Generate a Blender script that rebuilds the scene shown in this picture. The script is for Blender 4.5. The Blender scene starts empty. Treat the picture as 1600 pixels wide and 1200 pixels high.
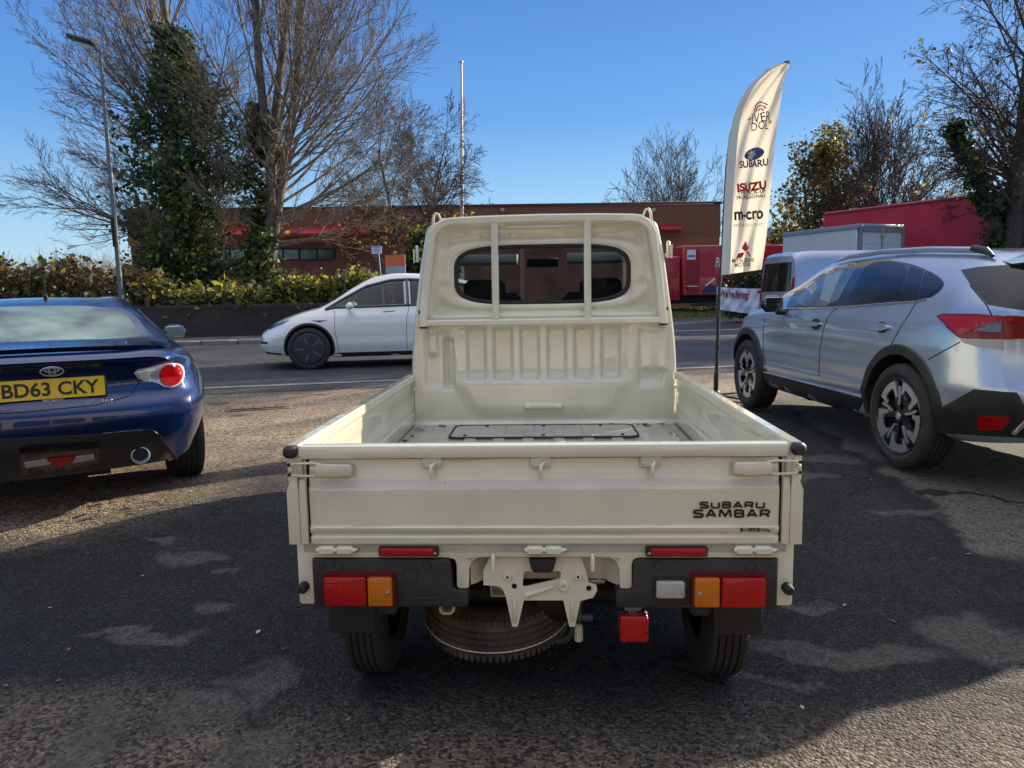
import bpy, bmesh, math, random
import numpy as np
from mathutils import Matrix, Vector
from mathutils.bvhtree import BVHTree

scene = bpy.context.scene
COL = scene.collection
PI = math.pi

# ------------------------------------------------------------------ camera
CAM_H, CAM_F, CAM_YAW, CAM_PITCH, CAM_ROLL = 1.32, 1160.0, 0.0478, 0.1201, 0.0165
_cp, _sp = math.cos(CAM_PITCH), math.sin(CAM_PITCH)
_F = Vector((-math.sin(CAM_YAW) * _cp, math.cos(CAM_YAW) * _cp, -_sp))
_R0 = Vector((math.cos(CAM_YAW), math.sin(CAM_YAW), 0))
_U0 = _R0.cross(_F)
_R = _R0 * math.cos(CAM_ROLL) - _U0 * math.sin(CAM_ROLL)
_U = _U0 * math.cos(CAM_ROLL) + _R0 * math.sin(CAM_ROLL)
CAM_POS = Vector((0, 0, CAM_H))
cam_data = bpy.data.cameras.new('camera')
cam = bpy.data.objects.new('camera', cam_data)
COL.objects.link(cam)
m = Matrix((_R, _U, -_F)).transposed().to_4x4()
m.translation = CAM_POS
cam.matrix_world = m
cam_data.sensor_width = 36.0
cam_data.lens = 36.0 * CAM_F / 1600.0
cam_data.clip_start = 0.05
cam_data.clip_end = 3000
scene.camera = cam

# ------------------------------------------------------------------ light
SUN_AZ, SUN_EL = math.radians(51), math.radians(21)      # azimuth: clockwise from +Y
world = bpy.data.worlds.new('World')
scene.world = world
world.use_nodes = True
wt = world.node_tree
wt.nodes.clear()
wo = wt.nodes.new('ShaderNodeOutputWorld')
bg = wt.nodes.new('ShaderNodeBackground')
sky = wt.nodes.new('ShaderNodeTexSky')
sky.sky_type = 'NISHITA'
sky.sun_disc = False
sky.sun_elevation = SUN_EL
sky.sun_rotation = SUN_AZ
sky.altitude = 50
sky.air_density = 1.0
sky.dust_density = 0.2
sky.ozone_density = 3.0
# a clear cold winter sky: the deep blue gradient leads, the physical sky brings the glow towards the sun
tcw = wt.nodes.new('ShaderNodeTexCoord')
sxw = wt.nodes.new('ShaderNodeSeparateXYZ')
rmp = wt.nodes.new('ShaderNodeValToRGB')
for e_, (p_, c_) in zip(list(rmp.color_ramp.elements) + [rmp.color_ramp.elements.new(.5) for _ in range(3)],
                        ((0.0, (3.4, 4.7, 5.3)), (1.0, (.10, .42, 1.9)), (.10, (2.0, 3.7, 5.4)), (.22, (.72, 2.15, 4.9)), (.45, (.24, 1.05, 3.7)))):
    e_.position = p_
    e_.color = (*[q / 10 for q in c_], 1)
scl = wt.nodes.new('ShaderNodeVectorMath'); scl.operation = 'SCALE'; scl.inputs['Scale'].default_value = 10 * .45
skl = wt.nodes.new('ShaderNodeVectorMath'); skl.operation = 'SCALE'; skl.inputs['Scale'].default_value = .10
add = wt.nodes.new('ShaderNodeVectorMath'); add.operation = 'ADD'
wt.links.new(tcw.outputs['Generated'], sxw.inputs[0])
wt.links.new(sxw.outputs['Z'], rmp.inputs['Fac'])
wt.links.new(rmp.outputs[0], scl.inputs[0])
wt.links.new(sky.outputs[0], skl.inputs[0])
wt.links.new(scl.outputs[0], add.inputs[0])
wt.links.new(skl.outputs[0], add.inputs[1])
bg.inputs[1].default_value = 0.15
wt.links.new(add.outputs[0], bg.inputs[0])
wt.links.new(bg.outputs[0], wo.inputs[0])
sd = bpy.data.lights.new('sun', 'SUN')
sd.energy = 5.0
sd.angle = math.radians(0.5)
sd.color = (1.0, 0.86, 0.68)
sun = bpy.data.objects.new('sun', sd)
COL.objects.link(sun)
sdir = Vector((math.sin(SUN_AZ) * math.cos(SUN_EL), math.cos(SUN_AZ) * math.cos(SUN_EL), math.sin(SUN_EL)))
sun.rotation_euler = (-sdir).to_track_quat('-Z', 'Y').to_euler()
sun.location = (30, 25, 20)
vs = scene.view_settings
vs.view_transform = 'Standard'
vs.look = 'None'
vs.exposure = 1.05
vs.gamma = 1.0
scene.cycles.max_bounces = 8
scene.cycles.transparent_max_bounces = 12
scene.cycles.use_denoising = True

def at(px, py, Y):
    """photo pixel -> the point on its line of sight at the distance Y down the road axis"""
    r = _F + _R * ((px - 800) / CAM_F) + _U * ((600 - py) / CAM_F)
    return CAM_POS + r * (Y / r.y)
def gnd(px, py, z=0.0):
    r = _F + _R * ((px - 800) / CAM_F) + _U * ((600 - py) / CAM_F)
    return CAM_POS + r * ((z - CAM_H) / r.z)
def pray(px, py):
    return (_F + _R * ((px - 800) / CAM_F) + _U * ((600 - py) / CAM_F)).normalized()

# ------------------------------------------------------------------ objects
def link(o, parent=None):
    COL.objects.link(o)
    if parent is not None:
        o.parent = parent
    return o
def tag(o, label=None, cat=None, group=None, kind=None):
    if label: o['label'] = label
    if cat: o['category'] = cat
    if group: o['group'] = group
    if kind: o['kind'] = kind
    return o
def empty(name, loc=(0, 0, 0), rz=0.0, label=None, cat=None, group=None):
    o = bpy.data.objects.new(name, None)
    o.empty_display_size = 0.2
    o.location = loc
    o.rotation_euler = (0, 0, rz)
    COL.objects.link(o)
    return tag(o, label, cat, group)
def copy_tree(o, parent=None):
    c = o.copy()
    COL.objects.link(c)
    if parent is not None:
        c.parent = parent
    for ch in list(o.children):
        copy_tree(ch, c)
    return c

class MB:
    """collects shapes and links them as ONE mesh object"""
    def __init__(self):
        self.v, self.f, self.m = [], [], []
    def add(self, vs, fs, mat=0):
        o = len(self.v)
        self.v.extend(tuple(p) for p in vs)
        self.f.extend(tuple(i + o for i in f) for f in fs)
        self.m.extend([mat] * len(fs))
    def box(self, c, s, bev=0.0, rot=None, mat=0):
        hx, hy, hz = s[0] / 2, s[1] / 2, s[2] / 2
        b = min(bev, hx * .99, hy * .99, hz * .99)
        V, idx = [], {}
        for sx in (-1, 1):
            for sy in (-1, 1):
                for sz in (-1, 1):
                    if b <= 0:
                        idx[sx, sy, sz] = (len(V),) * 3
                        V.append(Vector((sx * hx, sy * hy, sz * hz)))
                    else:
                        k = len(V)
                        idx[sx, sy, sz] = (k, k + 1, k + 2)
                        V.append(Vector((sx * hx, sy * (hy - b), sz * (hz - b))))
                        V.append(Vector((sx * (hx - b), sy * hy, sz * (hz - b))))
                        V.append(Vector((sx * (hx - b), sy * (hy - b), sz * hz)))
        fs = []
        I = idx
        for s_ in (-1, 1):
            q = [(s_, -1, -1), (s_, 1, -1), (s_, 1, 1), (s_, -1, 1)]
            if s_ < 0: q.reverse()
            fs.append([I[k][0] for k in q])
            q = [(-1, s_, -1), (-1, s_, 1), (1, s_, 1), (1, s_, -1)]
            if s_ < 0: q.reverse()
            fs.append([I[k][1] for k in q])
            q = [(-1, -1, s_), (1, -1, s_), (1, 1, s_), (-1, 1, s_)]
            if s_ < 0: q.reverse()
            fs.append([I[k][2] for k in q])
        if b > 0:
            for a in (-1, 1):
                for c_ in (-1, 1):
                    f = [I[a, c_, -1][0], I[a, c_, -1][1], I[a, c_, 1][1], I[a, c_, 1][0]]
                    fs.append(f if a * c_ > 0 else f[::-1])
                    f = [I[a, -1, c_][2], I[a, -1, c_][0], I[a, 1, c_][0], I[a, 1, c_][2]]
                    fs.append(f if a * c_ > 0 else f[::-1])
                    f = [I[-1, a, c_][1], I[-1, a, c_][2], I[1, a, c_][2], I[1, a, c_][1]]
                    fs.append(f if a * c_ > 0 else f[::-1])
            for k, t in I.items():
                fs.append(t if k[0] * k[1] * k[2] > 0 else t[::-1])
        if rot is not None:
            V = [rot @ p for p in V]
        c = Vector(c)
        self.add([p + c for p in V], fs, mat)
        return self
    def tube(self, pts, r, n=8, closed=False, cap=True, mat=0):
        pts = [Vector(p) for p in pts]
        N = len(pts)
        R = list(r) if hasattr(r, '__len__') else [r] * N
        up = None
        V = []
        for i, p in enumerate(pts):
            if closed:
                d = pts[(i + 1) % N] - pts[i - 1]
            else:
                d = pts[min(i + 1, N - 1)] - pts[max(i - 1, 0)]
            d.normalize()
            if up is None:
                up = Vector((0, 0, 1)) if abs(d.z) < .9 else Vector((1, 0, 0))
            a = up - d * up.dot(d)
            if a.length < 1e-6:
                a = d.orthogonal()
            a.normalize()
            up = a
            b = d.cross(a)
            for k in range(n):
                t = 2 * PI * k / n
                V.append(p + (a * math.cos(t) + b * math.sin(t)) * R[i])
        fs = []
        for i in range(N if closed else N - 1):
            j = (i + 1) % N
            for k in range(n):
                l = (k + 1) % n
                fs.append((i * n + k, i * n + l, j * n + l, j * n + k))
        if cap and not closed:
            fs.append(tuple(range(n))[::-1])
            fs.append(tuple((N - 1) * n + k for k in range(n)))
        self.add(V, fs, mat)
        return self
    def lathe(self, prof, n=32, c=(0, 0, 0), axis='z', mat=0, closed=False):
        """prof: (radius, height along the axis)"""
        c = Vector(c)
        V = []
        for r, h in prof:
            for k in range(n):
                t = 2 * PI * k / n
                x, y = r * math.cos(t), r * math.sin(t)
                p = {'z': (x, y, h), 'x': (h, x, y), 'y': (y, h, x)}[axis]
                V.append(c + Vector(p))
        fs = []
        N = len(prof)
        for i in range(N if closed else N - 1):
            j = (i + 1) % N
            for k in range(n):
                l = (k + 1) % n
                fs.append((i * n + k, i * n + l, j * n + l, j * n + k))
        self.add(V, fs, mat)
        return self
    def prism(self, poly, d0, d1, fn, mat=0):
        """outline poly (u, v) pulled from depth d0 to d1; fn(u, v, d) -> point"""
        n = len(poly)
        V = [fn(u, v, d0) for u, v in poly] + [fn(u, v, d1) for u, v in poly]
        fs = [tuple(range(n))[::-1], tuple(range(n, 2 * n))]
        fs += [(i, (i + 1) % n, n + (i + 1) % n, n + i) for i in range(n)]
        self.add(V, fs, mat)
        return self
    def grid(self, us, vs, fn, mat=0, keep=None):
        nu, nv = len(us), len(vs)
        V = [fn(u, v) for v in vs for u in us]
        fs = []
        for j in range(nv - 1):
            for i in range(nu - 1):
                if keep is None or keep((us[i] + us[i + 1]) / 2, (vs[j] + vs[j + 1]) / 2):
                    fs.append((j * nu + i, j * nu + i + 1, (j + 1) * nu + i + 1, (j + 1) * nu + i))
        self.add(V, fs, mat)
        return self
    def build(self, name, mat, parent=None, sharp=40, fix=True):
        me = bpy.data.meshes.new(name)
        me.from_pydata(self.v, [], self.f)
        mats = mat if isinstance(mat, (list, tuple)) else [mat]
        for q in mats:
            me.materials.append(q)
        if len(mats) > 1:
            me.polygons.foreach_set('material_index', self.m)
        if fix:
            bm = bmesh.new()
            bm.from_mesh(me)
            bmesh.ops.recalc_face_normals(bm, faces=bm.faces)
            bm.to_mesh(me)
            bm.free()
        if sharp:
            me.shade_smooth()
            me.set_sharp_from_angle(angle=math.radians(sharp))
        me.update()
        return link(bpy.data.objects.new(name, me), parent)

def np_mesh(name, verts, faces, mat, parent=None, smooth=False, midx=None):
    """big meshes: verts (n,3), faces (m,k) arrays"""
    verts = np.asarray(verts, np.float32)
    faces = np.asarray(faces, np.int32)
    me = bpy.data.meshes.new(name)
    me.vertices.add(len(verts))
    me.vertices.foreach_set('co', verts.ravel())
    k = faces.shape[1]
    me.loops.add(faces.size)
    me.loops.foreach_set('vertex_index', faces.ravel())
    me.polygons.add(len(faces))
    me.polygons.foreach_set('loop_start', np.arange(0, faces.size, k, dtype=np.int32))
    mats = mat if isinstance(mat, (list, tuple)) else [mat]
    for q in mats:
        me.materials.append(q)
    if midx is not None:
        me.polygons.foreach_set('material_index', np.asarray(midx, np.int32))
    me.update(calc_edges=True)
    me.validate()
    if smooth:
        me.shade_smooth()
    return link(bpy.data.objects.new(name, me), parent)

def bevel_mesh(o, w, seg=2, angle=35):
    """rounds the edges of an object's mesh for good"""
    bm = bmesh.new()
    bm.from_mesh(o.data)
    es = [e for e in bm.edges if len(e.link_faces) == 2 and e.calc_face_angle(0) > math.radians(angle)]
    bmesh.ops.bevel(bm, geom=es, offset=w, offset_type='OFFSET', segments=seg, profile=.5, affect='EDGES', clamp_overlap=True)
    bm.to_mesh(o.data)
    bm.free()
    o.data.shade_smooth()
    o.data.set_sharp_from_angle(angle=math.radians(50))
    return o

FONT_CACHE = {}
def lettering(name, s, w, h, mat, mtx, parent=None, bold=0.0, thick=.0012, shear=0.0, spacing=1.0):
    """text as a mesh, fitted into w x h metres and centred at the origin of mtx (x along the text, y up)"""
    cu = bpy.data.curves.new('lettering', 'FONT')
    cu.body = s
    cu.size = 1.0
    cu.extrude = 0.01
    cu.offset = bold
    cu.shear = shear
    cu.space_character = spacing
    cu.resolution_u = 5
    t = bpy.data.objects.new('lettering', cu)
    COL.objects.link(t)
    bpy.context.view_layer.update()
    me = bpy.data.meshes.new_from_object(t.evaluated_get(bpy.context.evaluated_depsgraph_get()))
    bpy.data.objects.remove(t)
    co = np.zeros(len(me.vertices) * 3)
    me.vertices.foreach_get('co', co)
    co = co.reshape(-1, 3)
    lo, hi = co.min(0), co.max(0)
    co[:, 0] = (co[:, 0] - (lo[0] + hi[0]) / 2) * (w / (hi[0] - lo[0]))
    if h is None:
        h = (hi[1] - lo[1]) * w / (hi[0] - lo[0])
    co[:, 1] = (co[:, 1] - (lo[1] + hi[1]) / 2) * (h / (hi[1] - lo[1]))
    co[:, 2] = (co[:, 2] - lo[2]) / max(1e-6, hi[2] - lo[2]) * thick
    co4 = np.c_[co, np.ones(len(co))] @ np.array(mtx).T
    me.vertices.foreach_set('co', co4[:, :3].ravel())
    me.materials.clear()
    me.materials.append(mat)
    me.name = name
    me.update()
    return link(bpy.data.objects.new(name, me), parent)

STROKES = {
 'S': [[(.98, .86), (.92, .98), (.80, 1), (.22, 1), (.06, .94), (.02, .78), (.06, .62), (.22, .55), (.78, .46), (.94, .38), (.98, .22), (.94, .06), (.78, 0), (.20, 0), (.08, .02), (.02, .14)]],
 'U': [[(.04, 1), (.04, .22), (.12, .05), (.28, 0), (.72, 0), (.88, .05), (.96, .22), (.96, 1)]],
 'B': [[(.04, 0), (.04, 1)], [(.04, 1), (.76, 1), (.90, .93), (.92, .76), (.88, .60), (.74, .53), (.04, .53)], [(.74, .53), (.92, .46), (.97, .28), (.92, .08), (.76, 0), (.04, 0)]],
 'A': [[(.0, 0), (.43, 1), (.57, 1), (1, 0)], [(.17, .30), (.83, .30)]],
 'R': [[(.04, 0), (.04, 1)], [(.04, 1), (.76, 1), (.92, .92), (.94, .72), (.90, .52), (.74, .43), (.04, .43)], [(.60, .43), (.96, 0)]],
 'M': [[(.03, 0), (.10, 1), (.18, 1), (.50, .12), (.82, 1), (.90, 1), (.97, 0)]],
}
def stroke_text(name, s, w, h, mat, mtx, parent, sw=.2, gap=.11, lw=1.0):
    """wide drawn capitals; sw = stroke over letter height, lw = letter width over height"""
    ws = [(1.25 if c == 'M' else 1.0) for c in s]
    unit = w / (sum(ws) + gap * (len(s) - 1))
    t = sw * h / 2
    b = MB()
    x = -w / 2
    lay = 0
    for c, k in zip(s, ws):
        for st in STROKES[c]:
            lay += 1
            P = [Vector((x + t + u * (unit * k - 2 * t), -h / 2 + t + v * (h - 2 * t))) for u, v in st]
            L, Rr = [], []
            for i, p in enumerate(P):
                d0 = (P[i] - P[i - 1]).normalized() if i else (P[1] - P[0]).normalized()
                d1 = (P[i + 1] - P[i]).normalized() if i < len(P) - 1 else d0
                n0, n1 = Vector((-d0.y, d0.x)), Vector((-d1.y, d1.x))
                n = (n0 + n1)
                n = n / max(.55, n.length_squared / 2)
                L.append(p + n * t); Rr.append(p - n * t)
            e = .0010 + .00006 * (lay % 4)
            V = [mtx @ Vector((q.x, q.y, e)) for q in L] + [mtx @ Vector((q.x, q.y, e)) for q in Rr]
            n = len(P)
            b.add(V, [(i, i + 1, n + i + 1, n + i) for i in range(n - 1)])
        x += unit * (k + gap)
    return b.build(name, mat, parent, sharp=0)

def frame_mtx(o, xdir, ydir):
    x = Vector(xdir).normalized()
    z = x.cross(Vector(ydir)).normalized()
    y = z.cross(x)
    M = Matrix((x, y, z)).transposed().to_4x4()
    M.translation = Vector(o)
    return M

def pchip(xs, ys):
    xs, ys = np.array(xs, float), np.array(ys, float)
    h = np.diff(xs)
    d = np.diff(ys) / h
    s = np.zeros(len(xs))
    for i in range(1, len(xs) - 1):
        if d[i - 1] * d[i] > 0:
            w1, w2 = 2 * h[i] + h[i - 1], h[i] + 2 * h[i - 1]
            s[i] = (w1 + w2) / (w1 / d[i - 1] + w2 / d[i])
    s[0], s[-1] = d[0], d[-1]
    def f(x):
        x = min(max(x, xs[0]), xs[-1])
        i = min(max(int(np.searchsorted(xs, x)) - 1, 0), len(h) - 1)
        t = (x - xs[i]) / h[i]
        return float((2*t**3 - 3*t*t + 1) * ys[i] + (t**3 - 2*t*t + t) * h[i] * s[i] + (3*t*t - 2*t**3) * ys[i+1] + (t**3 - t*t) * h[i] * s[i+1])
    return f
def lin(a, b, n):
    return [a + (b - a) * i / (n - 1) for i in range(n)]
def sstep(a, b, x):
    t = min(1, max(0, (x - a) / (b - a))) if a != b else float(x > a)
    return t * t * (3 - 2 * t)

# ------------------------------------------------------------------ materials
def nodes_of(name):
    mt = bpy.data.materials.new(name)
    mt.use_nodes = True
    nt = mt.node_tree
    return mt, nt, nt.nodes['Principled BSDF']
def simple(name, col, rough=.5, metal=0.0, coat=0.0, spec=.5, noise=0.0, nscale=8.0, bump=0.0, bscale=60.0, emit=0.0, trans=0.0, alpha=1.0):
    mt, nt, b = nodes_of(name)
    b.inputs['Base Color'].default_value = (*col, 1)
    b.inputs['Roughness'].default_value = rough
    b.inputs['Metallic'].default_value = metal
    b.inputs['Specular IOR Level'].default_value = spec
    b.inputs['Coat Weight'].default_value = coat
    b.inputs['Coat Roughness'].default_value = .04
    if trans: b.inputs['Transmission Weight'].default_value = trans
    if emit:
        b.inputs['Emission Color'].default_value = (*col, 1)
        b.inputs['Emission Strength'].default_value = emit
    tc = nt.nodes.new('ShaderNodeTexCoord')
    if noise:
        n = nt.nodes.new('ShaderNodeTexNoise')
        n.inputs['Scale'].default_value = nscale
        n.inputs['Detail'].default_value = 6
        nt.links.new(tc.outputs['Object'], n.inputs['Vector'])
        r = nt.nodes.new('ShaderNodeValToRGB')
        r.color_ramp.elements[0].position = .3
        r.color_ramp.elements[1].position = .7
        r.color_ramp.elements[0].color = tuple(max(0, c * (1 - noise)) for c in col) + (1,)
        r.color_ramp.elements[1].color = tuple(min(1, c * (1 + noise)) for c in col) + (1,)
        nt.links.new(n.outputs['Fac'], r.inputs['Fac'])
        nt.links.new(r.outputs['Color'], b.inputs['Base Color'])
        rr = nt.nodes.new('ShaderNodeMapRange')
        rr.inputs['To Min'].default_value = max(0, rough * .8)
        rr.inputs['To Max'].default_value = min(1, rough * 1.25)
        nt.links.new(n.outputs['Fac'], rr.inputs['Value'])
        nt.links.new(rr.outputs[0], b.inputs['Roughness'])
    if bump:
        n2 = nt.nodes.new('ShaderNodeTexNoise')
        n2.inputs['Scale'].default_value = bscale
        n2.inputs['Detail'].default_value = 4
        nt.links.new(tc.outputs['Object'], n2.inputs['Vector'])
        bp = nt.nodes.new('ShaderNodeBump')
        bp.inputs['Strength'].default_value = bump
        bp.inputs['Distance'].default_value = .01
        nt.links.new(n2.outputs['Fac'], bp.inputs['Height'])
        nt.links.new(bp.outputs[0], b.inputs['Normal'])
    return mt
def paint(name, col, metal=0.0, rough=.35, dirt=.06, flake=False, coat=1.0):
    """car paint: coat, faint orange peel, thin road dirt towards nothing in particular"""
    mt, nt, b = nodes_of(name)
    tc = nt.nodes.new('ShaderNodeTexCoord')
    n = nt.nodes.new('ShaderNodeTexNoise')
    n.inputs['Scale'].default_value = 3.0
    n.inputs['Detail'].default_value = 8
    n.inputs['Roughness'].default_value = .65
    nt.links.new(tc.outputs['Object'], n.inputs['Vector'])
    mx = nt.nodes.new('ShaderNodeMix')
    mx.data_type = 'RGBA'
    mx.inputs[6].default_value = (*col, 1)
    g = sum(col) / 3 * .5 + .1
    mx.inputs[7].default_value = (g, g * .92, g * .8, 1)
    mr = nt.nodes.new('ShaderNodeMapRange')
    mr.inputs['From Min'].default_value = .42
    mr.inputs['From Max'].default_value = .8
    mr.inputs['To Max'].default_value = dirt * 4
    nt.links.new(n.outputs['Fac'], mr.inputs['Value'])
    nt.links.new(mr.outputs[0], mx.inputs[0])
    sp = nt.nodes.new('ShaderNodeTexNoise')
    sp.inputs['Scale'].default_value = 42.0
    sp.inputs['Detail'].default_value = 3
    nt.links.new(tc.outputs['Object'], sp.inputs['Vector'])
    sm = nt.nodes.new('ShaderNodeMapRange')
    sm.inputs['From Min'].default_value = .70
    sm.inputs['From Max'].default_value = .80
    sm.inputs['To Max'].default_value = min(1, dirt * 5)
    nt.links.new(sp.outputs['Fac'], sm.inputs['Value'])
    mx2 = nt.nodes.new('ShaderNodeMix')
    mx2.data_type = 'RGBA'
    mx2.inputs[7].default_value = (g * .5, g * .42, g * .32, 1)
    nt.links.new(sm.outputs[0], mx2.inputs[0])
    nt.links.new(mx.outputs[2], mx2.inputs[6])
    nt.links.new(mx2.outputs[2], b.inputs['Base Color'])
    b.inputs['Metallic'].default_value = metal
    b.inputs['Roughness'].default_value = rough
    b.inputs['Coat Weight'].default_value = coat
    b.inputs['Coat Roughness'].default_value = .03
    n2 = nt.nodes.new('ShaderNodeTexNoise')
    n2.inputs['Scale'].default_value = 5.0
    n2.inputs['Detail'].default_value = 2
    nt.links.new(tc.outputs['Object'], n2.inputs['Vector'])
    bp = nt.nodes.new('ShaderNodeBump')
    bp.inputs['Strength'].default_value = .04
    bp.inputs['Distance'].default_value = .03
    nt.links.new(n2.outputs['Fac'], bp.inputs['Height'])
    nt.links.new(bp.outputs[0], b.inputs['Coat Normal'])
    nt.links.new(bp.outputs[0], b.inputs['Normal'])
    return mt
def lens_mat(name, col, rough=.12, emit=0.0, grid=160.0):
    """moulded lamp lens: fine prism ribs under a glossy face"""
    mt, nt, b = nodes_of(name)
    tc = nt.nodes.new('ShaderNodeTexCoord')
    v = nt.nodes.new('ShaderNodeTexVoronoi')
    v.distance = 'CHEBYCHEV'
    v.inputs['Scale'].default_value = grid
    v.inputs['Randomness'].default_value = .05
    nt.links.new(tc.outputs['Object'], v.inputs['Vector'])
    r = nt.nodes.new('ShaderNodeValToRGB')
    r.color_ramp.elements[0].color = (*col, 1)
    r.color_ramp.elements[1].color = tuple(c * .45 for c in col) + (1,)
    r.color_ramp.elements[1].position = .5
    nt.links.new(v.outputs['Distance'], r.inputs['Fac'])
    nt.links.new(r.outputs[0], b.inputs['Base Color'])
    b.inputs['Roughness'].default_value = rough
    b.inputs['Coat Weight'].default_value = .35
    b.inputs['Specular IOR Level'].default_value = .25
    bp = nt.nodes.new('ShaderNodeBump')
    bp.inputs['Strength'].default_value = .5
    bp.inputs['Distance'].default_value = .004
    nt.links.new(v.outputs['Distance'], bp.inputs['Height'])
    nt.links.new(bp.outputs[0], b.inputs['Normal'])
    return mt
def glass_mat(name, tint, dark=0.75, rough=.02):
    """thin car glass: mirror-like reflection over a tinted see-through sheet"""
    mt = bpy.data.materials.new(name)
    mt.use_nodes = True
    nt = mt.node_tree
    nt.nodes.clear()
    out = nt.nodes.new('ShaderNodeOutputMaterial')
    tr = nt.nodes.new('ShaderNodeBsdfTransparent')
    tr.inputs[0].default_value = (*tint, 1)
    gl = nt.nodes.new('ShaderNodeBsdfGlossy')
    gl.inputs['Roughness'].default_value = rough
    gl.inputs[0].default_value = (1, 1, 1, 1)
    fr = nt.nodes.new('ShaderNodeFresnel')
    fr.inputs[0].default_value = 1.55
    mr = nt.nodes.new('ShaderNodeMapRange')
    mr.inputs['To Min'].default_value = .012
    mr.inputs['To Max'].default_value = .75
    nt.links.new(fr.outputs[0], mr.inputs['Value'])
    mx = nt.nodes.new('ShaderNodeMixShader')
    nt.links.new(mr.outputs[0], mx.inputs[0])
    nt.links.new(tr.outputs[0], mx.inputs[1])
    nt.links.new(gl.outputs[0], mx.inputs[2])
    nt.links.new(mx.outputs[0], out.inputs[0])
    return mt

M = {}
M['cream'] = paint('cream_paint', (.68, .66, .51), rough=.22, dirt=.10)
M['cream_dull'] = simple('cream_underbody', (.56, .52, .38), .45, noise=.06, nscale=5, coat=.4)
M['bed'] = simple('bed_floor_paint', (.40, .39, .34), .42, noise=.16, nscale=7, bump=.08, bscale=30, coat=.3)
M['black_plastic'] = simple('black_plastic', (.022, .022, .022), .5, noise=.15, nscale=14, bump=.12, bscale=400)
M['black_gloss'] = simple('black_gloss', (.008, .008, .009), .12, coat=1)
M['rubber'] = simple('rubber', (.018, .017, .016), .75, noise=.35, nscale=18, bump=.15, bscale=150)
M['tyre'] = simple('tyre_rubber', (.030, .027, .024), .8, noise=.4, nscale=9, bump=.25, bscale=120)
M['tyre_lit'] = simple('lit_tyre_rubber', (.085, .076, .064), .85, noise=.45, nscale=9, bump=.25, bscale=120)  # lighter copy for the spare: the light its tread catches is in the colour
M['chrome'] = simple('chrome', (.75, .75, .75), .12, metal=1)
M['steel'] = simple('grey_steel', (.33, .33, .34), .4, metal=.8, noise=.2, nscale=20)
M['alloy'] = simple('machined_alloy', (.72, .73, .75), .3, metal=.85)
M['dark_alloy'] = simple('dark_alloy', (.02, .02, .022), .25, coat=.6)
M['red_lens'] = lens_mat('red_lens', (.58, .006, .010), grid=150)
M['red_lens_dark'] = lens_mat('red_lens_dark', (.30, .004, .008))
M['amber_lens'] = lens_mat('amber_lens', (.80, .22, .008), grid=150)
M['clear_lens'] = lens_mat('clear_lens', (.62, .61, .56), grid=170)
M['screw'] = simple('screw_metal', (.5, .48, .44), .35, metal=.9)
M['hole'] = simple('hole_black', (.004, .004, .004), .9)
M['decal_black'] = simple('decal_black', (.012, .012, .013), .4)
M['mirror'] = simple('mirror_glass', (.30, .38, .40), .04, metal=1)
M['glass_tint'] = glass_mat('tinted_window', (.40, .46, .48))
M['glass'] = glass_mat('car_glass', (.72, .80, .78))
M['glass_dark'] = glass_mat('privacy_glass', (.10, .11, .13))
M['interior'] = simple('cabin_trim', (.03, .031, .034), .8, noise=.2)
M['white_paper'] = simple('white_paper', (.78, .78, .76), .7, noise=.05)
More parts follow.
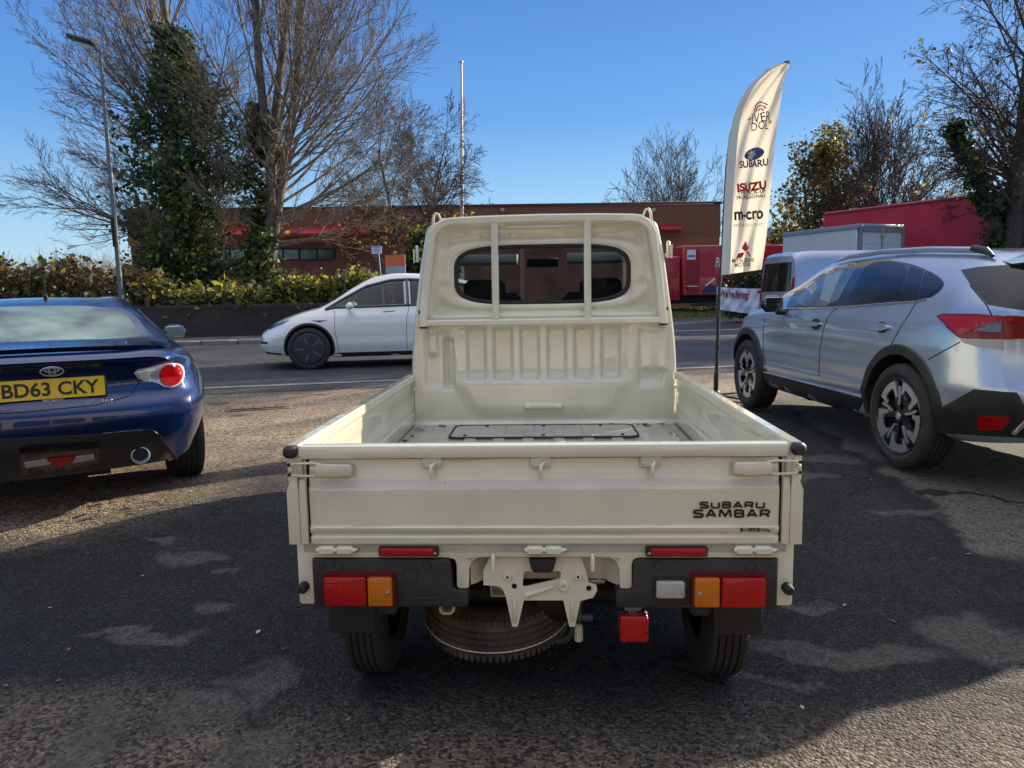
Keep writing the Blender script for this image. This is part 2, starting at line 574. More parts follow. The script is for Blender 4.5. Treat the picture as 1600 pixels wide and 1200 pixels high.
# ------------------------------------------------------------------ ground
def gz(x, y):
    """the pickup stands in a shallow hollow; the land across the road lies higher"""
    a = .10 * max(sstep(1.0, 2.0, abs(x)) * sstep(2.9, 4.5, y), sstep(5.6, 7.0, y))
    return a + .32 * sstep(27, 40, y - .279 * x)
def asphalt(name, base, stone, scale, pale_spots=None, forecourt=False, bump=.6, rough=.85):
    mt, nt, b = nodes_of(name)
    N, Lk = nt.nodes.new, nt.links.new
    tc = N('ShaderNodeTexCoord')
    def noise(sc, det=4, rgh=.55, vec=None):
        n = N('ShaderNodeTexNoise'); n.inputs['Scale'].default_value = sc; n.inputs['Detail'].default_value = det; n.inputs['Roughness'].default_value = rgh
        Lk(vec or tc.outputs['Object'], n.inputs['Vector']); return n
    def ramp(src, p0, p1, c0, c1):
        r = N('ShaderNodeValToRGB')
        r.color_ramp.elements[0].position, r.color_ramp.elements[1].position = p0, p1
        r.color_ramp.elements[0].color, r.color_ramp.elements[1].color = (*c0, 1), (*c1, 1)
        Lk(src, r.inputs['Fac']); return r
    def mix(fac, a, c, mode='MIX'):
        m_ = N('ShaderNodeMix'); m_.data_type = 'RGBA'; m_.blend_type = mode
        if isinstance(fac, float): m_.inputs[0].default_value = fac
        else: Lk(fac, m_.inputs[0])
        for k, q in ((6, a), (7, c)):
            if isinstance(q, tuple): m_.inputs[k].default_value = (*q, 1)
            else: Lk(q, m_.inputs[k])
        return m_.outputs[2]
    def math_(op, a, c=None, clamp=False):
        m_ = N('ShaderNodeMath'); m_.operation = op; m_.use_clamp = clamp
        for k, q in ((0, a), (1, c)):
            if q is None: continue
            if isinstance(q, (int, float)): m_.inputs[k].default_value = q
            else: Lk(q, m_.inputs[k])
        return m_.outputs[0]
    v = N('ShaderNodeTexVoronoi'); v.inputs['Scale'].default_value = scale; Lk(tc.outputs['Object'], v.inputs['Vector'])
    v2 = N('ShaderNodeTexVoronoi'); v2.inputs['Scale'].default_value = scale * 2.7; Lk(tc.outputs['Object'], v2.inputs['Vector'])
    sepc = N('ShaderNodeSeparateColor'); Lk(v.outputs['Color'], sepc.inputs[0])
    sepd = N('ShaderNodeSeparateColor'); Lk(v2.outputs['Color'], sepd.inputs[0])
    st = ramp(sepc.outputs[0], .25, 1.0, tuple(c * .5 for c in stone), tuple(c * 1.5 for c in stone))
    st2 = ramp(sepd.outputs[1], .86, .99, base, tuple(c * 5 for c in stone))
    pres = ramp(sepc.outputs[1], .35, .62, (0, 0, 0), (1, 1, 1))
    big = noise(.55, 6, .6)
    mid = noise(4.0, 5, .6)
    col = mix(pres.outputs[0], st2.outputs[0], st.outputs[0])
    wear = ramp(big.outputs['Fac'], .35, .68, (.62,) * 3, (1.35,) * 3)
    col = mix(1.0, col, wear.outputs[0], 'MULTIPLY')
    wear2 = ramp(mid.outputs['Fac'], .3, .7, (.75,) * 3, (1.2,) * 3)
    col = mix(1.0, col, wear2.outputs[0], 'MULTIPLY')
    if forecourt:
        nz = noise(2.2, 4)
        dv = N('ShaderNodeVectorMath'); dv.operation = 'MULTIPLY_ADD'
        Lk(nz.outputs['Color'], dv.inputs[0]); dv.inputs[1].default_value = (.55, .55, 0); Lk(tc.outputs['Object'], dv.inputs[2])
        nz2 = noise(11, 4)
        dv2 = N('ShaderNodeVectorMath'); dv2.operation = 'MULTIPLY_ADD'
        Lk(nz2.outputs['Color'], dv2.inputs[0]); dv2.inputs[1].default_value = (.10, .10, 0); Lk(dv.outputs[0], dv2.inputs[2])
        sx = N('ShaderNodeSeparateXYZ'); Lk(dv2.outputs[0], sx.inputs[0])
        X, Y = sx.outputs[0], sx.outputs[1]
        # sandy, worn old surfacing towards the left and the road
        side = N('ShaderNodeMapRange'); side.inputs['From Min'].default_value = -.9; side.inputs['From Max'].default_value = -1.9
        Lk(math_('ADD', X, math_('MULTIPLY', math_('SUBTRACT', Y, 5.4), -.30)), side.inputs['Value'])
        far = N('ShaderNodeMapRange'); far.inputs['From Min'].default_value = 5.0; far.inputs['From Max'].default_value = 6.6; Lk(Y, far.inputs['Value'])
        sand = math_('MULTIPLY', side.outputs[0], math_('MAXIMUM', far.outputs[0], .0), True)
        far2 = N('ShaderNodeMapRange'); far2.inputs['From Min'].default_value = 7.6; far2.inputs['From Max'].default_value = 9.0; Lk(Y, far2.inputs['Value'])
        sand = math_('MAXIMUM', sand, far2.outputs[0])
        lf = N('ShaderNodeMapRange'); lf.inputs['From Min'].default_value = 3.7; lf.inputs['From Max'].default_value = 4.4
        Lk(math_('ADD', Y, math_('MULTIPLY', math_('ADD', X, 2.6), -.5)), lf.inputs['Value'])
        lf2 = N('ShaderNodeMapRange'); lf2.inputs['From Min'].default_value = -1.6; lf2.inputs['From Max'].default_value = -2.3; Lk(X, lf2.inputs['Value'])
        sand = math_('MAXIMUM', sand, math_('MULTIPLY', lf.outputs[0], lf2.outputs[0]))
        nearb = N('ShaderNodeMapRange'); nearb.inputs['From Min'].default_value = 2.75; nearb.inputs['From Max'].default_value = 2.3; Lk(Y, nearb.inputs['Value'])
        sand = math_('MAXIMUM', sand, math_('MULTIPLY', nearb.outputs[0], .42))
        scol = ramp(sepc.outputs[0], .1, 1.0, (.075, .052, .031), (.60, .47, .32))
        scol2 = mix(1.0, scol.outputs[0], wear2.outputs[0], 'MULTIPLY')
        col = mix(math_('MULTIPLY', sand, .85), col, scol2)
        # older grey surfacing right of the seam, a crack across it
        r1 = N('ShaderNodeMapRange'); r1.inputs['From Min'].default_value = .0; r1.inputs['From Max'].default_value = .10
        Lk(math_('SUBTRACT', X, math_('ADD', math_('MULTIPLY', Y, .115), 1.90)), r1.inputs['Value'])
        r2 = N('ShaderNodeMapRange'); r2.inputs['From Min'].default_value = 3.78; r2.inputs['From Max'].default_value = 3.88; Lk(Y, r2.inputs['Value'])
        old = math_('MULTIPLY', r1.outputs[0], r2.outputs[0])
        ocol = ramp(sepc.outputs[2], .0, 1.0, (.055, .052, .046), (.20, .185, .158))
        col = mix(math_('MULTIPLY', old, .9), col, ocol.outputs[0])
        cr = math_('ABSOLUTE', math_('SUBTRACT', Y, math_('ADD', math_('MULTIPLY', X, -.16), 5.15)))
        cm = N('ShaderNodeMapRange'); cm.inputs['From Min'].default_value = .030; cm.inputs['From Max'].default_value = .012; Lk(cr, cm.inputs['Value'])
        sm_ = math_('ABSOLUTE', math_('SUBTRACT', X, math_('ADD', math_('MULTIPLY', Y, .115), 1.90)))
        sm2 = N('ShaderNodeMapRange'); sm2.inputs['From Min'].default_value = .09; sm2.inputs['From Max'].default_value = .03; Lk(sm_, sm2.inputs['Value'])
        dark = math_('MAXIMUM', math_('MULTIPLY', cm.outputs[0], old), math_('MULTIPLY', sm2.outputs[0], math_('MULTIPLY', r2.outputs[0], .7)))
        col = mix(dark, col, (.012, .012, .012))
        # pale worn spots and patches of reflected light, both painted into the colour
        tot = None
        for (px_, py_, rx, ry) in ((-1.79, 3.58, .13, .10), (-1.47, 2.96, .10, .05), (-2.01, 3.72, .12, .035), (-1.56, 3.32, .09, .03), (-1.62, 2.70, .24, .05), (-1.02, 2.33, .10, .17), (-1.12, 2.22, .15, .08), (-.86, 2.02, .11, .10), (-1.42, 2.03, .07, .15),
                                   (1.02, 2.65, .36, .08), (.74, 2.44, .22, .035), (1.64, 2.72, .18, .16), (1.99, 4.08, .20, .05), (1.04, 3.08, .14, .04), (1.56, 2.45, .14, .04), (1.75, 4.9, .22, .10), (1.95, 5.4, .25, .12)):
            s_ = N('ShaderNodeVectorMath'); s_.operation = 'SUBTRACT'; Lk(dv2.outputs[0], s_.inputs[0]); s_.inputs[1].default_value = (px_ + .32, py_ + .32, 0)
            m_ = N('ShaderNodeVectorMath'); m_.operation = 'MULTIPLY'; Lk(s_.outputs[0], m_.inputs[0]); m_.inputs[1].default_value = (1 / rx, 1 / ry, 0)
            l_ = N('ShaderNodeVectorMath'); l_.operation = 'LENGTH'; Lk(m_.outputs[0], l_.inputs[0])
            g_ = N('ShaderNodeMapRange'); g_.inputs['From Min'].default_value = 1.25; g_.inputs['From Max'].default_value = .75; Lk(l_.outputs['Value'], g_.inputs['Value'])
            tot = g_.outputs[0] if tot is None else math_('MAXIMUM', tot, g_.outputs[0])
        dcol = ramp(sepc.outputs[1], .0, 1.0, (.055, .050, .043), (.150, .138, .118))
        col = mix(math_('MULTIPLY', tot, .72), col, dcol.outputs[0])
    if forecourt:
        ve = N('ShaderNodeTexVoronoi'); ve.feature = 'DISTANCE_TO_EDGE'; ve.inputs['Scale'].default_value = .55
        Lk(dv2.outputs[0], ve.inputs['Vector'])
        cl = N('ShaderNodeMapRange'); cl.inputs['From Min'].default_value = .0075; cl.inputs['From Max'].default_value = .003; Lk(ve.outputs['Distance'], cl.inputs['Value'])
        cmk = N('ShaderNodeMapRange'); cmk.inputs['From Min'].default_value = .50; cmk.inputs['From Max'].default_value = .56; Lk(big.outputs['Fac'], cmk.inputs['Value'])
        col = mix(math_('MULTIPLY', math_('MULTIPLY', cl.outputs[0], cmk.outputs[0]), .8), col, (.006, .006, .006))
        oil = noise(1.7, 3, .5)
        om = N('ShaderNodeMapRange'); om.inputs['From Min'].default_value = .66; om.inputs['From Max'].default_value = .72; Lk(oil.outputs['Fac'], om.inputs['Value'])
        col = mix(math_('MULTIPLY', om.outputs[0], .6), col, (.008, .008, .009))
    Lk(col, b.inputs['Base Color'])
    b.inputs['Roughness'].default_value = rough
    b.inputs['Specular IOR Level'].default_value = .35
    h = math_('ADD', math_('MULTIPLY', v.outputs['Distance'], -1.0), math_('MULTIPLY', v2.outputs['Distance'], -.35))
    bp = N('ShaderNodeBump'); bp.inputs['Strength'].default_value = bump; bp.inputs['Distance'].default_value = .012
    Lk(h, bp.inputs['Height']); Lk(bp.outputs[0], b.inputs['Normal'])
    return mt
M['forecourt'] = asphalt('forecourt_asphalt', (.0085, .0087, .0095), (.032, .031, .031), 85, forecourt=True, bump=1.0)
M['road'] = asphalt('road_asphalt', (.020, .021, .024), (.042, .042, .045), 60, bump=.4, rough=.7)
M['paving'] = asphalt('pavement_asphalt', (.07, .068, .062), (.13, .125, .115), 50, bump=.4)
M['kerb'] = simple('kerb_concrete', (.22, .20, .17), .85, noise=.25, nscale=6, bump=.2)
def struct(o):
    o['kind'] = 'structure'
    return o
b = MB()
gx = [-900, -300, -120, -60, -40] + lin(-30, -4, 14) + lin(-3.5, 3.5, 29) + lin(4, 30, 14) + [40, 60, 120, 300, 900]
gy = [-60, -20, -6, -2] + lin(0, 8, 41) + lin(9, 50, 42) + [60, 80, 120, 200, 400, 1500]
b.grid(gx, gy, lambda x, y: (x, y, gz(x, y)))
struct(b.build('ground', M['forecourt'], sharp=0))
NL = lambda x: 11.23 + .279 * x
FLn = lambda x: 22.1 + .279 * x
b = MB()
rx = lin(-70, 70, 71)
def roadp(x, t):
    y = NL(x) + (FLn(x) - NL(x)) * t
    return (x, y, .104)
b.grid(rx, lin(0, 1, 9), roadp)
# mouth of the side turning at the right
b.grid(lin(3.0, 30, 28), lin(0, 1, 12), lambda x, t: (x, FLn(x) + 9.5 * t, max(gz(x, FLn(x) + 9.5 * t), .10) + .004))
struct(b.build('road', M['road'], sharp=0))
# channel line of setts and the worn edge line
b = MB()
b.grid(lin(-40, 40, 41), [0, 1], lambda x, t: (x, NL(x) - .06 + .20 * t, .109))
struct(b.build('channel', M['kerb'], sharp=0))
b = MB()
b.grid(lin(-40, 40, 41), [0, 1], lambda x, t: (x, NL(x) - .75 + .62 * t, .1055))
struct(b.build('road_edge', asphalt('edge_asphalt', (.05, .048, .045), (.11, .10, .09), 60, bump=.4), sharp=0))
b = MB()
b.grid(lin(2.6, 18, 17), [0, 1], lambda x, t: (x, FLn(x) + .22 * t, .109 + max(0, gz(x, FLn(x)) - .1)))
wl = simple('worn_road_paint', (.42, .41, .37), .8, noise=.3, nscale=5)
struct(b.build('road_marking', wl, sharp=0))
b = MB()
for k in range(60):
    x0 = -50 + k * .915
    if x0 > 2.2: break
    a = math.atan(.279)
    b.box((x0, FLn(x0) - .0, .155), (.90 * 1.03, .14, .13), .018, Matrix.Rotation(a, 3, 'Z'))
struct(b.build('kerb', M['kerb']))
b = MB()
b.grid(lin(-50, 2.4, 40), lin(0, 1, 4), lambda x, t: (x, FLn(x) + .06 + 2.5 * t, .212))
b.grid(lin(2.4, 2.41, 2), lin(0, 1, 4), lambda x, t: (x, FLn(x) + .06 + 2.5 * t, .212 if x < 2.405 else .08))
struct(b.build('pavement', M['paving'], sharp=0))
# drain cover and fallen leaves
DC = empty('drain_cover', (-3.25, 8.13, .1), .35, 'rusty rectangular drain cover set in the gravelly ground left of the pickup', 'drain cover')
rust = simple('rusty_iron', (.22, .12, .075), .75, noise=.35, nscale=12, bump=.4)
b = MB(); b.box((0, 0, .006), (.66, .42, .012), .004); b.build('frame', rust, DC)
b = MB()
for k in range(5):
    b.box((-.24 + .12 * k, 0, .020), (.112, .34, .008), .003)
b.build('lid', simple('rusty_lid', (.20, .125, .085), .8, noise=.3, nscale=20, bump=.3), DC)
rnd = random.Random(3)
V, F, mi = [], [], []
def leaf(c, s, tilt, k):
    a = rnd.uniform(0, 6.28)
    u = Vector((math.cos(a), math.sin(a), rnd.uniform(-tilt, tilt))) * s
    w = Vector((-math.sin(a), math.cos(a), rnd.uniform(-tilt, tilt))) * s * .6
    o = len(V)
    V.extend([c - u, c - w + Vector((0, 0, s * .15)), c + u, c + w + Vector((0, 0, s * .15))]); F.append((o, o + 1, o + 2, o + 3)); mi.append(k)
for k in range(26):
    g = gnd(rnd.gauss(160, 45), rnd.gauss(795, 8), .09)
    leaf(g + Vector((0, 0, .012)), rnd.uniform(.012, .032), .35, rnd.randrange(3))
for k in range(300):
    x, y = rnd.uniform(-6, 5), rnd.uniform(1.6, 11)
    leaf(Vector((x, y, gz(x, y) + .007)), rnd.uniform(.006, .017), .3, rnd.randrange(3))
lv = [simple('leaf_tan', (.36, .25, .11), .7), simple('leaf_brown', (.17, .10, .05), .8), simple('leaf_pale', (.45, .36, .20), .7)]
o = np_mesh('fallen_leaves', [tuple(p) for p in V], F, lv, midx=mi)
tag(o, 'dry tan leaves scattered over the forecourt behind the blue coupe', 'leaves', kind='stuff')
# ------------------------------------------------------------------ the small white pickup
def wheel(parent, c, R, W, rimR, rim_style, side=1, name='wheel', axis='x', rim_mat=None, tread=True):
    """tyre + rim; side = +1 when the outer face looks to +axis"""
    w = empty(name); w.parent = parent; w.location = c
    t = MB()
    s = W / 2
    prof = [(rimR * .98, -s * .80), (rimR + .012, -s * .92), (rimR + (R - rimR) * .35, -s * 1.03), (R - .045, -s), (R - .02, -s * .93), (R - .006, -s * .82), (R, -s * .70)]
    if tread:
        for gx in (-.45, -.15, .15, .45):
            prof += [(R, s * (gx - .045)), (R - .008, s * (gx - .035)), (R - .008, s * (gx + .035)), (R, s * (gx + .045))]
    prof += [(R, s * .70), (R - .006, s * .82), (R - .02, s * .93), (R - .045, s), (rimR + (R - rimR) * .35, s * 1.03), (rimR + .012, s * .92), (rimR * .98, s * .80)]
    t.lathe(prof, 64, axis=axis)
    t.build('tyre', M['tyre'], w, sharp=32)
    r = MB()
    rim_style(r, rimR, s * side, side)
    r.build('rim', rim_mat or [M['steel'], M['dark_alloy'], M['alloy']], w, sharp=35)
    return w
def rim_steel(r, R, o, sd):
    r.lathe([(R, o * .85), (R * .97, o * .86), (R * .93, o * .6), (R * .90, o * .2), (R * .78, o * .1), (R * .6, o * .28), (R * .35, o * .36), (R * .2, o * .3), (.001, o * .3)], 40, axis='x')
    for k in range(4):
        a = k * PI / 2 + .5
        r.lathe([(.011, 0), (.011, .02), (.001, .02)], 6, c=(o * .3, math.cos(a) * R * .3, math.sin(a) * R * .3), axis='x')

def sweep_rect(mb, path, w, d, y, bev=.008):
    """flat square tube following a path in the x-z plane; w across in the plane, d deep along y"""
    n = len(path)
    L = []
    for i in range(n):
        p = Vector(path[i])
        a = Vector(path[max(i - 1, 0)]); b = Vector(path[min(i + 1, n - 1)])
        t = (b - a).normalized()
        nn = Vector((-t.y, t.x))
        h = w / 2
        ring = []
        for (u, v) in ((-h, -d/2 + bev), (-h + bev, -d/2), (h - bev, -d/2), (h, -d/2 + bev), (h, d/2 - bev), (h - bev, d/2), (-h + bev, d/2), (-h, d/2 - bev)):
            q = p + nn * u
            ring.append((q.x, y + v, q.y))
        L.append(ring)
    V = [p for r in L for p in r]
    fs = []
    for i in range(n - 1):
        for k in range(8):
            l = (k + 1) % 8
            fs.append((i * 8 + k, i * 8 + l, (i + 1) * 8 + l, (i + 1) * 8 + k))
    fs.append(tuple(range(8))[::-1]); fs.append(tuple((n - 1) * 8 + k for k in range(8)))
    mb.add(V, fs)
def lin(a, b, n):
    return [a + (b - a) * i / (n - 1) for i in range(n)]

TRUCK = empty('pickup_truck', (-.022, 2.085, 0), 0, 'small cream white pickup truck with its open load bed and tailgate facing us', 'pickup truck')
XZ = lambda u, v, d: (u, d, v)

# tailgate -------------------------------------------------------------
tg_prof = pchip_z = [(.600, .004), (.603, -.007), (.621, -.009), (.625, -.003), (.631, -.002), (.635, -.009), (.651, -.011), (.655, -.005), (.700, -.004), (.768, -.004), (.775, .003), (.799, .003), (.803, .006), (.846, .007), (.852, .010), (.858, .010)]
zs = sorted(set([p[0] for p in tg_prof] + lin(.66, .76, 6)))
zy = lambda z: float(np.interp(z, [p[0] for p in tg_prof], [p[1] for p in tg_prof]))
mb = MB()
xs = [-.679, -.677, -.672] + lin(-.66, .66, 34) + [.672, .677, .679]
def tgf(x, z):
    e = 0.0 if abs(x) < .671 else (.012 if abs(x) > .678 else (.006 if abs(x) > .675 else 0.0))
    oil = .0006 * math.sin(x * 9 + z * 14) + .0004 * math.sin(x * 23 - z * 31)
    return (x, zy(z) + e + oil, z)
mb.grid(xs, zs, tgf)
mb.box((0, .024, .729), (1.358, .020, .256), .002)
TG = mb.build('tailgate', M['cream'], TRUCK, sharp=55)
mb = MB()
mb.prism([(-.014, .862), (-.012, .858), (.030, .858), (.034, .862), (.034, .886), (.030, .893), (.024, .896), (-.004, .896), (-.011, .893), (-.014, .887)], -.692, .692, lambda u, v, d: (d, u, v))
mb.build('top_rail', M['cream'], TG, sharp=30)
for s in (-1, 1):
    # latch handle with its wire fork
    h = MB()
    h.prism([(s * .545, .812), (s * .541, .818), (s * .541, .838), (s * .546, .844), (s * .632, .846), (s * .645, .840), (s * .646, .818), (s * .634, .810), (s * .58, .809)], -.034, -.010, XZ)
    h.box((s * .655, -.014, .828), (.022, .016, .020), .004)
    H = h.build('latch_handle', M['cream'], TG)
    bevel_mesh(H, .004)
    f = MB()
    for dz in (-.018, .020):
        f.tube([(s * .628, -.020, .828 + dz * .7), (s * .655, -.024, .828 + dz), (s * .69, -.026, .828 + dz * .95), (s * .716, -.022, .828 + dz * .85), (s * .724, -.012, .828 + dz * .75)], .0036, 8)
    f.box((s * .722, -.014, .828), (.014, .016, .017), .004)
    f.build('fork', M['cream'], H)
    for dz in (-.014, .015):
        k = MB(); k.lathe([(.005, 0), (.005, .006), (.001, .007)], 10, c=(s * .7235, -.0255, .828 + dz), axis='y'); k.build('bolt', M['decal_black'], H)
for x in (-.311, .001, .314):
    h = MB()
    h.box((x - .002, .001, .840), (.060, .005, .030), .002)
    h.prism([(x - .026, .856), (x - .030, .846), (x - .016, .827), (x + .014, .827), (x + .030, .846), (x + .026, .856)], -.006, .006, XZ)
    h.tube([(x + .010, -.004, .842), (x + .006, -.022, .842), (x, -.034, .838), (x, -.038, .826), (x, -.036, .812), (x, -.034, .803)], .0052, 10)
    h.tube([(x - .018, -.004, .832), (x - .014, -.016, .833), (x - .004, -.026, .840)], .0042, 8)
    h.build('rope_hook', M['cream'], TG)
for c in (-.603, .008, .605):
    h = MB()
    for dx in (-.027, .027):
        h.box((c + dx, -.008, .584), (.052, .026, .026), .006)
    h.tube([(c - .056, -.012, .585), (c + .060, -.012, .585)], .007, 10)
    H = h.build('hinge', M['cream'], TG)
    b = MB(); b.lathe([(.007, 0), (.007, .008), (.004, .010), (.001, .010)], 6, c=(c + .058, -.010, .585), axis='x'); b.build('bolt', M['screw'], H)
mt = lambda x, z, y=-.0062: frame_mtx((x, y, z), (1, 0, 0), (0, 0, 1))
stroke_text('lettering', 'SUBARU', .186, .0210, M['decal_black'], mt(.543, .7160), TG, .27)
stroke_text('lettering', 'SAMBAR', .219, .0255, M['decal_black'], mt(.5415, .6910), TG, .25)
lettering('lettering', '\u6700\u5927\u7a4d\u8f09\u91cf350kg', .085, .0135, M['decal_black'], mt(.607, .6440, -.0122), TG, bold=.004)

# dark shut lines round the tailgate
for s in (-1, 1):
    mb = MB(); mb.box((s * .6812, .016, .725), (.0032, .020, .25)); mb.build('shut_line', M['hole'], TG)
mb = MB(); mb.box((0, .012, .6015), (1.40, .018, .0045)); mb.build('shut_line', M['hole'], TG)
mb = MB(); mb.box((0, .004, .8565), (1.36, .010, .004)); mb.build('shut_line', M['hole'], TG)
# side gates, corner posts, caps --------------------------------------------
BL = 1.906
for s in (-1, 1):
    g = MB()
    # profile in (distance from outer face inwards, z)
    pr = [(.004, .600), (.000, .606), (.000, .700), (.004, .712), (.004, .780), (.000, .792), (.000, .868), (-.004, .872), (-.004, .888), (.002, .895), (.032, .896), (.037, .890), (.037, .862), (.033, .856),
          (.026, .852), (.026, .800), (.022, .790), (.022, .735), (.027, .725), (.027, .690), (.034, .680), (.034, .650), (.026, .640), (.026, .606), (.022, .600)]
    g.prism(pr, .004, BL - .004, lambda u, v, d, s=s: (s * (.7375 - u), d, v))
    G = g.build('side_gate', M['cream'], TRUCK, sharp=28)
    l = MB()
    l.box((s * .722, BL - .02, .835), (.016, .03, .04), .004)
    l.tube([(s * .703, BL - .045, .815), (s * .700, BL - .02, .82), (s * .700, BL + .004, .826), (s * .70, BL + .008, .80)], .006, 8)
    l.build('latch', M['cream'], G)
    c = MB()
    c.box((s * .7245, -.003, .877), (.040, .032, .036), .009)
    c.build('corner_cap', M['black_plastic'], TRUCK)
    q = MB()
    # the pressed end of the side gate and the tailgate's edge flange
    def post(xa, xb, z0, z1, y, b, taper):
        q.prism([(xa, z0), (xb, z0), (xb, z1 - .04), (xb - s * taper, z1), (xa + s * taper * .2, z1), (xa, z1 - .04)], y, .03, lambda u, v, d: (u, d, v))
    post(s * .683, s * .703, .603, .795, -.011, .0, .003)
    post(s * .706, s * .741, .600, .800, -.006, .0, .016)
    q.box((s * .690, .022, .73), (.046, .010, .25), .002)
    q.box((s * .712, .018, .829), (.036, .024, .060), .004)
    Q = q.build('corner_post', M['cream'], TRUCK)
    bevel_mesh(Q, .005, 3)

# bed ------------------------------------------------------------------
mb = MB()
xs = lin(-.703, .703, 200)
def bedz(x, y):
    r = 0
    for c in (-.63, -.50, -.36, -.22, -.075, .075, .22, .36, .50, .63):
        r += .009 * sstep(.034, .024, abs(x - c))
    r *= sstep(.02, .05, y) * sstep(BL - .03, BL - .07, y)
    return .612 + r
mb.grid(xs, [.030, .035, .05, .08] + lin(.15, 1.80, 6) + [BL - .07, BL - .05, BL - .03, BL - .004], lambda x, y: (x, y, bedz(x, y)))
mb.box((0, BL / 2, .590), (1.40, BL, .030), 0)
FL = mb.build('bed_floor', M['bed'], TRUCK, sharp=60)
h = MB()
def rr(hx, hy, r, n=6, cx=0, cy=0):
    out = []
    for (sx, sy, a0) in ((1, 1, 0), (-1, 1, PI/2), (-1, -1, PI), (1, -1, 3*PI/2)):
        for k in range(n + 1):
            a = a0 + PI / 2 * k / n
            out.append((cx + sx * (hx - r) + r * math.cos(a), cy + sy * (hy - r) + r * math.sin(a)))
    return out
h.prism(rr(.462, .165, .05, cy=1.665, cx=.0), .612, .6245, lambda u, v, d: (u, v, d))
for c in (-.22, -.075, .075, .22):
    h.box((c, 1.665, .6265), (.05, .27, .008), .003)
HT = h.build('hatch', M['bed'], FL)
h = MB()
h.tube([(u, v, .6225) for u, v in rr(.468, .171, .055, cy=1.665)], .0055, 6, closed=True)
h.build('hatch_seal', M['rubber'], HT)
for x, y in ((-.39, 1.535), (0, 1.535), (.39, 1.535), (-.30, 1.80), (0, 1.80), (.30, 1.80)):
    h = MB(); h.lathe([(.009, .624), (.009, .629), (.004, .632), (.001, .632)], 10, c=(x, y, 0)); h.build('bolt', M['decal_black'], HT)

# cab back panel: pressed sheet ------------------------------------------------
CW = pchip([.56, .90, 1.39, 1.60, 1.68, 1.72], [.718, .716, .664, .628, .605, .54])
def cab_half(z):
    return CW(z)
def qwin(x, z, hx=.462, hz=.150, zc=1.424, p=3.9):
    return ((abs(x) / hx) ** p + (abs(z - zc) / hz) ** p) ** (1 / p)
def backY(x, z):
    y = 0.0
    ax = abs(x)
    # deep field round the window inside the guard frame
    inner = min(cab_half(z) - .075 - ax, 1.692 - z, z - 1.200)
    f = sstep(0, .05, inner)
    y += .042 * f
    q = qwin(x, z)
    y -= .030 * sstep(1.36, 1.18, q) * f
    y += .014 * sstep(1.10, 1.03, q)
    # bead above the window
    if z > 1.60:
        y -= .010 * sstep(.012, .004, abs(z - 1.648)) * sstep(.42, .38, ax)
        for c in (-.30, -.14, .10, .27):
            y -= .010 * sstep(.035, .02, abs(x - c)) * sstep(.012, .004, abs(z - 1.635))
    # corner scallop by the window
    y += .02 * sstep(.12, .06, math.hypot(ax - .535, z - 1.30)) * f
    # vertical ribs below the rail
    rm = sstep(.845, .885, z) * sstep(1.160, 1.120, z)
    fld = sstep(.485, .455, ax) * rm
    w = 0
    for c in (-.365, -.22, -.075, .070, .215, .360):
        w = max(w, sstep(.058, .040, abs(x - c - .005)))
    y += .030 * fld * w + .008 * fld
    # lower apron swells towards the bed between two slanted creases
    hw = .36 + (z - .66) * .55
    ap = sstep(.05, -.05, ax - hw) * sstep(.64, .72, z) * sstep(.92, .82, z)
    y -= .014 * ap
    y -= .016 * sstep(.640, .615, z)
    # flanges at both sides
    y += .020 * sstep(.50, .53, ax) * sstep(.655, .62, ax) * sstep(.80, .86, z) * sstep(1.15, 1.10, z)
    if x < 0:
        y += .035 * sstep(.475, .488, ax) * sstep(.548, .530, ax) * sstep(.80, .83, z) * sstep(1.10, 1.07, z)
        y -= .022 * sstep(.565, .575, ax) * sstep(.63, .61, ax) * sstep(.98, 1.02, z) * sstep(1.15, 1.13, z)
    else:
        y -= .022 * sstep(.10, .02, abs(ax - .60)) * sstep(.88, .93, z) * sstep(1.15, 1.12, z)
    # pull handle pressing low on the wall
    y -= .012 * sstep(.105, .095, ax) * sstep(.018, .010, abs(z - .715))
    for c in (-.085, .085):
        y -= .010 * sstep(.022, .014, abs(x - c)) * sstep(.014, .008, abs(z - .715))
    # wheel round the very edge
    y += .03 * sstep(cab_half(z) - .015, cab_half(z) + .006, ax) + .03 * sstep(1.705, 1.733, z)
    return BL + y
mb = MB()
us = lin(-1, 1, 221)
zz = lin(.600, 1.728, 171)
mb.grid(us, zz, lambda u, z: (u * (cab_half(z) if z < 1.70 else cab_half(1.70) - .0), backY(u * cab_half(z), z), z) if z <= 1.60 else
        (u * cab_half(z), backY(u * cab_half(z), z), z),
        keep=lambda u, z: qwin(u * cab_half(z), z) > 1.0)
CAB = mb.build('cab', M['cream'], TRUCK, sharp=70)
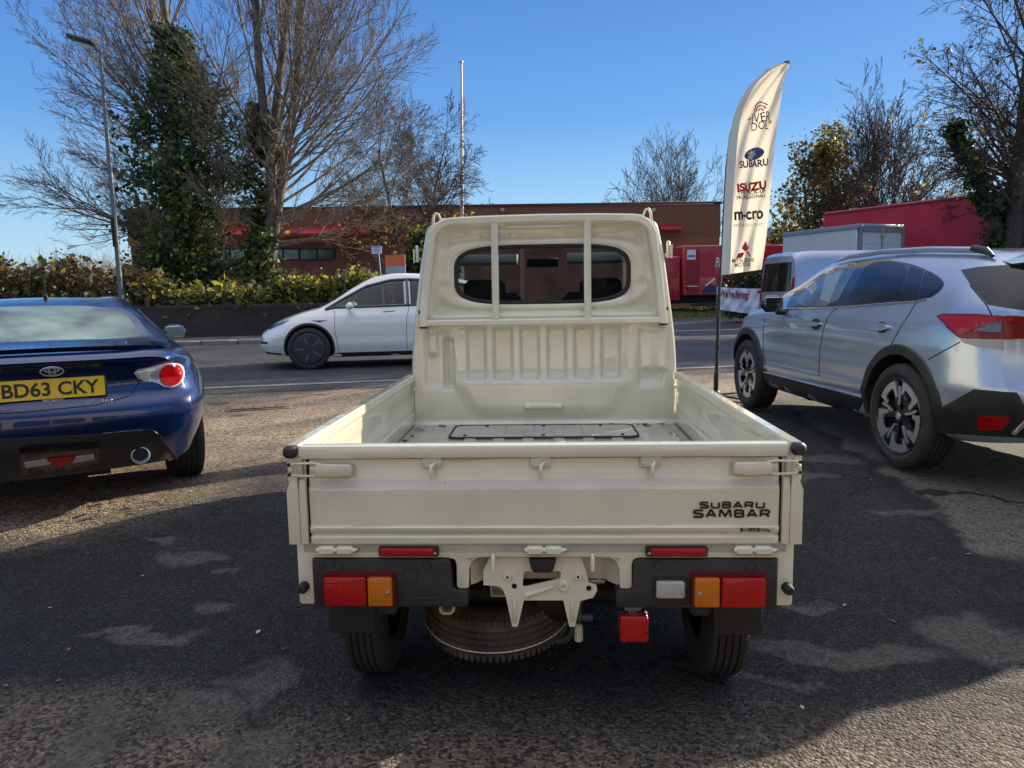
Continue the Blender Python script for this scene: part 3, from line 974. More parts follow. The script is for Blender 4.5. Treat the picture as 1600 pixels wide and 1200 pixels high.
# shell: sides, roof and nose
def front_y(z):
    return 3.33 if z < .92 else 3.33 - (z - .92) * .62
sec = []
for z in lin(.42, 1.62, 16): sec.append((cab_half(z) if z > .56 else .718, z))
for a in lin(0, PI / 2, 8)[1:]:
    sec.append((.628 - .135 + .135 * math.cos(a) - .012 * math.sin(a), 1.62 + .100 * math.sin(a)))
for x in (.40, .28, .14, 0): sec.append((x, 1.722 + .010 * (1 - (x / .48) ** 2)))
full = [(-x, z) for x, z in sec] + [(x, z) for x, z in sec[::-1][1:]]
def shell(inset, mat, name, parent, y0):
    b = MB()
    ts = lin(0, 1, 14)
    n = len(full)
    V = []
    for t in ts:
        for (x, z) in full:
            zz_ = z - inset * (1.0 if z > 1.5 else 0)
            k = 1 - inset / .7
            V.append((x * k * (1 - .04 * t * t), y0 + t * (front_y(zz_) - inset - y0), zz_))
    fs = [(j * n + i, j * n + i + 1, (j + 1) * n + i + 1, (j + 1) * n + i) for j in range(len(ts) - 1) for i in range(n - 1)]
    b.add(V, fs)
    # nose below the windscreen
    k = 1 - inset / .7
    b.grid(lin(-1, 1, 13), lin(.42, .95, 6), lambda u, z: (u * (cab_half(z) if z > .56 else .718) * .96 * k, front_y(z) - inset, z))
    return b.build(name, mat, parent, sharp=50)
shell(0, M['cream'], 'cab_shell', CAB, BL + .03)
shell(.035, M['interior'], 'cab_liner', CAB, BL + .09)
# closing strip from the back panel's edge to the shell is the panel's own lip; window rubber and pane
sq = []
for k in range(96):
    a = 2 * PI * k / 96
    ca, sa = math.cos(a), math.sin(a)
    r = (abs(ca) ** 3.9 + abs(sa) ** 3.9) ** (-1 / 3.9)
    sq.append((r * ca * .462, 1.424 + r * sa * .150))
mb = MB()
mb.tube([(x, BL + .030, z) for x, z in sq], .012, 10, closed=True)
WSEAL = mb.build('window_seal', M['rubber'], CAB)
mb = MB()
mb.prism([(x * .985, 1.424 + (z - 1.424) * .97) for x, z in sq], BL + .034, BL + .038, XZ)
mb.build('window_pane', M['glass'], CAB, sharp=0)
# cabin: seats, dashboard, wheel
for x in (-.33, .33):
    mb = MB(); mb.box((x, BL + .22, 1.05), (.46, .12, .56), .05, Matrix.Rotation(-.15, 3, 'X')); st = mb.build('seat', M['interior'], CAB)
    mb = MB(); mb.box((x, BL + .27, 1.345), (.24, .07, .12), .03); mb.build('headrest', M['interior'], st)
mb = MB()
mb.box((0, 2.98, .98), (1.26, .36, .22), .05)
mb.box((.33, 2.86, 1.08), (.34, .16, .10), .03)
mb.build('dashboard', M['interior'], CAB)
mb = MB()
mb.tube([(.33 + .19 * math.cos(a), 2.62 + .09 * math.sin(a), 1.15 + .165 * math.sin(a)) for a in lin(0, 2 * PI, 29)[:-1]], .014, 8, closed=True)
mb.tube([(.33 - .18, 2.62, 1.15), (.33, 2.66, 1.13), (.33 + .18, 2.62, 1.15)], .016, 8)
mb.build('steering_wheel', M['black_plastic'], CAB)
vc = simple('visor_cloth', (.42, .43, .42), .85)
for x in (-.36, .36):
    mb = MB(); mb.box((x, 2.80, 1.545), (.40, .13, .02), .008, Matrix.Rotation(.55, 3, 'X')); mb.build('sun_visor', vc, CAB)
mb = MB(); mb.box((0, 2.78, 1.52), (.21, .02, .06), .01); mb.build('rear_view_mirror', M['black_plastic'], CAB)
# door mirrors
for s in (-1, 1):
    mb = MB()
    mb.tube([(s * .64, 2.95, 1.10), (s * .74, 2.99, 1.12), (s * .775, 3.0, 1.2)], .011, 8)
    MR = mb.build('door_mirror', M['black_plastic'], CAB)
    b = MB(); b.box((s * .775, 3.0, 1.21), (.13, .06, .20), .025); b.build('mirror_case', M['cream'], MR)
    b = MB(); b.box((s * .775, 2.968, 1.21), (.105, .004, .17), .002); b.build('mirror_glass', M['mirror'], MR)
# guard frame ------------------------------------------------------------
path = [(-.637, 1.158), (-.633, 1.20), (-.612, 1.40), (-.585, 1.58)]
for a in lin(PI, PI / 2, 8): path.append((-.475 + .108 * math.cos(a), 1.592 + .112 * math.sin(a)))
path += [(-.3, 1.710), (0, 1.713)]
path += [(-x, z) for x, z in path[-2::-1]]
mb = MB()
sweep_rect(mb, path, .043, .034, BL - .030)
GF = mb.build('guard_frame', M['cream'], TRUCK, sharp=40)
mb = MB(); sweep_rect(mb, [(-.634, 1.173), (0, 1.174), (.634, 1.173)], .036, .030, BL - .031); mb.build('rail', M['cream'], GF, sharp=40)
for x in (-.247, .240):
    mb = MB(); sweep_rect(mb, [(x, 1.188), (x, 1.66), (x, 1.70)], .037, .026, BL - .032); mb.build('bar', M['cream'], GF, sharp=40)
mb = MB()
mb.tube([(-.180, BL - .02, 1.705), (-.182, BL - .02, 1.680), (-.170, BL - .02, 1.672), (.160, BL - .02, 1.672), (.172, BL - .02, 1.680), (.170, BL - .02, 1.705)], .0065, 8)
mb.build('grab_rod', M['cream'], GF)
for s in (-1, 1):
    mb = MB()
    mb.tube([(s * .585, BL + .05, 1.675), (s * .578, BL + .045, 1.738), (s * .565, BL + .04, 1.758), (s * .550, BL + .04, 1.752), (s * .535, BL + .04, 1.715)], .0075, 8)
    mb.build('roof_hook', M['cream'], GF)
    mb = MB()
    mb.box((s * .672, BL + .05, 1.545), (.014, .03, .09), .004)
    mb.tube([(s * .655, BL + .05, 1.52), (s * .690, BL + .05, 1.50), (s * .690, BL + .05, 1.57)], .006, 8)
    mb.build('side_bracket', M['cream'], GF)
    for (x, z) in ((.590, 1.575), (.668, 1.232)):
        mb = MB(); mb.lathe([(.011, 0), (.010, -.006), (.001, -.008)], 14, c=(s * x * .985, BL + (.004 if z < 1.4 else .012), z), axis='y'); mb.build('bolt', M['decal_black'], GF)
    mb = MB(); mb.box((s * .637, BL - .03, 1.150), (.044, .034, .008), .002); mb.build('end_cap', M['rubber'], GF)

# rear panel and lamps -----------------------------------------------------
R_ = [(.722, .600), (.722, .420), (.716, .414), (.680, .414), (.677, .420), (.677, .553), (.673, .557), (.280, .557), (.267, .552), (.262, .540), (.262, .470), (.256, .463), (.230, .463), (.226, .470), (.225, .522), (.216, .545), (.200, .556), (.185, .558)]
poly = R_ + [(-x + .012 if abs(x) < .27 else -x, z) for x, z in R_[::-1]]
mb = MB(); mb.prism(poly, .002, .045, XZ)
RP = mb.build('rear_panel', M['cream'], TRUCK)
bevel_mesh(RP, .004, 2)
mb = MB()
mb.grid(lin(-.212, .226, 24), lin(.462, .560, 12), lambda x, z: (x, .085 - .05 * sstep(.535, .558, z) - .05 * (sstep(-.17, -.208, x) + sstep(.185, .222, x)), z))
mb.build('recess_panel', M['cream'], RP, sharp=60)
for s in (-1, 1):
    mb = MB()
    P_ = [(.674, .555), (.674, .416), (.66, .409), (.222, .409), (.216, .415), (.216, .458), (.220, .461), (.252, .461), (.262, .468), (.265, .540), (.268, .550), (.280, .555)]
    mb.prism([(s * x, z) for x, z in P_], -.006, .05, XZ)
    BP = mb.build('bumper_panel', M['black_plastic'], TRUCK)
    bevel_mesh(BP, .006, 2)
    for (x, z, r) in ((.600, .537, .014), (.335, .537, .014), (.648, .538, .009)) + (((.385, .505, .022),) if s < 0 else ()):
        mb = MB(); mb.tube([(s * x + r * math.cos(a), -.0065, z + r * math.sin(a)) for a in lin(0, 2 * PI, 21)[:-1]], .0016, 6, closed=True); mb.build('plug_ring', M['black_plastic'], BP)
    for z in (.437, .422):
        mb = MB(); mb.box((s * .36, -.0062, z), (.12, .003, .004), .001); mb.build('moulded_line', M['black_plastic'], BP)
    z0, z1 = .421, .515
    mb = MB()
    mb.prism(rr(.106, .0485, .010, 4, s * .534, (z0 + z1) / 2), -.028, -.002, XZ)
    TL = mb.build('tail_lamp', M['red_lens_dark'], TRUCK)
    for nm, a, b, mt_ in (('red_lens', .511, .634, 'red_lens'), ('amber_lens', .434, .506, 'amber_lens')):
        mb = MB()
        mb.prism(rr((b - a) / 2, .0435, .007, 4, s * (a + b) / 2, (z0 + z1) / 2), -.040, -.026, XZ)
        bevel_mesh(mb.build(nm, M[mt_], TL), .004, 2)
    mb = MB(); mb.lathe([(.007, 0), (.006, -.005), (.001, -.006)], 12, c=(s * .447, -.040, .468), axis='y'); mb.build('screw', M['screw'], TL)
    mb = MB(); mb.prism(rr(.088, .0145, .005, 3, s * .387, .5805), -.014, .004, XZ)
    RF = mb.build('reflector', M['black_plastic'], TRUCK)
    mb = MB(); mb.prism(rr(.079, .0115, .004, 3, s * .391, .5805), -.021, -.012, XZ); bevel_mesh(mb.build('lens', M['red_lens'], RF), .003, 2)
    mb = MB(); mb.lathe([(.005, 0), (.004, -.004), (.001, -.005)], 10, c=(s * .308, -.0205, .5785), axis='y'); mb.build('screw', M['screw'], RF)
    # round rubber stops, side button
    mb = MB()
    mb.lathe([(.0155, .004), (.0155, -.020), (.012, -.030), (.005, -.032), (.004, -.029), (.0005, -.029)], 20, c=(s * .704, 0, .470), axis='y')
    mb.build('rubber_stop', M['rubber'], TRUCK)
    mb = MB()
    mb.lathe([(.016, 0), (.016, s * .016), (.012, s * .020), (.001, s * .02)], 16, c=(s * .7225, .10, .505), axis='x')
    mb.build('side_marker', M['black_plastic'], TRUCK)
    # mud flaps and wheels
    mb = MB()
    mb.box((s * .601, .135, .356), (.150, .008, .185), .003, Matrix.Rotation(-.06, 3, 'X'))
    mb.build('mud_flap', M['rubber'], TRUCK)
    for y in (.445, 2.62):
        wheel(TRUCK, (s * .590, y, .272), .272, .145, .155, rim_steel, s)
# reversing lamp on the right only
mb = MB()
mb.prism(rr(.046, .0305, .008, 4, .3685, .4720), -.016, -.002, XZ); RV = mb.build('reversing_lamp', M['black_plastic'], TRUCK)
mb = MB()
mb.prism(rr(.0405, .0255, .007, 4, .3685, .4720), -.030, -.014, XZ); bevel_mesh(mb.build('lens', M['clear_lens'], RV), .004, 2)
mb = MB(); mb.lathe([(.006, 0), (.005, -.004), (.001, -.005)], 10, c=(.403, -.030, .466), axis='y'); mb.build('screw', M['screw'], RV)

# plate bracket, with a slot through it -----------------------------------------
def cpx(cx, cy, Y=2.10):
    p = at(620 + cx / 3.478, 840 + cy / 3.478, Y)
    return (p.x + .022, p.z)
outer = [(505, 112), (1005, 112), (1030, 190), (1045, 250), (1085, 262), (1090, 290), (1068, 330), (998, 348), (968, 488), (938, 488), (905, 345), (690, 345), (657, 488), (627, 488), (592, 325), (575, 285), (555, 268), (470, 262), (470, 180)]
hole = [(688, 195), (684, 268), (700, 270), (888, 226), (892, 192), (880, 186), (700, 186)]
o2 = [cpx(*p) for p in outer]
h2 = [cpx(*p) for p in hole]
ring = o2[:2] + [o2[1]] and o2
brg = o2 + [o2[0]] + h2 + [h2[0]]
mb = MB(); mb.prism(brg, .020, .026, XZ)
PB = mb.build('plate_bracket', M['cream'], TRUCK)
mb = MB()
for (cx, cy, r) in ((602, 214, .014), (985, 212, .014), (905, 264, .018)):
    x, z = cpx(cx, cy)
    mb.lathe([(r, .022), (r, .016), (r * .75, .011), (r * .3, .011), (r * .28, .018), (.0005, .018)], 18, c=(x, 0, z), axis='y')
x, z = cpx(640, 400); mb.box((x, .016, z), (.010, .010, .07), .004)
x, z = cpx(955, 400); mb.box((x, .016, z), (.010, .010, .07), .004)
x0, z0_ = cpx(700, 318); x1, z1_ = cpx(850, 268)
mb.tube([(x0, .019, z0_), (x1, .019, z1_)], .008, 10)
mb.build('boss', M['cream'], PB)
for (cx, cy, r, y) in ((638, 266, .008, .0185), (1044, 278, .008, .0185), (602, 214, .004, .0105), (985, 212, .004, .0105)):
    x, z = cpx(cx, cy); mb = MB(); mb.lathe([(r, y), (.0005, y)], 14, c=(x, 0, z), axis='y'); mb.build('bolt_hole', M['hole'], PB)
for (cx, cy) in ((522, 150), (1066, 148)):
    x, z = cpx(cx, cy, 2.06)
    mb = MB(); mb.tube([(x, .0, z + .022), (x, -.012, z + .015), (x, -.014, z - .022)], .0058, 10); mb.build('stop_pin', M['cream'], PB)
mb = MB()
x, z = cpx(792, 140)
mb.prism([(x - .040, z + .020), (x + .042, z + .020), (x + .030, z - .014), (x + .022, z - .020), (x - .022, z - .020), (x - .031, z - .014)], -.012, .06, XZ)
bevel_mesh(mb.build('buffer', M['rubber'], TRUCK), .005, 2)
# rear fog lamp hung below the panel
mb = MB()
mb.box((.268, .035, .392), (.05, .012, .020), .003)
mb.box((.268, .035, .380), (.026, .016, .012), .003)
FG = mb.build('rear_fog_lamp', M['steel'], TRUCK)
mb = MB(); mb.box((.268, .038, .345), (.088, .030, .078), .010); mb.build('housing', M['black_plastic'], FG)
mb = MB(); mb.prism(rr(.0425, .0405, .010, 4, .268, .3415), -.006, .028, XZ); bevel_mesh(mb.build('lens', M['red_lens'], FG), .007, 3)
for x in (.234, .302):
    mb = MB(); mb.lathe([(.004, 0), (.003, -.003), (.0005, -.003)], 8, c=(x, -.006, .334), axis='y'); mb.build('screw', M['red_lens_dark'], FG)
# underside: rails, axle, spare wheel, carrier ------------------------------------
mb = MB()
for s in (-1, 1):
    mb.box((s * .36, 1.2, .50), (.07, 2.2, .14), .006)
for y in (.14, .9, 1.6):
    mb.box((0, y, .53), (1.25, .07, .09), .006)
mb.tube([(-.52, .445, .272), (.52, .445, .272)], .04, 12)
mb.lathe([(.02, -.11), (.10, -.07), (.11, 0), (.10, .07), (.02, .11)], 16, c=(.05, .445, .275), axis='x')
mb.box((-.33, 1.6, .40), (.35, .7, .20), .02)
mb.box((0, 2.5, .45), (.9, 1.2, .22), .02)
mb.box((0, .95, .576), (1.32, 1.7, .014), 0)
for s in (-1, 1):
    mb.box((s * .46, .445, .40), (.06, .9, .04), .01)
    mb.box((s * .46, .445, .34), (.05, .12, .14), .01)
mb.build('chassis', simple('underbody_black', (.018, .017, .016), .7, noise=.4, nscale=10, bump=.2), TRUCK)
mb = MB()
mb.box((-.115, .155, .43), (.085, .006, .07), .003)
mb.box((-.158, .135, .43), (.006, .045, .075), .002)
mb.box((-.115, .135, .468), (.085, .045, .006), .002)
mb.box((-.115, .135, .393), (.085, .045, .006), .002)
mb.build('tow_bracket', M['cream_dull'], TRUCK)
mb = MB()
mb.prism([(-.318, .41), (-.318, .355), (-.308, .343), (-.282, .343), (-.270, .355), (-.270, .41), (-.276, .41), (-.277, .358), (-.285, .350), (-.305, .350), (-.312, .358), (-.312, .41)], .09, .15, XZ)
mb.build('tie_loop', M['cream_dull'], TRUCK)
mb = MB()
mb.lathe([(.018, 0), (.018, .12), (.014, .12), (.014, .01), (.001, .01)], 16, c=(-.385, .16, .392), axis='y')
mb.build('exhaust_pipe', M['steel'], TRUCK)
SW = empty('spare_wheel'); SW.parent = TRUCK; SW.location = (-.172, .545, .188); SW.rotation_euler = (math.radians(7), math.radians(-1.5), 0)
mb = MB()
Rt, s_ = .264, .078
prof = [(.150, -s_ * .85), (.17, -s_ * 1.0), (.215, -s_ * 1.04), (.243, -s_ * .96), (.256, -s_ * .78)]
for gx in (-.5, -.17, .17, .5):
    prof += [(Rt, s_ * (gx - .06)), (Rt - .007, s_ * (gx - .045)), (Rt - .007, s_ * (gx + .045)), (Rt, s_ * (gx + .06))]
prof += [(.256, s_ * .78), (.243, s_ * .96), (.215, s_ * 1.04), (.17, s_ * 1.0), (.150, s_ * .85)]
mb.lathe(prof, 72)
mb.build('tyre', M['tyre_lit'], SW, sharp=30)
mb = MB()
rnd = random.Random(4)
for row, z, hh in ((0, -.84, .30), (1, -.335, .24), (2, 0, .24), (3, .335, .24), (4, .84, .30)):
    for k in range(74):
        a = 2 * PI * (k + .5 * (row % 2)) / 74
        r = Rt - .004 if row in (1, 2, 3) else Rt - .010
        mb.box((math.cos(a) * r, math.sin(a) * r, z * s_), (.016, .0150, s_ * hh), .003,
               Matrix.Rotation(a, 3, 'Z') @ Matrix.Rotation((.35 if row % 2 else -.35) if row in (1, 2, 3) else .0, 3, 'X'))
mb.build('tread_block', M['tyre_lit'], SW, sharp=30)['kind'] = 'stuff'
mb = MB()
mb.tube([(math.cos(a) * (Rt + .0032), math.sin(a) * (Rt + .0032), -.034) for a in lin(0, 2 * PI, 61)[:-1]], .0026, 5, closed=True)
mb.build('chalk_line', M['white_paper'], SW)
mb = MB()
mb.lathe([(.157, .062), (.150, .068), (.140, .045), (.135, .0), (.11, -.005), (.09, .022), (.05, .030), (.03, .02), (.001, .02)], 40)
RMs = mb.build('rim', M['steel'], SW)
for k in range(9):
    a = 2 * PI * k / 9
    mb = MB(); mb.lathe([(.012, .006), (.001, .006)], 10, c=(math.cos(a) * .118, math.sin(a) * .118, 0)); mb.build('vent_hole', M['hole'], RMs)
mb = MB()
mb.tube([(.105, .18, .40), (.108, .17, .36), (.100, .16, .30), (.092, .16, .25), (.075, .19, .215), (.045, .21, .20)], .010, 8)
mb.tube([(.120, .15, .385), (.128, .145, .37), (.118, .14, .36), (.112, .14, .30)], .006, 8)
mb.box((.118, .14, .315), (.05, .018, .022), .006)
mb.lathe([(.016, 0), (.016, .03), (.001, .03)], 10, c=(.125, .14, .315), axis='x')
mb.build('spare_carrier', simple('carrier_steel', (.10, .095, .09), .5, metal=.5, noise=.3), TRUCK)
mb = MB(); mb.lathe([(.013, -.03), (.013, .02), (.008, .024), (.001, .024)], 6, c=(.112, .135, .27)); mb.build('carrier_nut', M['cream_dull'], TRUCK)
# dead leaves along the foot of the cab wall
rnd = random.Random(11)
mb = MB()
for k in range(120):
    x = rnd.uniform(-.66, .66)
    y = BL - .012 - abs(rnd.gauss(0, .03))
    if rnd.random() < .25: x, y = rnd.choice((-1, 1)) * rnd.uniform(.62, .69), rnd.uniform(1.2, 1.88)
    sz = rnd.uniform(.006, .022)
    a = rnd.uniform(0, 6.3)
    z = bedz(x, y) + .006
    u, v = Vector((math.cos(a), math.sin(a), rnd.uniform(-.2, .2))) * sz, Vector((-math.sin(a), math.cos(a), rnd.uniform(-.2, .4))) * sz * rnd.uniform(.2, .6)
    c = Vector((x, y, z))
    mb.add([c - u, c - v, c + u, c + v], [(0, 1, 2, 3)])
tag(mb.build('leaf_litter', simple('dead_leaf', (.035, .025, .015), .8), None, sharp=0, fix=False), 'dark leaf debris swept against the foot of the cab wall in the load bed', 'leaf debris', kind='stuff').location = TRUCK.location
# blue paper mask lying on the dashboard
mb = MB()
mb.grid(lin(-.09, .09, 10), lin(-.05, .05, 7), lambda u, v: (u, v, .018 * math.cos(u * 12) + .010 * math.cos(v * 40) - .1 * v))
fm = tag(mb.build('face_mask', simple('mask_paper', (.22, .50, .72), .8), None), 'pale blue paper face mask seen through the pickup rear window', 'face mask')
fm.location = TRUCK.location + Vector((-.17, 2.9, 1.115))
fm.rotation_euler = (.5, 0.12, .2)
# ------------------------------------------------------------------ cars: lofted bodies with everything else laid on their surface
def cr_points(P, sub):
    out = []
    n = len(P)
    for i in range(n - 1):
        p0, p1, p2, p3 = P[max(i - 1, 0)], P[i], P[i + 1], P[min(i + 2, n - 1)]
        for k in range(sub):
            t = k / sub
            out.append(tuple(.5 * (2*b + (c - a)*t + (2*a - 5*b + 4*c - d)*t*t + (3*b - a - 3*c + d)*t**3) for a, b, c, d in zip(p0, p1, p2, p3)))
    out.append(tuple(P[-1]))
    return out
class Car:
    def __init__(self, name, loc, yaw, rows, rear, cr, front, cf, paint_mat, label, cat, group=None, sub=8, crease=()):
        self.root = empty(name, loc, yaw, label, cat, group)
        self.W = Matrix.Translation(Vector(loc)) @ Matrix.Rotation(yaw, 4, 'Z')
        self.Wi = self.W.inverted()
        ys = [r[0] for r in rows]
        cols = [pchip(ys, [r[k] for r in rows]) for k in range(1, 11)]
        y0, y1 = ys[0], ys[-1]
        T = sorted(set([y0 + d for d in (0, .012, .03, .06, .1, .15, .21, .28, .36)] + [y1 - d for d in (0, .012, .03, .06, .1, .15, .21, .28, .36)] + list(np.linspace(y0 + .42, y1 - .42, 60))))
        fr = lambda z: float(np.interp(z, [p[0] for p in rear], [p[1] for p in rear]))
        ff = lambda z: float(np.interp(z, [p[0] for p in front], [p[1] for p in front]))
        L = y1 - y0
        wmx = max(r[5] for r in rows)
        def place(x, y, z):
            wr = max(0, 1 - (y - y0) / .75) ** 1.5
            wf = max(0, 1 - (y1 - y) / .75) ** 1.5
            q = min(1, abs(x) / wmx)
            if crease and q > .55:
                fade = sstep(.55, .85, q) * (1 - wr) * (1 - wf)
                for zc, hh, A in crease:
                    x += math.copysign(A * math.exp(-((z - zc) / hh) ** 2) * fade, x)
            return (x, y + wr * (fr(z) + cr * q ** 2.6) - wf * (ff(z) + cf * q ** 2.2), z)
        V, idx = [], []
        S = None
        for y in T:
            zb, zs, ws, zm, wm, ze, we, zr, wr_, zt = [c(y) for c in cols]
            P = [(0, zb), (ws * .92, zb), (ws, zs), (wm, zm), (we, ze), (wr_, zr), (wr_ * .55, zr + (zt - zr) * .78), (0, zt)]
            pts = [P[0], (ws * .5, zb)] + cr_points(P[1:], sub)
            S = len(pts)
            idx.append(([len(V) + k for k in range(S)], [len(V) + S + k for k in range(S)]))
            V += [place(x, y, z) for x, z in pts] + [place(-x, y, z) for x, z in pts]
        F = []
        for a, b in zip(idx, idx[1:]):
            for k in range(S - 1):
                F.append((a[0][k], b[0][k], b[0][k + 1], a[0][k + 1]))
                F.append((a[1][k], a[1][k + 1], b[1][k + 1], b[1][k]))
        for end, y in ((0, T[0]), (-1, T[-1])):
            zb, zs, ws, zm, wm, ze, we, zr, wr_, zt = [c(y) for c in cols]
            P = [(0, zb), (ws * .92, zb), (ws, zs), (wm, zm), (we, ze), (wr_, zr), (wr_ * .55, zr + (zt - zr) * .78), (0, zt)]
            pts = [P[0], (ws * .5, zb)] + cr_points(P[1:], sub)
            K = 16
            rows_ = []
            for k, (x, z) in enumerate(pts):
                r = [idx[end][1][k]]
                for j in range(1, K):
                    r.append(len(V)); V.append(place(x * (2 * j / K - 1), y, z))
                r.append(idx[end][0][k])
                rows_.append(r)
            for a, b in zip(rows_, rows_[1:]):
                for j in range(K):
                    q = (a[j], a[j + 1], b[j + 1], b[j])
                    F.append(q if end == 0 else q[::-1])
        me = bpy.data.meshes.new('body')
        me.from_pydata(V, [], F)
        bm = bmesh.new(); bm.from_mesh(me)
        bmesh.ops.remove_doubles(bm, verts=bm.verts, dist=1e-5)
        bmesh.ops.dissolve_degenerate(bm, dist=1e-6, edges=bm.edges)
        bmesh.ops.recalc_face_normals(bm, faces=bm.faces)
        self.bvh = BVHTree.FromBMesh(bm)
        bm.to_mesh(me); bm.free()
        me.materials.append(paint_mat)
        self.paint = paint_mat
        self.body = link(bpy.data.objects.new('body', me), self.root)
        self.cuts = []
    # rays ------------------------------------------------------------
    def hit(self, o, d):
        p, n, i, _ = self.bvh.ray_cast(o, d)
        if p is None:
            # nearest point of the surface to the ray
            best = None
            for k in range(60):
                q = o + d * (.2 + k * .2)
                p2, n2, i2, dist = self.bvh.find_nearest(q)
                if best is None or dist < best[0]:
                    best = (dist, p2, n2)
            p, n = best[1], best[2]
        if n.dot(d) > 0: n = -n
        return p, n
    def px(self, u, v):
        o = self.Wi @ CAM_POS
        d = (self.Wi.to_3x3() @ pray(u, v)).normalized()
        return self.hit(o, d)
    def side(self, s):
        return lambda y, z: self.hit(Vector((s * 3, y, z)), Vector((-s, 0, 0)))
    def rearmap(self, x, z):
        return self.hit(Vector((x, -4, z)), Vector((0, 1, 0)))
    # skins -------------------------------------------------------------
    def patch(self, name, poly, mp, mat, eps=.003, seg=.05, smooth=0, parent=None, mirror=False, depth=None):
        for _ in range(smooth):
            q = []
            for a, b in zip(poly, poly[1:] + poly[:1]):
                q.append((a[0] * .75 + b[0] * .25, a[1] * .75 + b[1] * .25))
                q.append((a[0] * .25 + b[0] * .75, a[1] * .25 + b[1] * .75))
            poly = q
        bm = bmesh.new()
        f = bm.faces.new([bm.verts.new((u, v, 0)) for u, v in poly])
        bmesh.ops.triangulate(bm, faces=bm.faces[:])
        for _ in range(7):
            es = [e for e in bm.edges if e.calc_length() > seg]
            if not es: break
            bmesh.ops.subdivide_edges(bm, edges=es, cuts=1)
            bmesh.ops.triangulate(bm, faces=[f for f in bm.faces if len(f.verts) > 3])
        bm.verts.ensure_lookup_table()
        bnd = [e for e in bm.edges if e.is_boundary]
        V, N = [], []
        for v in bm.verts:
            p, n = mp(v.co.x, v.co.y)
            V.append(p + n * eps); N.append((p, n))
        idx = {v: i for i, v in enumerate(bm.verts)}
        F = [tuple(idx[v] for v in f.verts) for f in bm.faces]
        low = {}
        d = depth if depth is not None else -.004
        for e in bnd:
            f = e.link_faces[0]
            vs = list(f.verts)
            a, b = e.verts
            ia = vs.index(a)
            if vs[(ia + 1) % len(vs)] is not b: a, b = b, a
            for v in (a, b):
                if v not in low:
                    low[v] = len(V); p, n = N[idx[v]]; V.append(p + n * d)
            F.append((idx[b], idx[a], low[a], low[b]))
        bm.free()
        out = []
        for s in ((1, -1) if mirror else (1,)):
            m_ = MB()
            m_.add([(p.x * s, p.y, p.z) for p in V], F)
            out.append(m_.build(name, mat, parent or self.root, sharp=35))
        return out if mirror else out[0]
    def seam(self, pts, mp, r=.0035, name='panel_gap', mat=None, mirror=False, lift=.0, n=8, parent=None):
        P = []
        pp = [(a[0], a[1]) for a in pts]
        for a, b in zip(pp, pp[1:]):
            for k in range(n):
                t = k / n
                P.append((a[0] + (b[0] - a[0]) * t, a[1] + (b[1] - a[1]) * t))
        P.append(pp[-1])
        Q = []
        for u, v in P:
            p, nn = mp(u, v); Q.append(p + nn * lift)
        for s in ((1, -1) if mirror else (1,)):
            b = MB(); b.tube([(q.x * s, q.y, q.z) for q in Q], r, 6)
            b.build(name, mat or M['hole'], parent or self.root, sharp=60)
    def cutter(self, mb, mat):
        self.cuts.append((mb, mat))
    def finish(self):
        obs = []
        for mb, mat in self.cuts:
            c = mb.build('cutter', mat)
            c.matrix_world = self.W
            md = self.body.modifiers.new('cut', 'BOOLEAN')
            md.operation = 'DIFFERENCE'; md.object = c; md.solver = 'EXACT'
            md.material_mode = 'TRANSFER'
            obs.append(c)
        bpy.context.view_layer.update()
        dg = bpy.context.evaluated_depsgraph_get()
        me = bpy.data.meshes.new_from_object(self.body.evaluated_get(dg), depsgraph=dg)
        self.body.modifiers.clear()
        self.body.data = me
        me.shade_smooth()
        me.set_sharp_from_angle(angle=math.radians(38))
        for c in obs:
            bpy.data.objects.remove(c)
    def arch(self, s, y, z, r, inner=.62):
        b = MB(); b.lathe([(.001, 0), (r, 0), (r, .40), (.001, .40)], 48, c=(s * inner - (.40 if s < 0 else 0) + (.0 if s > 0 else .0), y, z), axis='x')
        self.cutter(b, M['interior'])
    def arch_trim(self, s, y, z, r0, r1, a0, a1, mat, name='arch_trim', eps=.012):
        """cladding ring; angles from the rear horizontal, over the top"""
        mp = self.side(s)
        n = 26
        V = []
        for k in range(n + 1):
            a = a0 + (a1 - a0) * k / n
            ca, sa = -math.cos(a), math.sin(a)
            for j, rr_ in enumerate((r0 - .004, r0, (r0 + r1) / 2, r1 - .008, r1)):
                zz_ = max(z + sa * rr_, .24)
                p, nn = mp(y + ca * rr_, zz_)
                off = (-.05, eps, eps * 1.2, eps, -.003)[j]
                V.append((p.x + s * off, y + ca * rr_, zz_))
        F = [(k * 5 + j, k * 5 + j + 1, (k + 1) * 5 + j + 1, (k + 1) * 5 + j) for k in range(n) for j in range(4)]
        b = MB(); b.add(V, F)
        return b.build(name, mat, self.root, sharp=40)

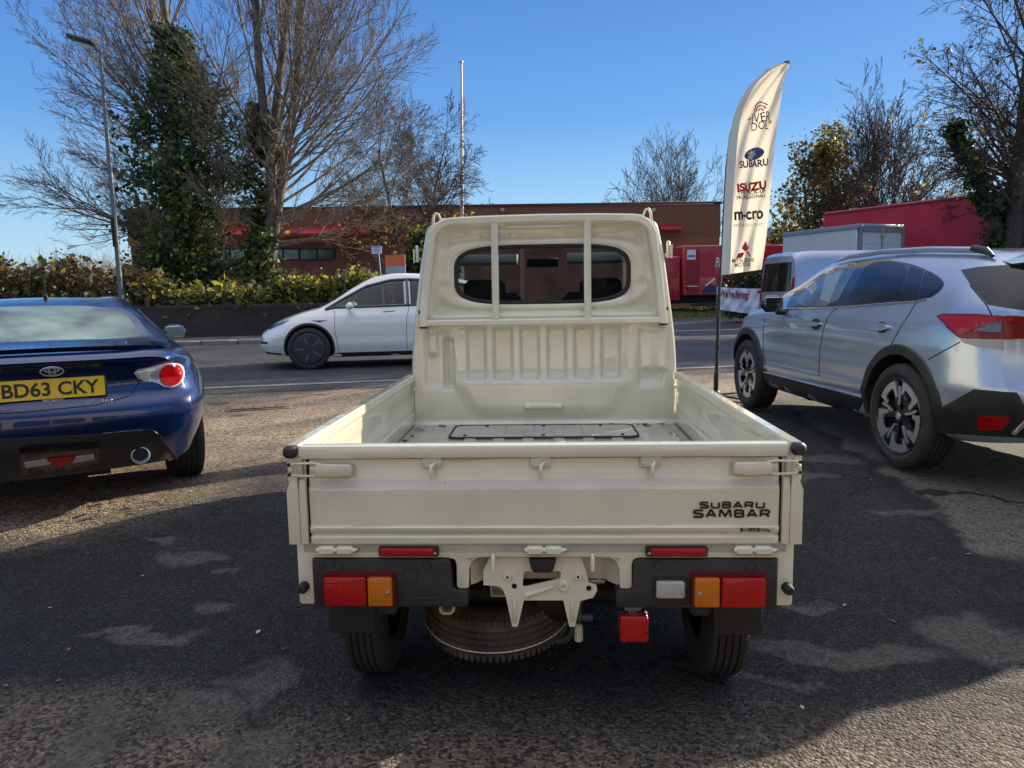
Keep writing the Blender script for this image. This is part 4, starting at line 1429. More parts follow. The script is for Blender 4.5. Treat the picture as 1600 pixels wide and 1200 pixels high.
def rim_spokes(poly, n, face=.0, back_r=.93, hub=.08):
    """dark dish with n bright machined shapes; poly in (radius fraction, angle)"""
    def f(r, R, o, sd):
        r.lathe([(R * 1.02, o * .90), (R * .99, o * .93), (R * .95, o * .86), (R * .93, o * .3), (R * .5, o * .25), (.001, o * .25)], 48, axis='x', mat=1)
        def P(rf, a, d): return (o * d, math.cos(a) * R * rf, math.sin(a) * R * rf)
        for k in range(n):
            a0 = 2 * PI * k / n
            # black spoke
            q = [(.12, -.5), (.95, -.16), (.95, .16), (.12, .5)]
            r.prism([(u, v + a0) for u, v in q], .55, .76, lambda u, v, d: P(u, v, d), mat=1)
            for pl in poly:
                r.prism([(u, v * sd + a0) for u, v in pl], .74, .84, lambda u, v, d: P(u, v, d), mat=2)
        r.lathe([(R * .20, o * .7), (R * .18, o * .84), (R * .13, o * .86), (.001, o * .86)], 20, axis='x', mat=1)
        r.lathe([(R * .10, o * .86), (R * .09, o * .88), (.001, o * .88)], 20, axis='x', mat=2)
    return f
ARC = lambda r, a, b, n=5: [(r, a + (b - a) * k / (n - 1)) for k in range(n)]
crossover_rim = rim_spokes([ARC(.76, .10, .62) + [(.60, .70), (.62, .84), (.80, .80)] + ARC(.975, .80, -.06) + [(.52, -.20), (.50, -.02)],
                            [(.30, -.40), (.52, -.42), (.80, -.36), (.80, -.26), (.52, -.28), (.30, -.20)]], 5)
five_rim = rim_spokes([[(.2, -.22), (.95, -.10), (.95, .10), (.2, .22)]], 5)
def cover_rim(r, R, o, sd):
    r.lathe([(R * 1.03, o * .88), (R * 1.0, o * .95), (R * .9, o * 1.0), (R * .5, o * 1.02), (.001, o * 1.03)], 48, axis='x', mat=1)
    for k in range(5):
        a = 2 * PI * k / 5
        P = lambda u, v, d: (o * d, math.cos(v) * R * u, math.sin(v) * R * u)
        r.prism([(.34, a - .16), (.86, a - .10), (.88, a + .02), (.34, a + .10)], .98, 1.035, P, mat=0)
        r.prism([(.30, a + .45), (.90, a + .40), (.93, a + .62), (.60, a + .72), (.30, a + .60)], .98, 1.06, P, mat=1)
    r.lathe([(R * .14, o * 1.0), (R * .12, o * 1.07), (.001, o * 1.07)], 20, axis='x', mat=1)

# ======================= silver crossover, right ===============================
M['silver'] = paint('silver_blue_paint', (.42, .50, .59), metal=.6, rough=.27, dirt=.04)
rows = [(-.93, .32, .42, .62, .64, .74, .98, .72, 1.02, .62, 1.04),
        (-.82, .30, .38, .74, .64, .82, 1.02, .78, 1.14, .62, 1.175),
        (-.62, .28, .36, .82, .64, .880, 1.05, .82, 1.300, .62, 1.335),
        (-.42, .27, .34, .85, .65, .897, 1.06, .835, 1.375, .605, 1.408),
        (0, .26, .33, .85, .66, .902, 1.05, .840, 1.408, .59, 1.445),
        (.6, .25, .32, .845, .66, .885, 1.03, .842, 1.434, .58, 1.475),
        (1.2, .25, .32, .845, .65, .878, 1.01, .842, 1.425, .575, 1.466),
        (1.6, .25, .32, .845, .65, .878, 1.00, .840, 1.400, .575, 1.446),
        (2.0, .25, .32, .845, .65, .884, .99, .836, 1.285, .60, 1.325),
        (2.38, .26, .33, .85, .66, .898, .985, .825, 1.105, .70, 1.14),
        (2.7, .27, .34, .86, .67, .902, .96, .82, 1.005, .70, 1.04),
        (3.15, .28, .36, .83, .64, .87, .89, .77, .925, .62, .955),
        (3.42, .30, .40, .72, .60, .79, .81, .67, .845, .50, .865),
        (3.535, .32, .42, .58, .58, .66, .73, .55, .76, .42, .775)]
SIL = Car('parked_car', (3.216, 5.102, .12), .111, rows,
          [(.25, .10), (.40, .03), (.50, .0), (.60, .0), (.66, .03), (.80, .07), (1.0, .09), (1.1, .05)], .20,
          [(.3, .08), (.5, .0), (.7, .02), (.8, .10)], .30, M['silver'],
          'silver blue crossover car with black wheel arch cladding parked right of the pickup', 'car',
          crease=((.955, .035, .014), (.84, .06, -.010), (.47, .05, -.022), (.62, .06, .006)))
c4 = lambda p: (1120 + p[0] / 3.158, 370 + p[1] / 3.158)
cc = lambda L: [c4(p) for p in L]
wb = 2.67
for s in (-1, 1):
    for y in (0, wb):
        SIL.arch(s, y, .36, .415)
        SIL.arch_trim(s, y, .36, .405, .475, -.25 if y else -.10, PI + .28, M['black_plastic'])
        wheel(SIL.root, (s * .79, y, .352), .352, .225, .252, crossover_rim, s)
    SIL.patch('sill_trim', [(.40, .24), (.40, .385), (.48, .40), (2.2, .40), (2.28, .385), (2.28, .24)], SIL.side(s), M['black_plastic'], .012, .2)
    SIL.seam([(.46, .42), (1.3, .418), (2.22, .422)], SIL.side(s), .009, 'sill_strip', M['alloy'], lift=.008)
D = SIL.patch('window_surround', cc([(338, 352), (372, 285), (445, 227), (530, 178), (620, 142), (720, 118), (850, 114), (960, 134), (1050, 168), (1108, 205), (1126, 230), (1105, 268), (1045, 306), (980, 320), (600, 347), (370, 356)]), SIL.px, M['black_gloss'], .003, 14, 1, mirror=True)
fw = cc([(380, 346), (440, 255), (520, 200), (610, 160), (703, 133), (640, 240), (588, 340)])
fg_mat = simple('grey_green_glass', (.10, .14, .135), .12, noise=.5, nscale=3, coat=1)  # opaque pane, its greenish grey reflection put into the colour
SIL.patch('front_window', fw, SIL.px, fg_mat, .006, 14, 1, mirror=True)
rw = simple('tinted_glass', (.010, .012, .016), .06, noise=.4, nscale=3, coat=.35, spec=.4)
SIL.patch('rear_window', cc([(634, 337), (690, 235), (748, 127), (850, 121), (948, 146), (915, 240), (876, 322)]), SIL.px, rw, .006, 14, 1, mirror=True)
SIL.patch('rear_window', cc([(884, 321), (925, 235), (958, 150), (1018, 166), (1000, 240), (982, 314)]), SIL.px, rw, .006, 14, 0, mirror=True)
SIL.patch('quarter_window', cc([(992, 309), (1012, 240), (1028, 170), (1085, 193), (1118, 226), (1095, 265), (1040, 300)]), SIL.px, rw, .006, 14, 1, mirror=True)
SIL.patch('price_sheet', cc([(540, 195), (622, 165), (590, 250), (555, 325), (512, 310)]), SIL.px, simple('price_sheet_paper', (.20, .27, .25), .4, noise=.25, nscale=6, coat=1), .007, 12)
SIL.patch('permit', cc([(448, 260), (490, 225), (500, 250), (470, 290)]), SIL.px, simple('permit_paper', (.30, .27, .25), .4, noise=.6, nscale=30, coat=1), .007, 12)
SIL.seam(cc([(345, 357), (600, 349), (985, 320), (1042, 308)]), SIL.px, .006, 'window_strip', M['chrome'], lift=.006, mirror=True)
for L in ([(592, 350), (548, 395), (525, 460), (508, 560), (503, 690)], [(985, 322), (960, 365), (905, 450), (862, 530), (832, 552)], [(236, 400), (228, 480), (232, 580), (250, 688)], [(1045, 605), (1120, 562), (1200, 520)], [(1250, 240), (1332, 338), (1357, 388)]):
    SIL.seam(cc(L), SIL.px, .0035, mirror=True)
for L in ([(450, 430), (470, 420), (505, 420), (522, 427), (520, 438), (500, 445), (460, 443)], [(765, 443), (790, 434), (835, 433), (857, 442), (855, 456), (820, 464), (780, 460)]):
    q = cc(L)
    cx, cy = sum(p[0] for p in q) / len(q), sum(p[1] for p in q) / len(q)
    SIL.patch('handle_cup', [(cx + 8 * math.cos(a), cy + 9 * math.sin(a)) for a in lin(0, 2 * PI, 13)[:-1]], SIL.px, M['black_plastic'], .003, 6, mirror=True)
    SIL.patch('door_handle', q, SIL.px, M['silver'], .028, 6, 1, mirror=True)
# rear
SIL.patch('rear_window', cc([(1205, 165), (1300, 150), (1450, 140), (1700, 128), (1760, 380), (1600, 372), (1425, 350), (1338, 336), (1255, 240)]), SIL.px, rw, .005, 20, 0)
TLs = SIL.patch('tail_lamp', cc([(1095, 396), (1130, 384), (1300, 384), (1420, 391), (1560, 402), (1560, 500), (1420, 506), (1210, 503), (1150, 452)]), SIL.px, M['red_lens_dark'], .022, 12, 0, mirror=True)
for T in TLs: pass
def sub_px(name, L, mat, eps, sm=0):
    o = SIL.patch(name, cc(L), SIL.px, mat, eps, 10, sm, mirror=True)
    for k, q in enumerate(o): q.parent = TLs[k]
sub_px('red_lens', [(1110, 396), (1200, 392), (1410, 398), (1412, 420), (1285, 420), (1225, 480), (1180, 462)], M['red_lens'], .028)
sub_px('red_lens', [(1430, 402), (1550, 410), (1550, 428), (1430, 420)], M['red_lens'], .028)
sub_px('clear_lens', [(1292, 426), (1412, 426), (1412, 474), (1278, 470)], simple('smoked_lens', (.12, .11, .10), .1, noise=.5, nscale=40, coat=1), .028)
sub_px('indicator_lens', [(1206, 506), (1412, 508), (1412, 556), (1300, 546), (1232, 527)], M['clear_lens'], .024)
SIL.patch('bumper_trim', cc([(1062, 872), (1198, 864), (1250, 775), (1272, 752), (1480, 772), (1560, 905), (1640, 1010), (1500, 985), (1062, 962)]), SIL.px, M['black_plastic'], .012, 14, 0, mirror=True)
RFs = SIL.patch('reflector', cc([(1298, 880), (1440, 882), (1452, 905), (1400, 946), (1296, 946)]), SIL.px, M['red_lens'], .020, 8, 0, mirror=True)
SIL.seam(cc([(1466, 965), (1530, 905), (1600, 870)]), SIL.px, .014, 'bumper_strip', M['alloy'], lift=.012)
# spoiler, rails, fin, mirror
b = MB()
b.grid(lin(-.60, .60, 25), lin(0, 1, 8), lambda x, t: (x, -.44 - .30 * t + .16 * abs(x / .6) ** 3, 1.418 - .040 * t - .05 * (x / .6) ** 2 + .012 * math.sin(t * PI)))
b.grid(lin(-.60, .60, 25), lin(0, 1, 3), lambda x, t: (x, -.74 + .16 * abs(x / .6) ** 3 + .20 * t, 1.378 - .05 * (x / .6) ** 2 - .06 * t))
b.build('roof_spoiler', M['silver'], SIL.root, sharp=40)
for s in (-1, 1):
    b = MB()
    b.tube([(s * .615, -.42, 1.385), (s * .600, -.34, 1.420), (s * .585, .2, 1.456), (s * .578, .8, 1.474), (s * .575, 1.3, 1.462), (s * .58, 1.5, 1.432)], [.014, .021, .021, .021, .021, .010], 10)
    b.build('roof_rail', M['silver'], SIL.root)
    b = MB()
    b.tube([(s * .617, -.44, 1.380), (s * .606, -.36, 1.416), (s * .598, -.24, 1.434)], [.012, .024, .023], 10)
    b.build('rail_foot', M['black_plastic'], SIL.root)
    b = MB()
    b.box((s * .985, 1.86, 1.08), (.20, .10, .155), .05, Matrix.Rotation(s * .18, 3, 'Z'))
    mr_ = b.build('door_mirror', M['black_gloss'], SIL.root)
    b = MB(); b.box((s * .87, 1.90, 1.00), (.12, .07, .05), .02); b.build('mirror_stalk', M['black_plastic'], mr_)
    b = MB(); b.box((s * .985, 1.808, 1.08), (.155, .012, .115), .005, Matrix.Rotation(s * .18, 3, 'Z')); b.build('mirror_glass', M['mirror'], mr_)
b = MB()
b.prism([(-.36, 1.41), (-.05, 1.440), (-.10, 1.475), (-.22, 1.515), (-.30, 1.517), (-.34, 1.485)], -.022, .022, lambda u, v, d: (d + .10, u, v))
bevel_mesh(b.build('aerial_fin', M['silver'], SIL.root), .012, 3)
SIL.patch('headlight', [(3.30, .86), (3.05, .93), (2.92, .92), (3.15, .80), (3.38, .74)], SIL.side(-1), M['clear_lens'], .006, .06, mirror=True)
SIL.patch('fog_surround', [(3.46, .40), (3.28, .36), (3.30, .55), (3.42, .58)], SIL.side(-1), M['black_plastic'], .006, .06, mirror=True)
SIL.patch('hybrid_badge', cc([(196, 424), (228, 424), (228, 431), (196, 431)]), SIL.px, M['chrome'], .004, 6)
SIL.finish()

M['lamp_chrome'] = simple('lamp_chrome', (.66, .67, .68), .25, metal=.35, coat=1)
# ======================= blue coupe, left ======================================
M['blue'] = paint('deep_blue_paint', (.0015, .015, .085), metal=.5, rough=.25, dirt=.02)
rows = [(-.86, .26, .34, .60, .58, .74, .80, .68, .905, .60, .918),
        (-.78, .25, .33, .68, .60, .80, .82, .72, .935, .62, .950),
        (-.60, .24, .31, .76, .61, .850, .85, .77, .955, .64, .970),
        (-.35, .22, .29, .79, .62, .885, .875, .815, .985, .64, 1.000),
        (-.05, .20, .27, .80, .63, .888, .88, .822, 1.075, .60, 1.105),
        (.30, .19, .26, .80, .63, .875, .88, .80, 1.175, .555, 1.210),
        (.75, .18, .25, .79, .62, .862, .88, .79, 1.238, .535, 1.276),
        (1.2, .18, .25, .79, .61, .860, .88, .79, 1.245, .53, 1.283),
        (1.55, .18, .25, .79, .60, .860, .875, .795, 1.195, .545, 1.236),
        (2.0, .18, .25, .79, .60, .866, .87, .80, .985, .65, 1.012),
        (2.25, .18, .25, .79, .61, .876, .86, .80, .90, .67, .93),
        (2.57, .19, .26, .80, .62, .888, .84, .79, .87, .67, .89),
        (3.0, .20, .28, .78, .58, .84, .74, .71, .77, .56, .79),
        (3.3, .22, .30, .62, .52, .68, .62, .56, .64, .43, .65),
        (3.38, .24, .32, .47, .48, .54, .55, .44, .57, .32, .575)]
BLU = Car('parked_car', (-3.222, 4.64, .075), .585, rows,
          [(.2, .14), (.33, .09), (.44, .02), (.56, .0), (.64, .015), (.70, .07), (.78, .085), (.86, .07), (.90, .03), (.95, .0)], .20,
          [(.2, .1), (.4, .0), (.6, .08)], .35, M['blue'],
          'dark blue coupe with misted rear window and yellow plate parked at left', 'car')
b4 = lambda p: (p[0] / 3.53, 440 + p[1] / 3.53)
bb = lambda L: [b4(p) for p in L]
for s in (-1, 1):
    for y in (0, 2.57):
        BLU.arch(s, y, .33, .355, .60)
        wheel(BLU.root, (s * .765, y, .312), .312, .215, .225, five_rim, s)
BLU.patch('window_surround', [(-105, 484), (0, 476), (85, 473), (165, 475.5), (200, 484), (222, 505), (238, 537), (225, 541), (110, 546), (-110, 552)], BLU.px, M['black_gloss'], .003, 12, 1)
dew, nt, pb = nodes_of('dewy_glass')
tc = nt.nodes.new('ShaderNodeTexCoord')
n1 = nt.nodes.new('ShaderNodeTexNoise'); n1.inputs['Scale'].default_value = 3.2; n1.inputs['Detail'].default_value = 5
n2 = nt.nodes.new('ShaderNodeTexNoise'); n2.inputs['Scale'].default_value = 160; n2.inputs['Detail'].default_value = 2
rp = nt.nodes.new('ShaderNodeValToRGB')
rp.color_ramp.elements[0].position, rp.color_ramp.elements[0].color = .34, (.035, .05, .045, 1)
rp.color_ramp.elements[1].position, rp.color_ramp.elements[1].color = .66, (.19, .27, .235, 1)
nt.links.new(tc.outputs['Object'], n1.inputs['Vector']); nt.links.new(tc.outputs['Object'], n2.inputs['Vector'])
nt.links.new(n1.outputs['Fac'], rp.inputs['Fac']); nt.links.new(rp.outputs[0], pb.inputs['Base Color'])
pb.inputs['Roughness'].default_value = .28
bp = nt.nodes.new('ShaderNodeBump'); bp.inputs['Strength'].default_value = .35; bp.inputs['Distance'].default_value = .004
nt.links.new(n2.outputs['Fac'], bp.inputs['Height']); nt.links.new(bp.outputs[0], pb.inputs['Normal'])
BLU.patch('rear_window', [(-78, 490), (-40, 484), (0, 481), (85, 478), (159, 480), (187, 486), (204, 500), (218, 525), (215, 529.5), (113, 533), (0, 536), (-85, 541)], BLU.px, dew, .006, 10, 1)
TLb = BLU.patch('tail_lamp', bb([(728, 490), (850, 468), (900, 452), (960, 447), (1003, 465), (1013, 510), (998, 562), (950, 586), (900, 584), (862, 556), (768, 548)]), BLU.px, M['lamp_chrome'], .010, 6, 1, mirror=True)
def subb(name, L, mat, eps, sm=0):
    for k, q in enumerate(BLU.patch(name, L, BLU.px, mat, eps, 5, sm, mirror=True)): q.parent = TLb[k]
subb('red_lens', [(264.6 + 17.2 * math.cos(a), 586 + 17.8 * math.sin(a)) for a in lin(0, 2 * PI, 25)[:-1]], M['red_lens'], .022)
subb('clear_lens', bb([(752, 500), (848, 484), (868, 543), (776, 540)]), M['clear_lens'], .016)
p0, n0 = BLU.px(81, 607)
pz = p0.z
PM = Matrix.Translation((p0.x, p0.y - .014, pz)) @ Matrix.Rotation(math.radians(84), 4, 'X')
b = MB(); b.prism(rr(.26, .0555, .008), 0, .004, lambda u, v, d: PM @ Vector((u, v, d)))
PL = b.build('number_plate', simple('yellow_plate', (.80, .52, .015), .35, noise=.05), BLU.root)
lettering('lettering', 'BD63 CKY', .465, .079, M['decal_black'], PM @ Matrix.Translation((0, 0, .0042)), PL, bold=.025)
b = MB(); b.box((0, 0, 0), (.545, .02, .150), .01, PM.to_3x3() @ Matrix.Rotation(-PI/2, 3, 'X')); pr_ = b.build('plate_recess', M['black_gloss'], BLU.root); pr_.location = (p0.x, p0.y + .006, pz)
pe, ne = BLU.px(81, 578)
E4 = frame_mtx(pe + ne * .012, (1, 0, 0), Vector((0, -ne.z, ne.y)) * (1 if ne.y < 0 else -1) * -1 if False else Vector((0, 0, 1)) - ne * ne.z)
b = MB()
for (cx, cy, rx, ry) in ((0, 0, .055, .037), (0, .012, .034, .018), (0, 0, .015, .034)):
    b.tube([E4 @ Vector((cx + rx * math.cos(a), cy + ry * math.sin(a), 0)) for a in lin(0, 2 * PI, 37)[:-1]], .0048, 6, closed=True)
b.build('emblem', M['lamp_chrome'], BLU.root)
p1, n1_ = BLU.px(140, 628)
lettering('badge', 'GT', .045, .020, M['chrome'], frame_mtx((p1.x, p1.y - .006, p1.z), (1, .12, 0), (0, .1, 1)), BLU.root, bold=.02, shear=.3)
p1, n1_ = BLU.px(168, 626)
q4 = frame_mtx((p1.x, p1.y - .006, p1.z), (1, .16, 0), (0, .1, 1))
b = MB(); b.tube([q4 @ Vector((.022 * math.cos(a), .017 * math.sin(a), 0)) for a in lin(0, 2 * PI, 25)[:-1]], .0035, 6, closed=True); BG = b.build('badge', M['chrome'], BLU.root)
lettering('lettering', '86', .028, .018, M['chrome'], q4, BG, bold=.02)
p1, n1_ = BLU.px(-8, 640)
lettering('badge', 'TOYOTA', .165, .024, M['chrome'], frame_mtx((p1.x, p1.y - .014, p1.z), (1, 0, 0), (0, .1, 1)), BLU.root, bold=.02)
p1, n1_ = BLU.px(73, 628)
lettering('lettering', 'SPECIALISTS', .10, .014, M['white_paper'], PM @ Matrix.Translation((0, -.066, .002)), PL)
b = MB()
def spo(x, t):
    u = abs(x / .66)
    y = -.70 - .05 * t + .16 * u ** 3
    return (x, y, .972 + .018 * t - .015 * u ** 2 - .035 * sstep(.9, 1.0, u))
b.grid(lin(-.66, .66, 41), lin(0, 1, 5), spo)
b.grid(lin(-.66, .66, 41), lin(0, 1, 4), lambda x, t: (x, spo(x, 1)[1] + .03 * t, spo(x, 1)[2] - .028 * t))
b.build('boot_spoiler', M['blue'], BLU.root, sharp=40)
BLU.seam([(237, 566), (216, 600), (205, 618), (150, 633), (40, 644), (-60, 650)], BLU.px, .0035)
BLU.seam([(30, 574), (90, 566), (150, 565), (168, 577)], BLU.px, .003)
BLU.patch('diffuser', [(-90, 694), (0, 686), (156, 678), (204, 673.7), (235, 672), (249, 681), (263, 700), (273, 716), (250, 722), (160, 735), (60, 752), (-90, 775)], BLU.px, M['black_plastic'], .010, 8)
BLU.seam([(160, 677), (204, 672.5), (235, 671), (250, 680), (265, 700), (274, 715)], BLU.px, .005, 'diffuser_edge', M['black_gloss'], lift=.012)
BLU.patch('diffuser_panel', [(30, 698), (50, 693), (150, 688), (156, 700), (154, 726), (33, 742)], BLU.px, M['black_gloss'], .016, 8)
FLb = BLU.patch('fog_lamp', [(74, 713), (117, 709), (95, 728)], BLU.px, M['red_lens'], .024, 8)
BLU.patch('reversing_lamp', [(38, 719), (72, 714), (80, 721), (40, 727)], BLU.px, M['clear_lens'], .022, 8)
BLU.patch('reversing_lamp', [(118, 710), (146, 706), (147, 714), (113, 720)], BLU.px, M['clear_lens'], .022, 8)
for s in (-1, 1):
    p1, n1_ = BLU.px(219, 709)
    b = MB()
    b.lathe([(.040, .25), (.044, .02), (.050, .0), (.052, -.006), (.046, -.008), (.043, .0), (.040, .03), (.036, .10), (.001, .12)], 28, c=(s * p1.x, p1.y - .03, p1.z - .004), axis='y')
    b.build('exhaust_tip', M['lamp_chrome'], BLU.root)
    b = MB()
    b.box((s * .945, 1.60, .965), (.19, .11, .125), .05, Matrix.Rotation(s * .2, 3, 'Z'))
    b.box((s * .84, 1.64, .92), (.12, .06, .045), .018)
    mr_ = b.build('door_mirror', M['blue'], BLU.root)
    b = MB(); b.box((s * .94, 1.545, .965), (.155, .012, .098), .005, Matrix.Rotation(s * .2, 3, 'Z')); b.build('mirror_glass', M['mirror'], mr_)
    BLU.patch('side_window', [(1.75, .92), (1.30, 1.15), (.9, 1.19), (.5, 1.16), (.2, 1.05), (.15, .96), (1.0, .925)], BLU.side(s), M['black_gloss'], .004, .1, 1)
    BLU.patch('headlight', [(3.15, .62), (2.85, .74), (2.75, .70), (3.0, .58)], BLU.side(s), M['clear_lens'], .005, .08)
p1, n1_ = BLU.px(72, 467)
b = MB(); b.tube([p1, p1 + Vector((0, -.02, .03))], [.018, .010], 10); b.tube([p1 + Vector((0, -.02, .02)), p1 + Vector((0, -.07, .17))], .003, 6)
b.build('aerial', M['black_plastic'], BLU.root)
BLU.finish()

# ======================= white electric car on the road =========================
M['white_car'] = paint('white_paint', (.86, .83, .75), rough=.25, dirt=.03)
rows = [(-.95, .35, .45, .60, .70, .72, .95, .70, 1.08, .60, 1.10),
        (-.75, .30, .40, .78, .70, .87, 1.02, .80, 1.17, .66, 1.20),
        (-.4, .24, .32, .86, .70, .955, 1.06, .87, 1.31, .64, 1.35),
        (.2, .20, .27, .88, .70, .962, 1.06, .88, 1.46, .60, 1.50),
        (.8, .20, .26, .88, .68, .95, 1.04, .88, 1.555, .57, 1.605),
        (1.3, .20, .26, .88, .68, .948, 1.02, .88, 1.575, .56, 1.624),
        (1.7, .20, .26, .88, .68, .948, 1.00, .875, 1.53, .56, 1.575),
        (2.1, .20, .26, .88, .68, .95, .98, .87, 1.36, .58, 1.40),
        (2.5, .20, .26, .88, .68, .955, .96, .86, 1.13, .67, 1.16),
        (2.75, .20, .26, .88, .68, .96, .94, .86, 1.02, .73, 1.05),
        (2.9, .20, .27, .88, .68, .962, .92, .86, .99, .73, 1.015),
        (3.2, .22, .30, .84, .64, .93, .85, .82, .90, .68, .93),
        (3.55, .24, .32, .74, .58, .84, .74, .72, .78, .55, .80),
        (3.75, .26, .34, .62, .52, .70, .63, .59, .66, .43, .675),
        (3.80, .28, .36, .52, .50, .60, .57, .50, .60, .36, .61)]
TES = Car('passing_car', (-1.433, 13.997, .1), 1.8, rows, [(.3, .05), (.6, 0), (1.0, .1)], .25, [(.2, .08), (.4, 0), (.55, .02), (.7, .1)], .35, M['white_car'],
          'white electric car driving left along the road, its rear half hidden by the pickup cab', 'car',
          crease=((.90, .03, .010), (.80, .06, -.008), (.42, .05, -.022), (.33, .03, .008)))
t4 = lambda p: (400 + p[0] / 5, 380 + p[1] / 5)
tt = lambda L: [t4(p) for p in L]
tes_rim = [simple('wheel_cover_grey', (.10, .10, .11), .4), simple('wheel_cover', (.03, .03, .033), .4), M['dark_alloy']]
for s in (-1, 1):
    for y in (0, 2.89):
        TES.arch(s, y, .37, .40, .66)
        TES.arch_trim(s, y, .37, .393, .432, -.30, PI + .30, M['black_plastic'], eps=.006)
        wheel(TES.root, (s * .85, y, .356), .356, .255, .265, cover_rim, s, rim_mat=tes_rim)
    sd_ = TES.side(s)
    TES.patch('sill_trim', [(.42, .20), (.42, .275), (2.47, .275), (2.47, .20)], sd_, M['black_plastic'], .006, .2)
    glassp = [(2.50, 1.045), (2.30, 1.165), (1.9, 1.375), (1.5, 1.475), (1.25, 1.495), (1.25, 1.075)]
    TES.patch('window_surround', [(2.64, 1.00), (2.30, 1.20), (1.9, 1.42), (1.5, 1.515), (1.0, 1.535), (.4, 1.49), (-.1, 1.37), (-.45, 1.20), (-.5, 1.12), (0, 1.09), (1.2, 1.055)], sd_, M['black_gloss'], .003, .1)if False else None
    TES.patch('rear_window', [(1.15, 1.075), (1.15, 1.50), (.6, 1.475), (.1, 1.37), (-.3, 1.22), (-.35, 1.14), (.2, 1.10)], sd_, rw, .004, .1, 0)
    W_ = TES.patch('front_window', glassp, sd_, M['glass_tint'], .003, .1, 0)
    # dark frame round the front window
    TES.seam([(2.60, 1.01), (2.30, 1.185), (1.9, 1.395), (1.5, 1.495), (1.22, 1.512), (.6, 1.49), (.1, 1.385), (-.33, 1.23)], sd_, .030, 'window_frame', M['black_gloss'])
    TES.seam([(2.60, 1.01), (2.45, 1.04), (1.2, 1.065), (.2, 1.09), (-.36, 1.13)], sd_, .022, 'window_frame', M['black_gloss'])
    TES.seam([(1.20, 1.07), (1.20, 1.50)], sd_, .030, 'window_frame', M['black_gloss'])
    TES.seam([(2.46, 1.01), (2.44, .90), (2.46, .70), (2.40, .30)], sd_, .004)
    TES.seam([(1.18, 1.05), (1.24, .80), (1.24, .30)], sd_, .004)
    TES.patch('door_handle', [(1.62, .95), (1.42, .965), (1.42, .975), (1.64, .962)], sd_, M['black_gloss'], .006, .06)
    TES.patch('camera_badge', [(2.84, .835), (2.56, .835), (2.70, .80)], sd_, M['black_gloss'], .006, .06)
    TES.patch('headlight', [(3.72, .66), (3.66, .70), (3.42, .79), (3.20, .85), (3.30, .79), (3.56, .69)], sd_, simple('smoked_headlight', (.05, .07, .09), .08, coat=1), .005, .05)
    TES.patch('side_marker', [(3.74, .44), (3.60, .44), (3.60, .48), (3.74, .48)], sd_, M['black_gloss'], .004, .05)
    TES.patch('bumper_trim', [(3.72, .27), (3.36, .23), (3.36, .28), (3.72, .31)], sd_, M['black_plastic'], .005, .06)
    b = MB()
    b.box((s * 1.02, 2.18, 1.07), (.20, .13, .13), .05, Matrix.Rotation(s * .15, 3, 'Z'))
    b.box((s * .93, 2.20, 1.02), (.10, .06, .04), .015, mat=1)
    b.build('door_mirror', [M['white_car'], M['black_plastic']], TES.root)
b = MB()
glassp = [(2.46, 1.06), (2.28, 1.165), (1.9, 1.360), (1.5, 1.455), (1.27, 1.475), (1.27, 1.09)]
b.prism(glassp, -1.1, 1.1, lambda u, v, d: (d, u, v))
TES.cutter(b, M['interior'])
TES.finish()
for x in (-.36, .36):
    b = MB(); b.box((x, 1.30, 1.18), (.42, .16, .50), .06, Matrix.Rotation(-.2, 3, 'X')); st = b.build('seat', M['interior'], TES.root)
    b = MB(); b.box((x, 1.34, 1.40), (.24, .08, .13), .04); b.build('headrest', M['interior'], st)
b = MB()
b.tube([(.36 + .17 * math.cos(a), 2.02 + .05 * math.sin(a), 1.13 + .16 * math.sin(a)) for a in lin(0, 2 * PI, 25)[:-1]], .015, 8, closed=True)
b.build('steering_wheel', M['interior'], TES.root)
# ------------------------------------------------------------------ across the road
def brick_mat(name, c1, c2, mortar, scale=1.0, rough=.85):
    mt, nt, b = nodes_of(name)
    tc = nt.nodes.new('ShaderNodeTexCoord')
    mp = nt.nodes.new('ShaderNodeMapping'); mp.inputs['Rotation'].default_value = (PI / 2, 0, 0)
    nt.links.new(tc.outputs['Object'], mp.inputs['Vector'])
    br = nt.nodes.new('ShaderNodeTexBrick')
    br.inputs['Scale'].default_value = scale
    br.inputs['Brick Width'].default_value = .225; br.inputs['Row Height'].default_value = .075; br.inputs['Mortar Size'].default_value = .007
    br.inputs['Color1'].default_value = (*c1, 1); br.inputs['Color2'].default_value = (*c2, 1); br.inputs['Mortar'].default_value = (*mortar, 1)
    nt.links.new(mp.outputs[0], br.inputs['Vector'])
    n = nt.nodes.new('ShaderNodeTexNoise'); n.inputs['Scale'].default_value = .8; n.inputs['Detail'].default_value = 6
    nt.links.new(tc.outputs['Object'], n.inputs['Vector'])
    r = nt.nodes.new('ShaderNodeValToRGB')
    r.color_ramp.elements[0].position, r.color_ramp.elements[0].color = .3, (.65, .65, .65, 1)
    r.color_ramp.elements[1].position, r.color_ramp.elements[1].color = .7, (1.25, 1.2, 1.15, 1)
    nt.links.new(n.outputs['Fac'], r.inputs['Fac'])
    mx = nt.nodes.new('ShaderNodeMix'); mx.data_type = 'RGBA'; mx.blend_type = 'MULTIPLY'; mx.inputs[0].default_value = 1
    nt.links.new(br.outputs['Color'], mx.inputs[6]); nt.links.new(r.outputs[0], mx.inputs[7]); nt.links.new(mx.outputs[2], b.inputs['Base Color'])
    bp = nt.nodes.new('ShaderNodeBump'); bp.inputs['Strength'].default_value = .5; bp.inputs['Distance'].default_value = .01
    nt.links.new(br.outputs['Fac'], bp.inputs['Height']); bp.invert = True; nt.links.new(bp.outputs[0], b.inputs['Normal'])
    b.inputs['Roughness'].default_value = rough
    return mt
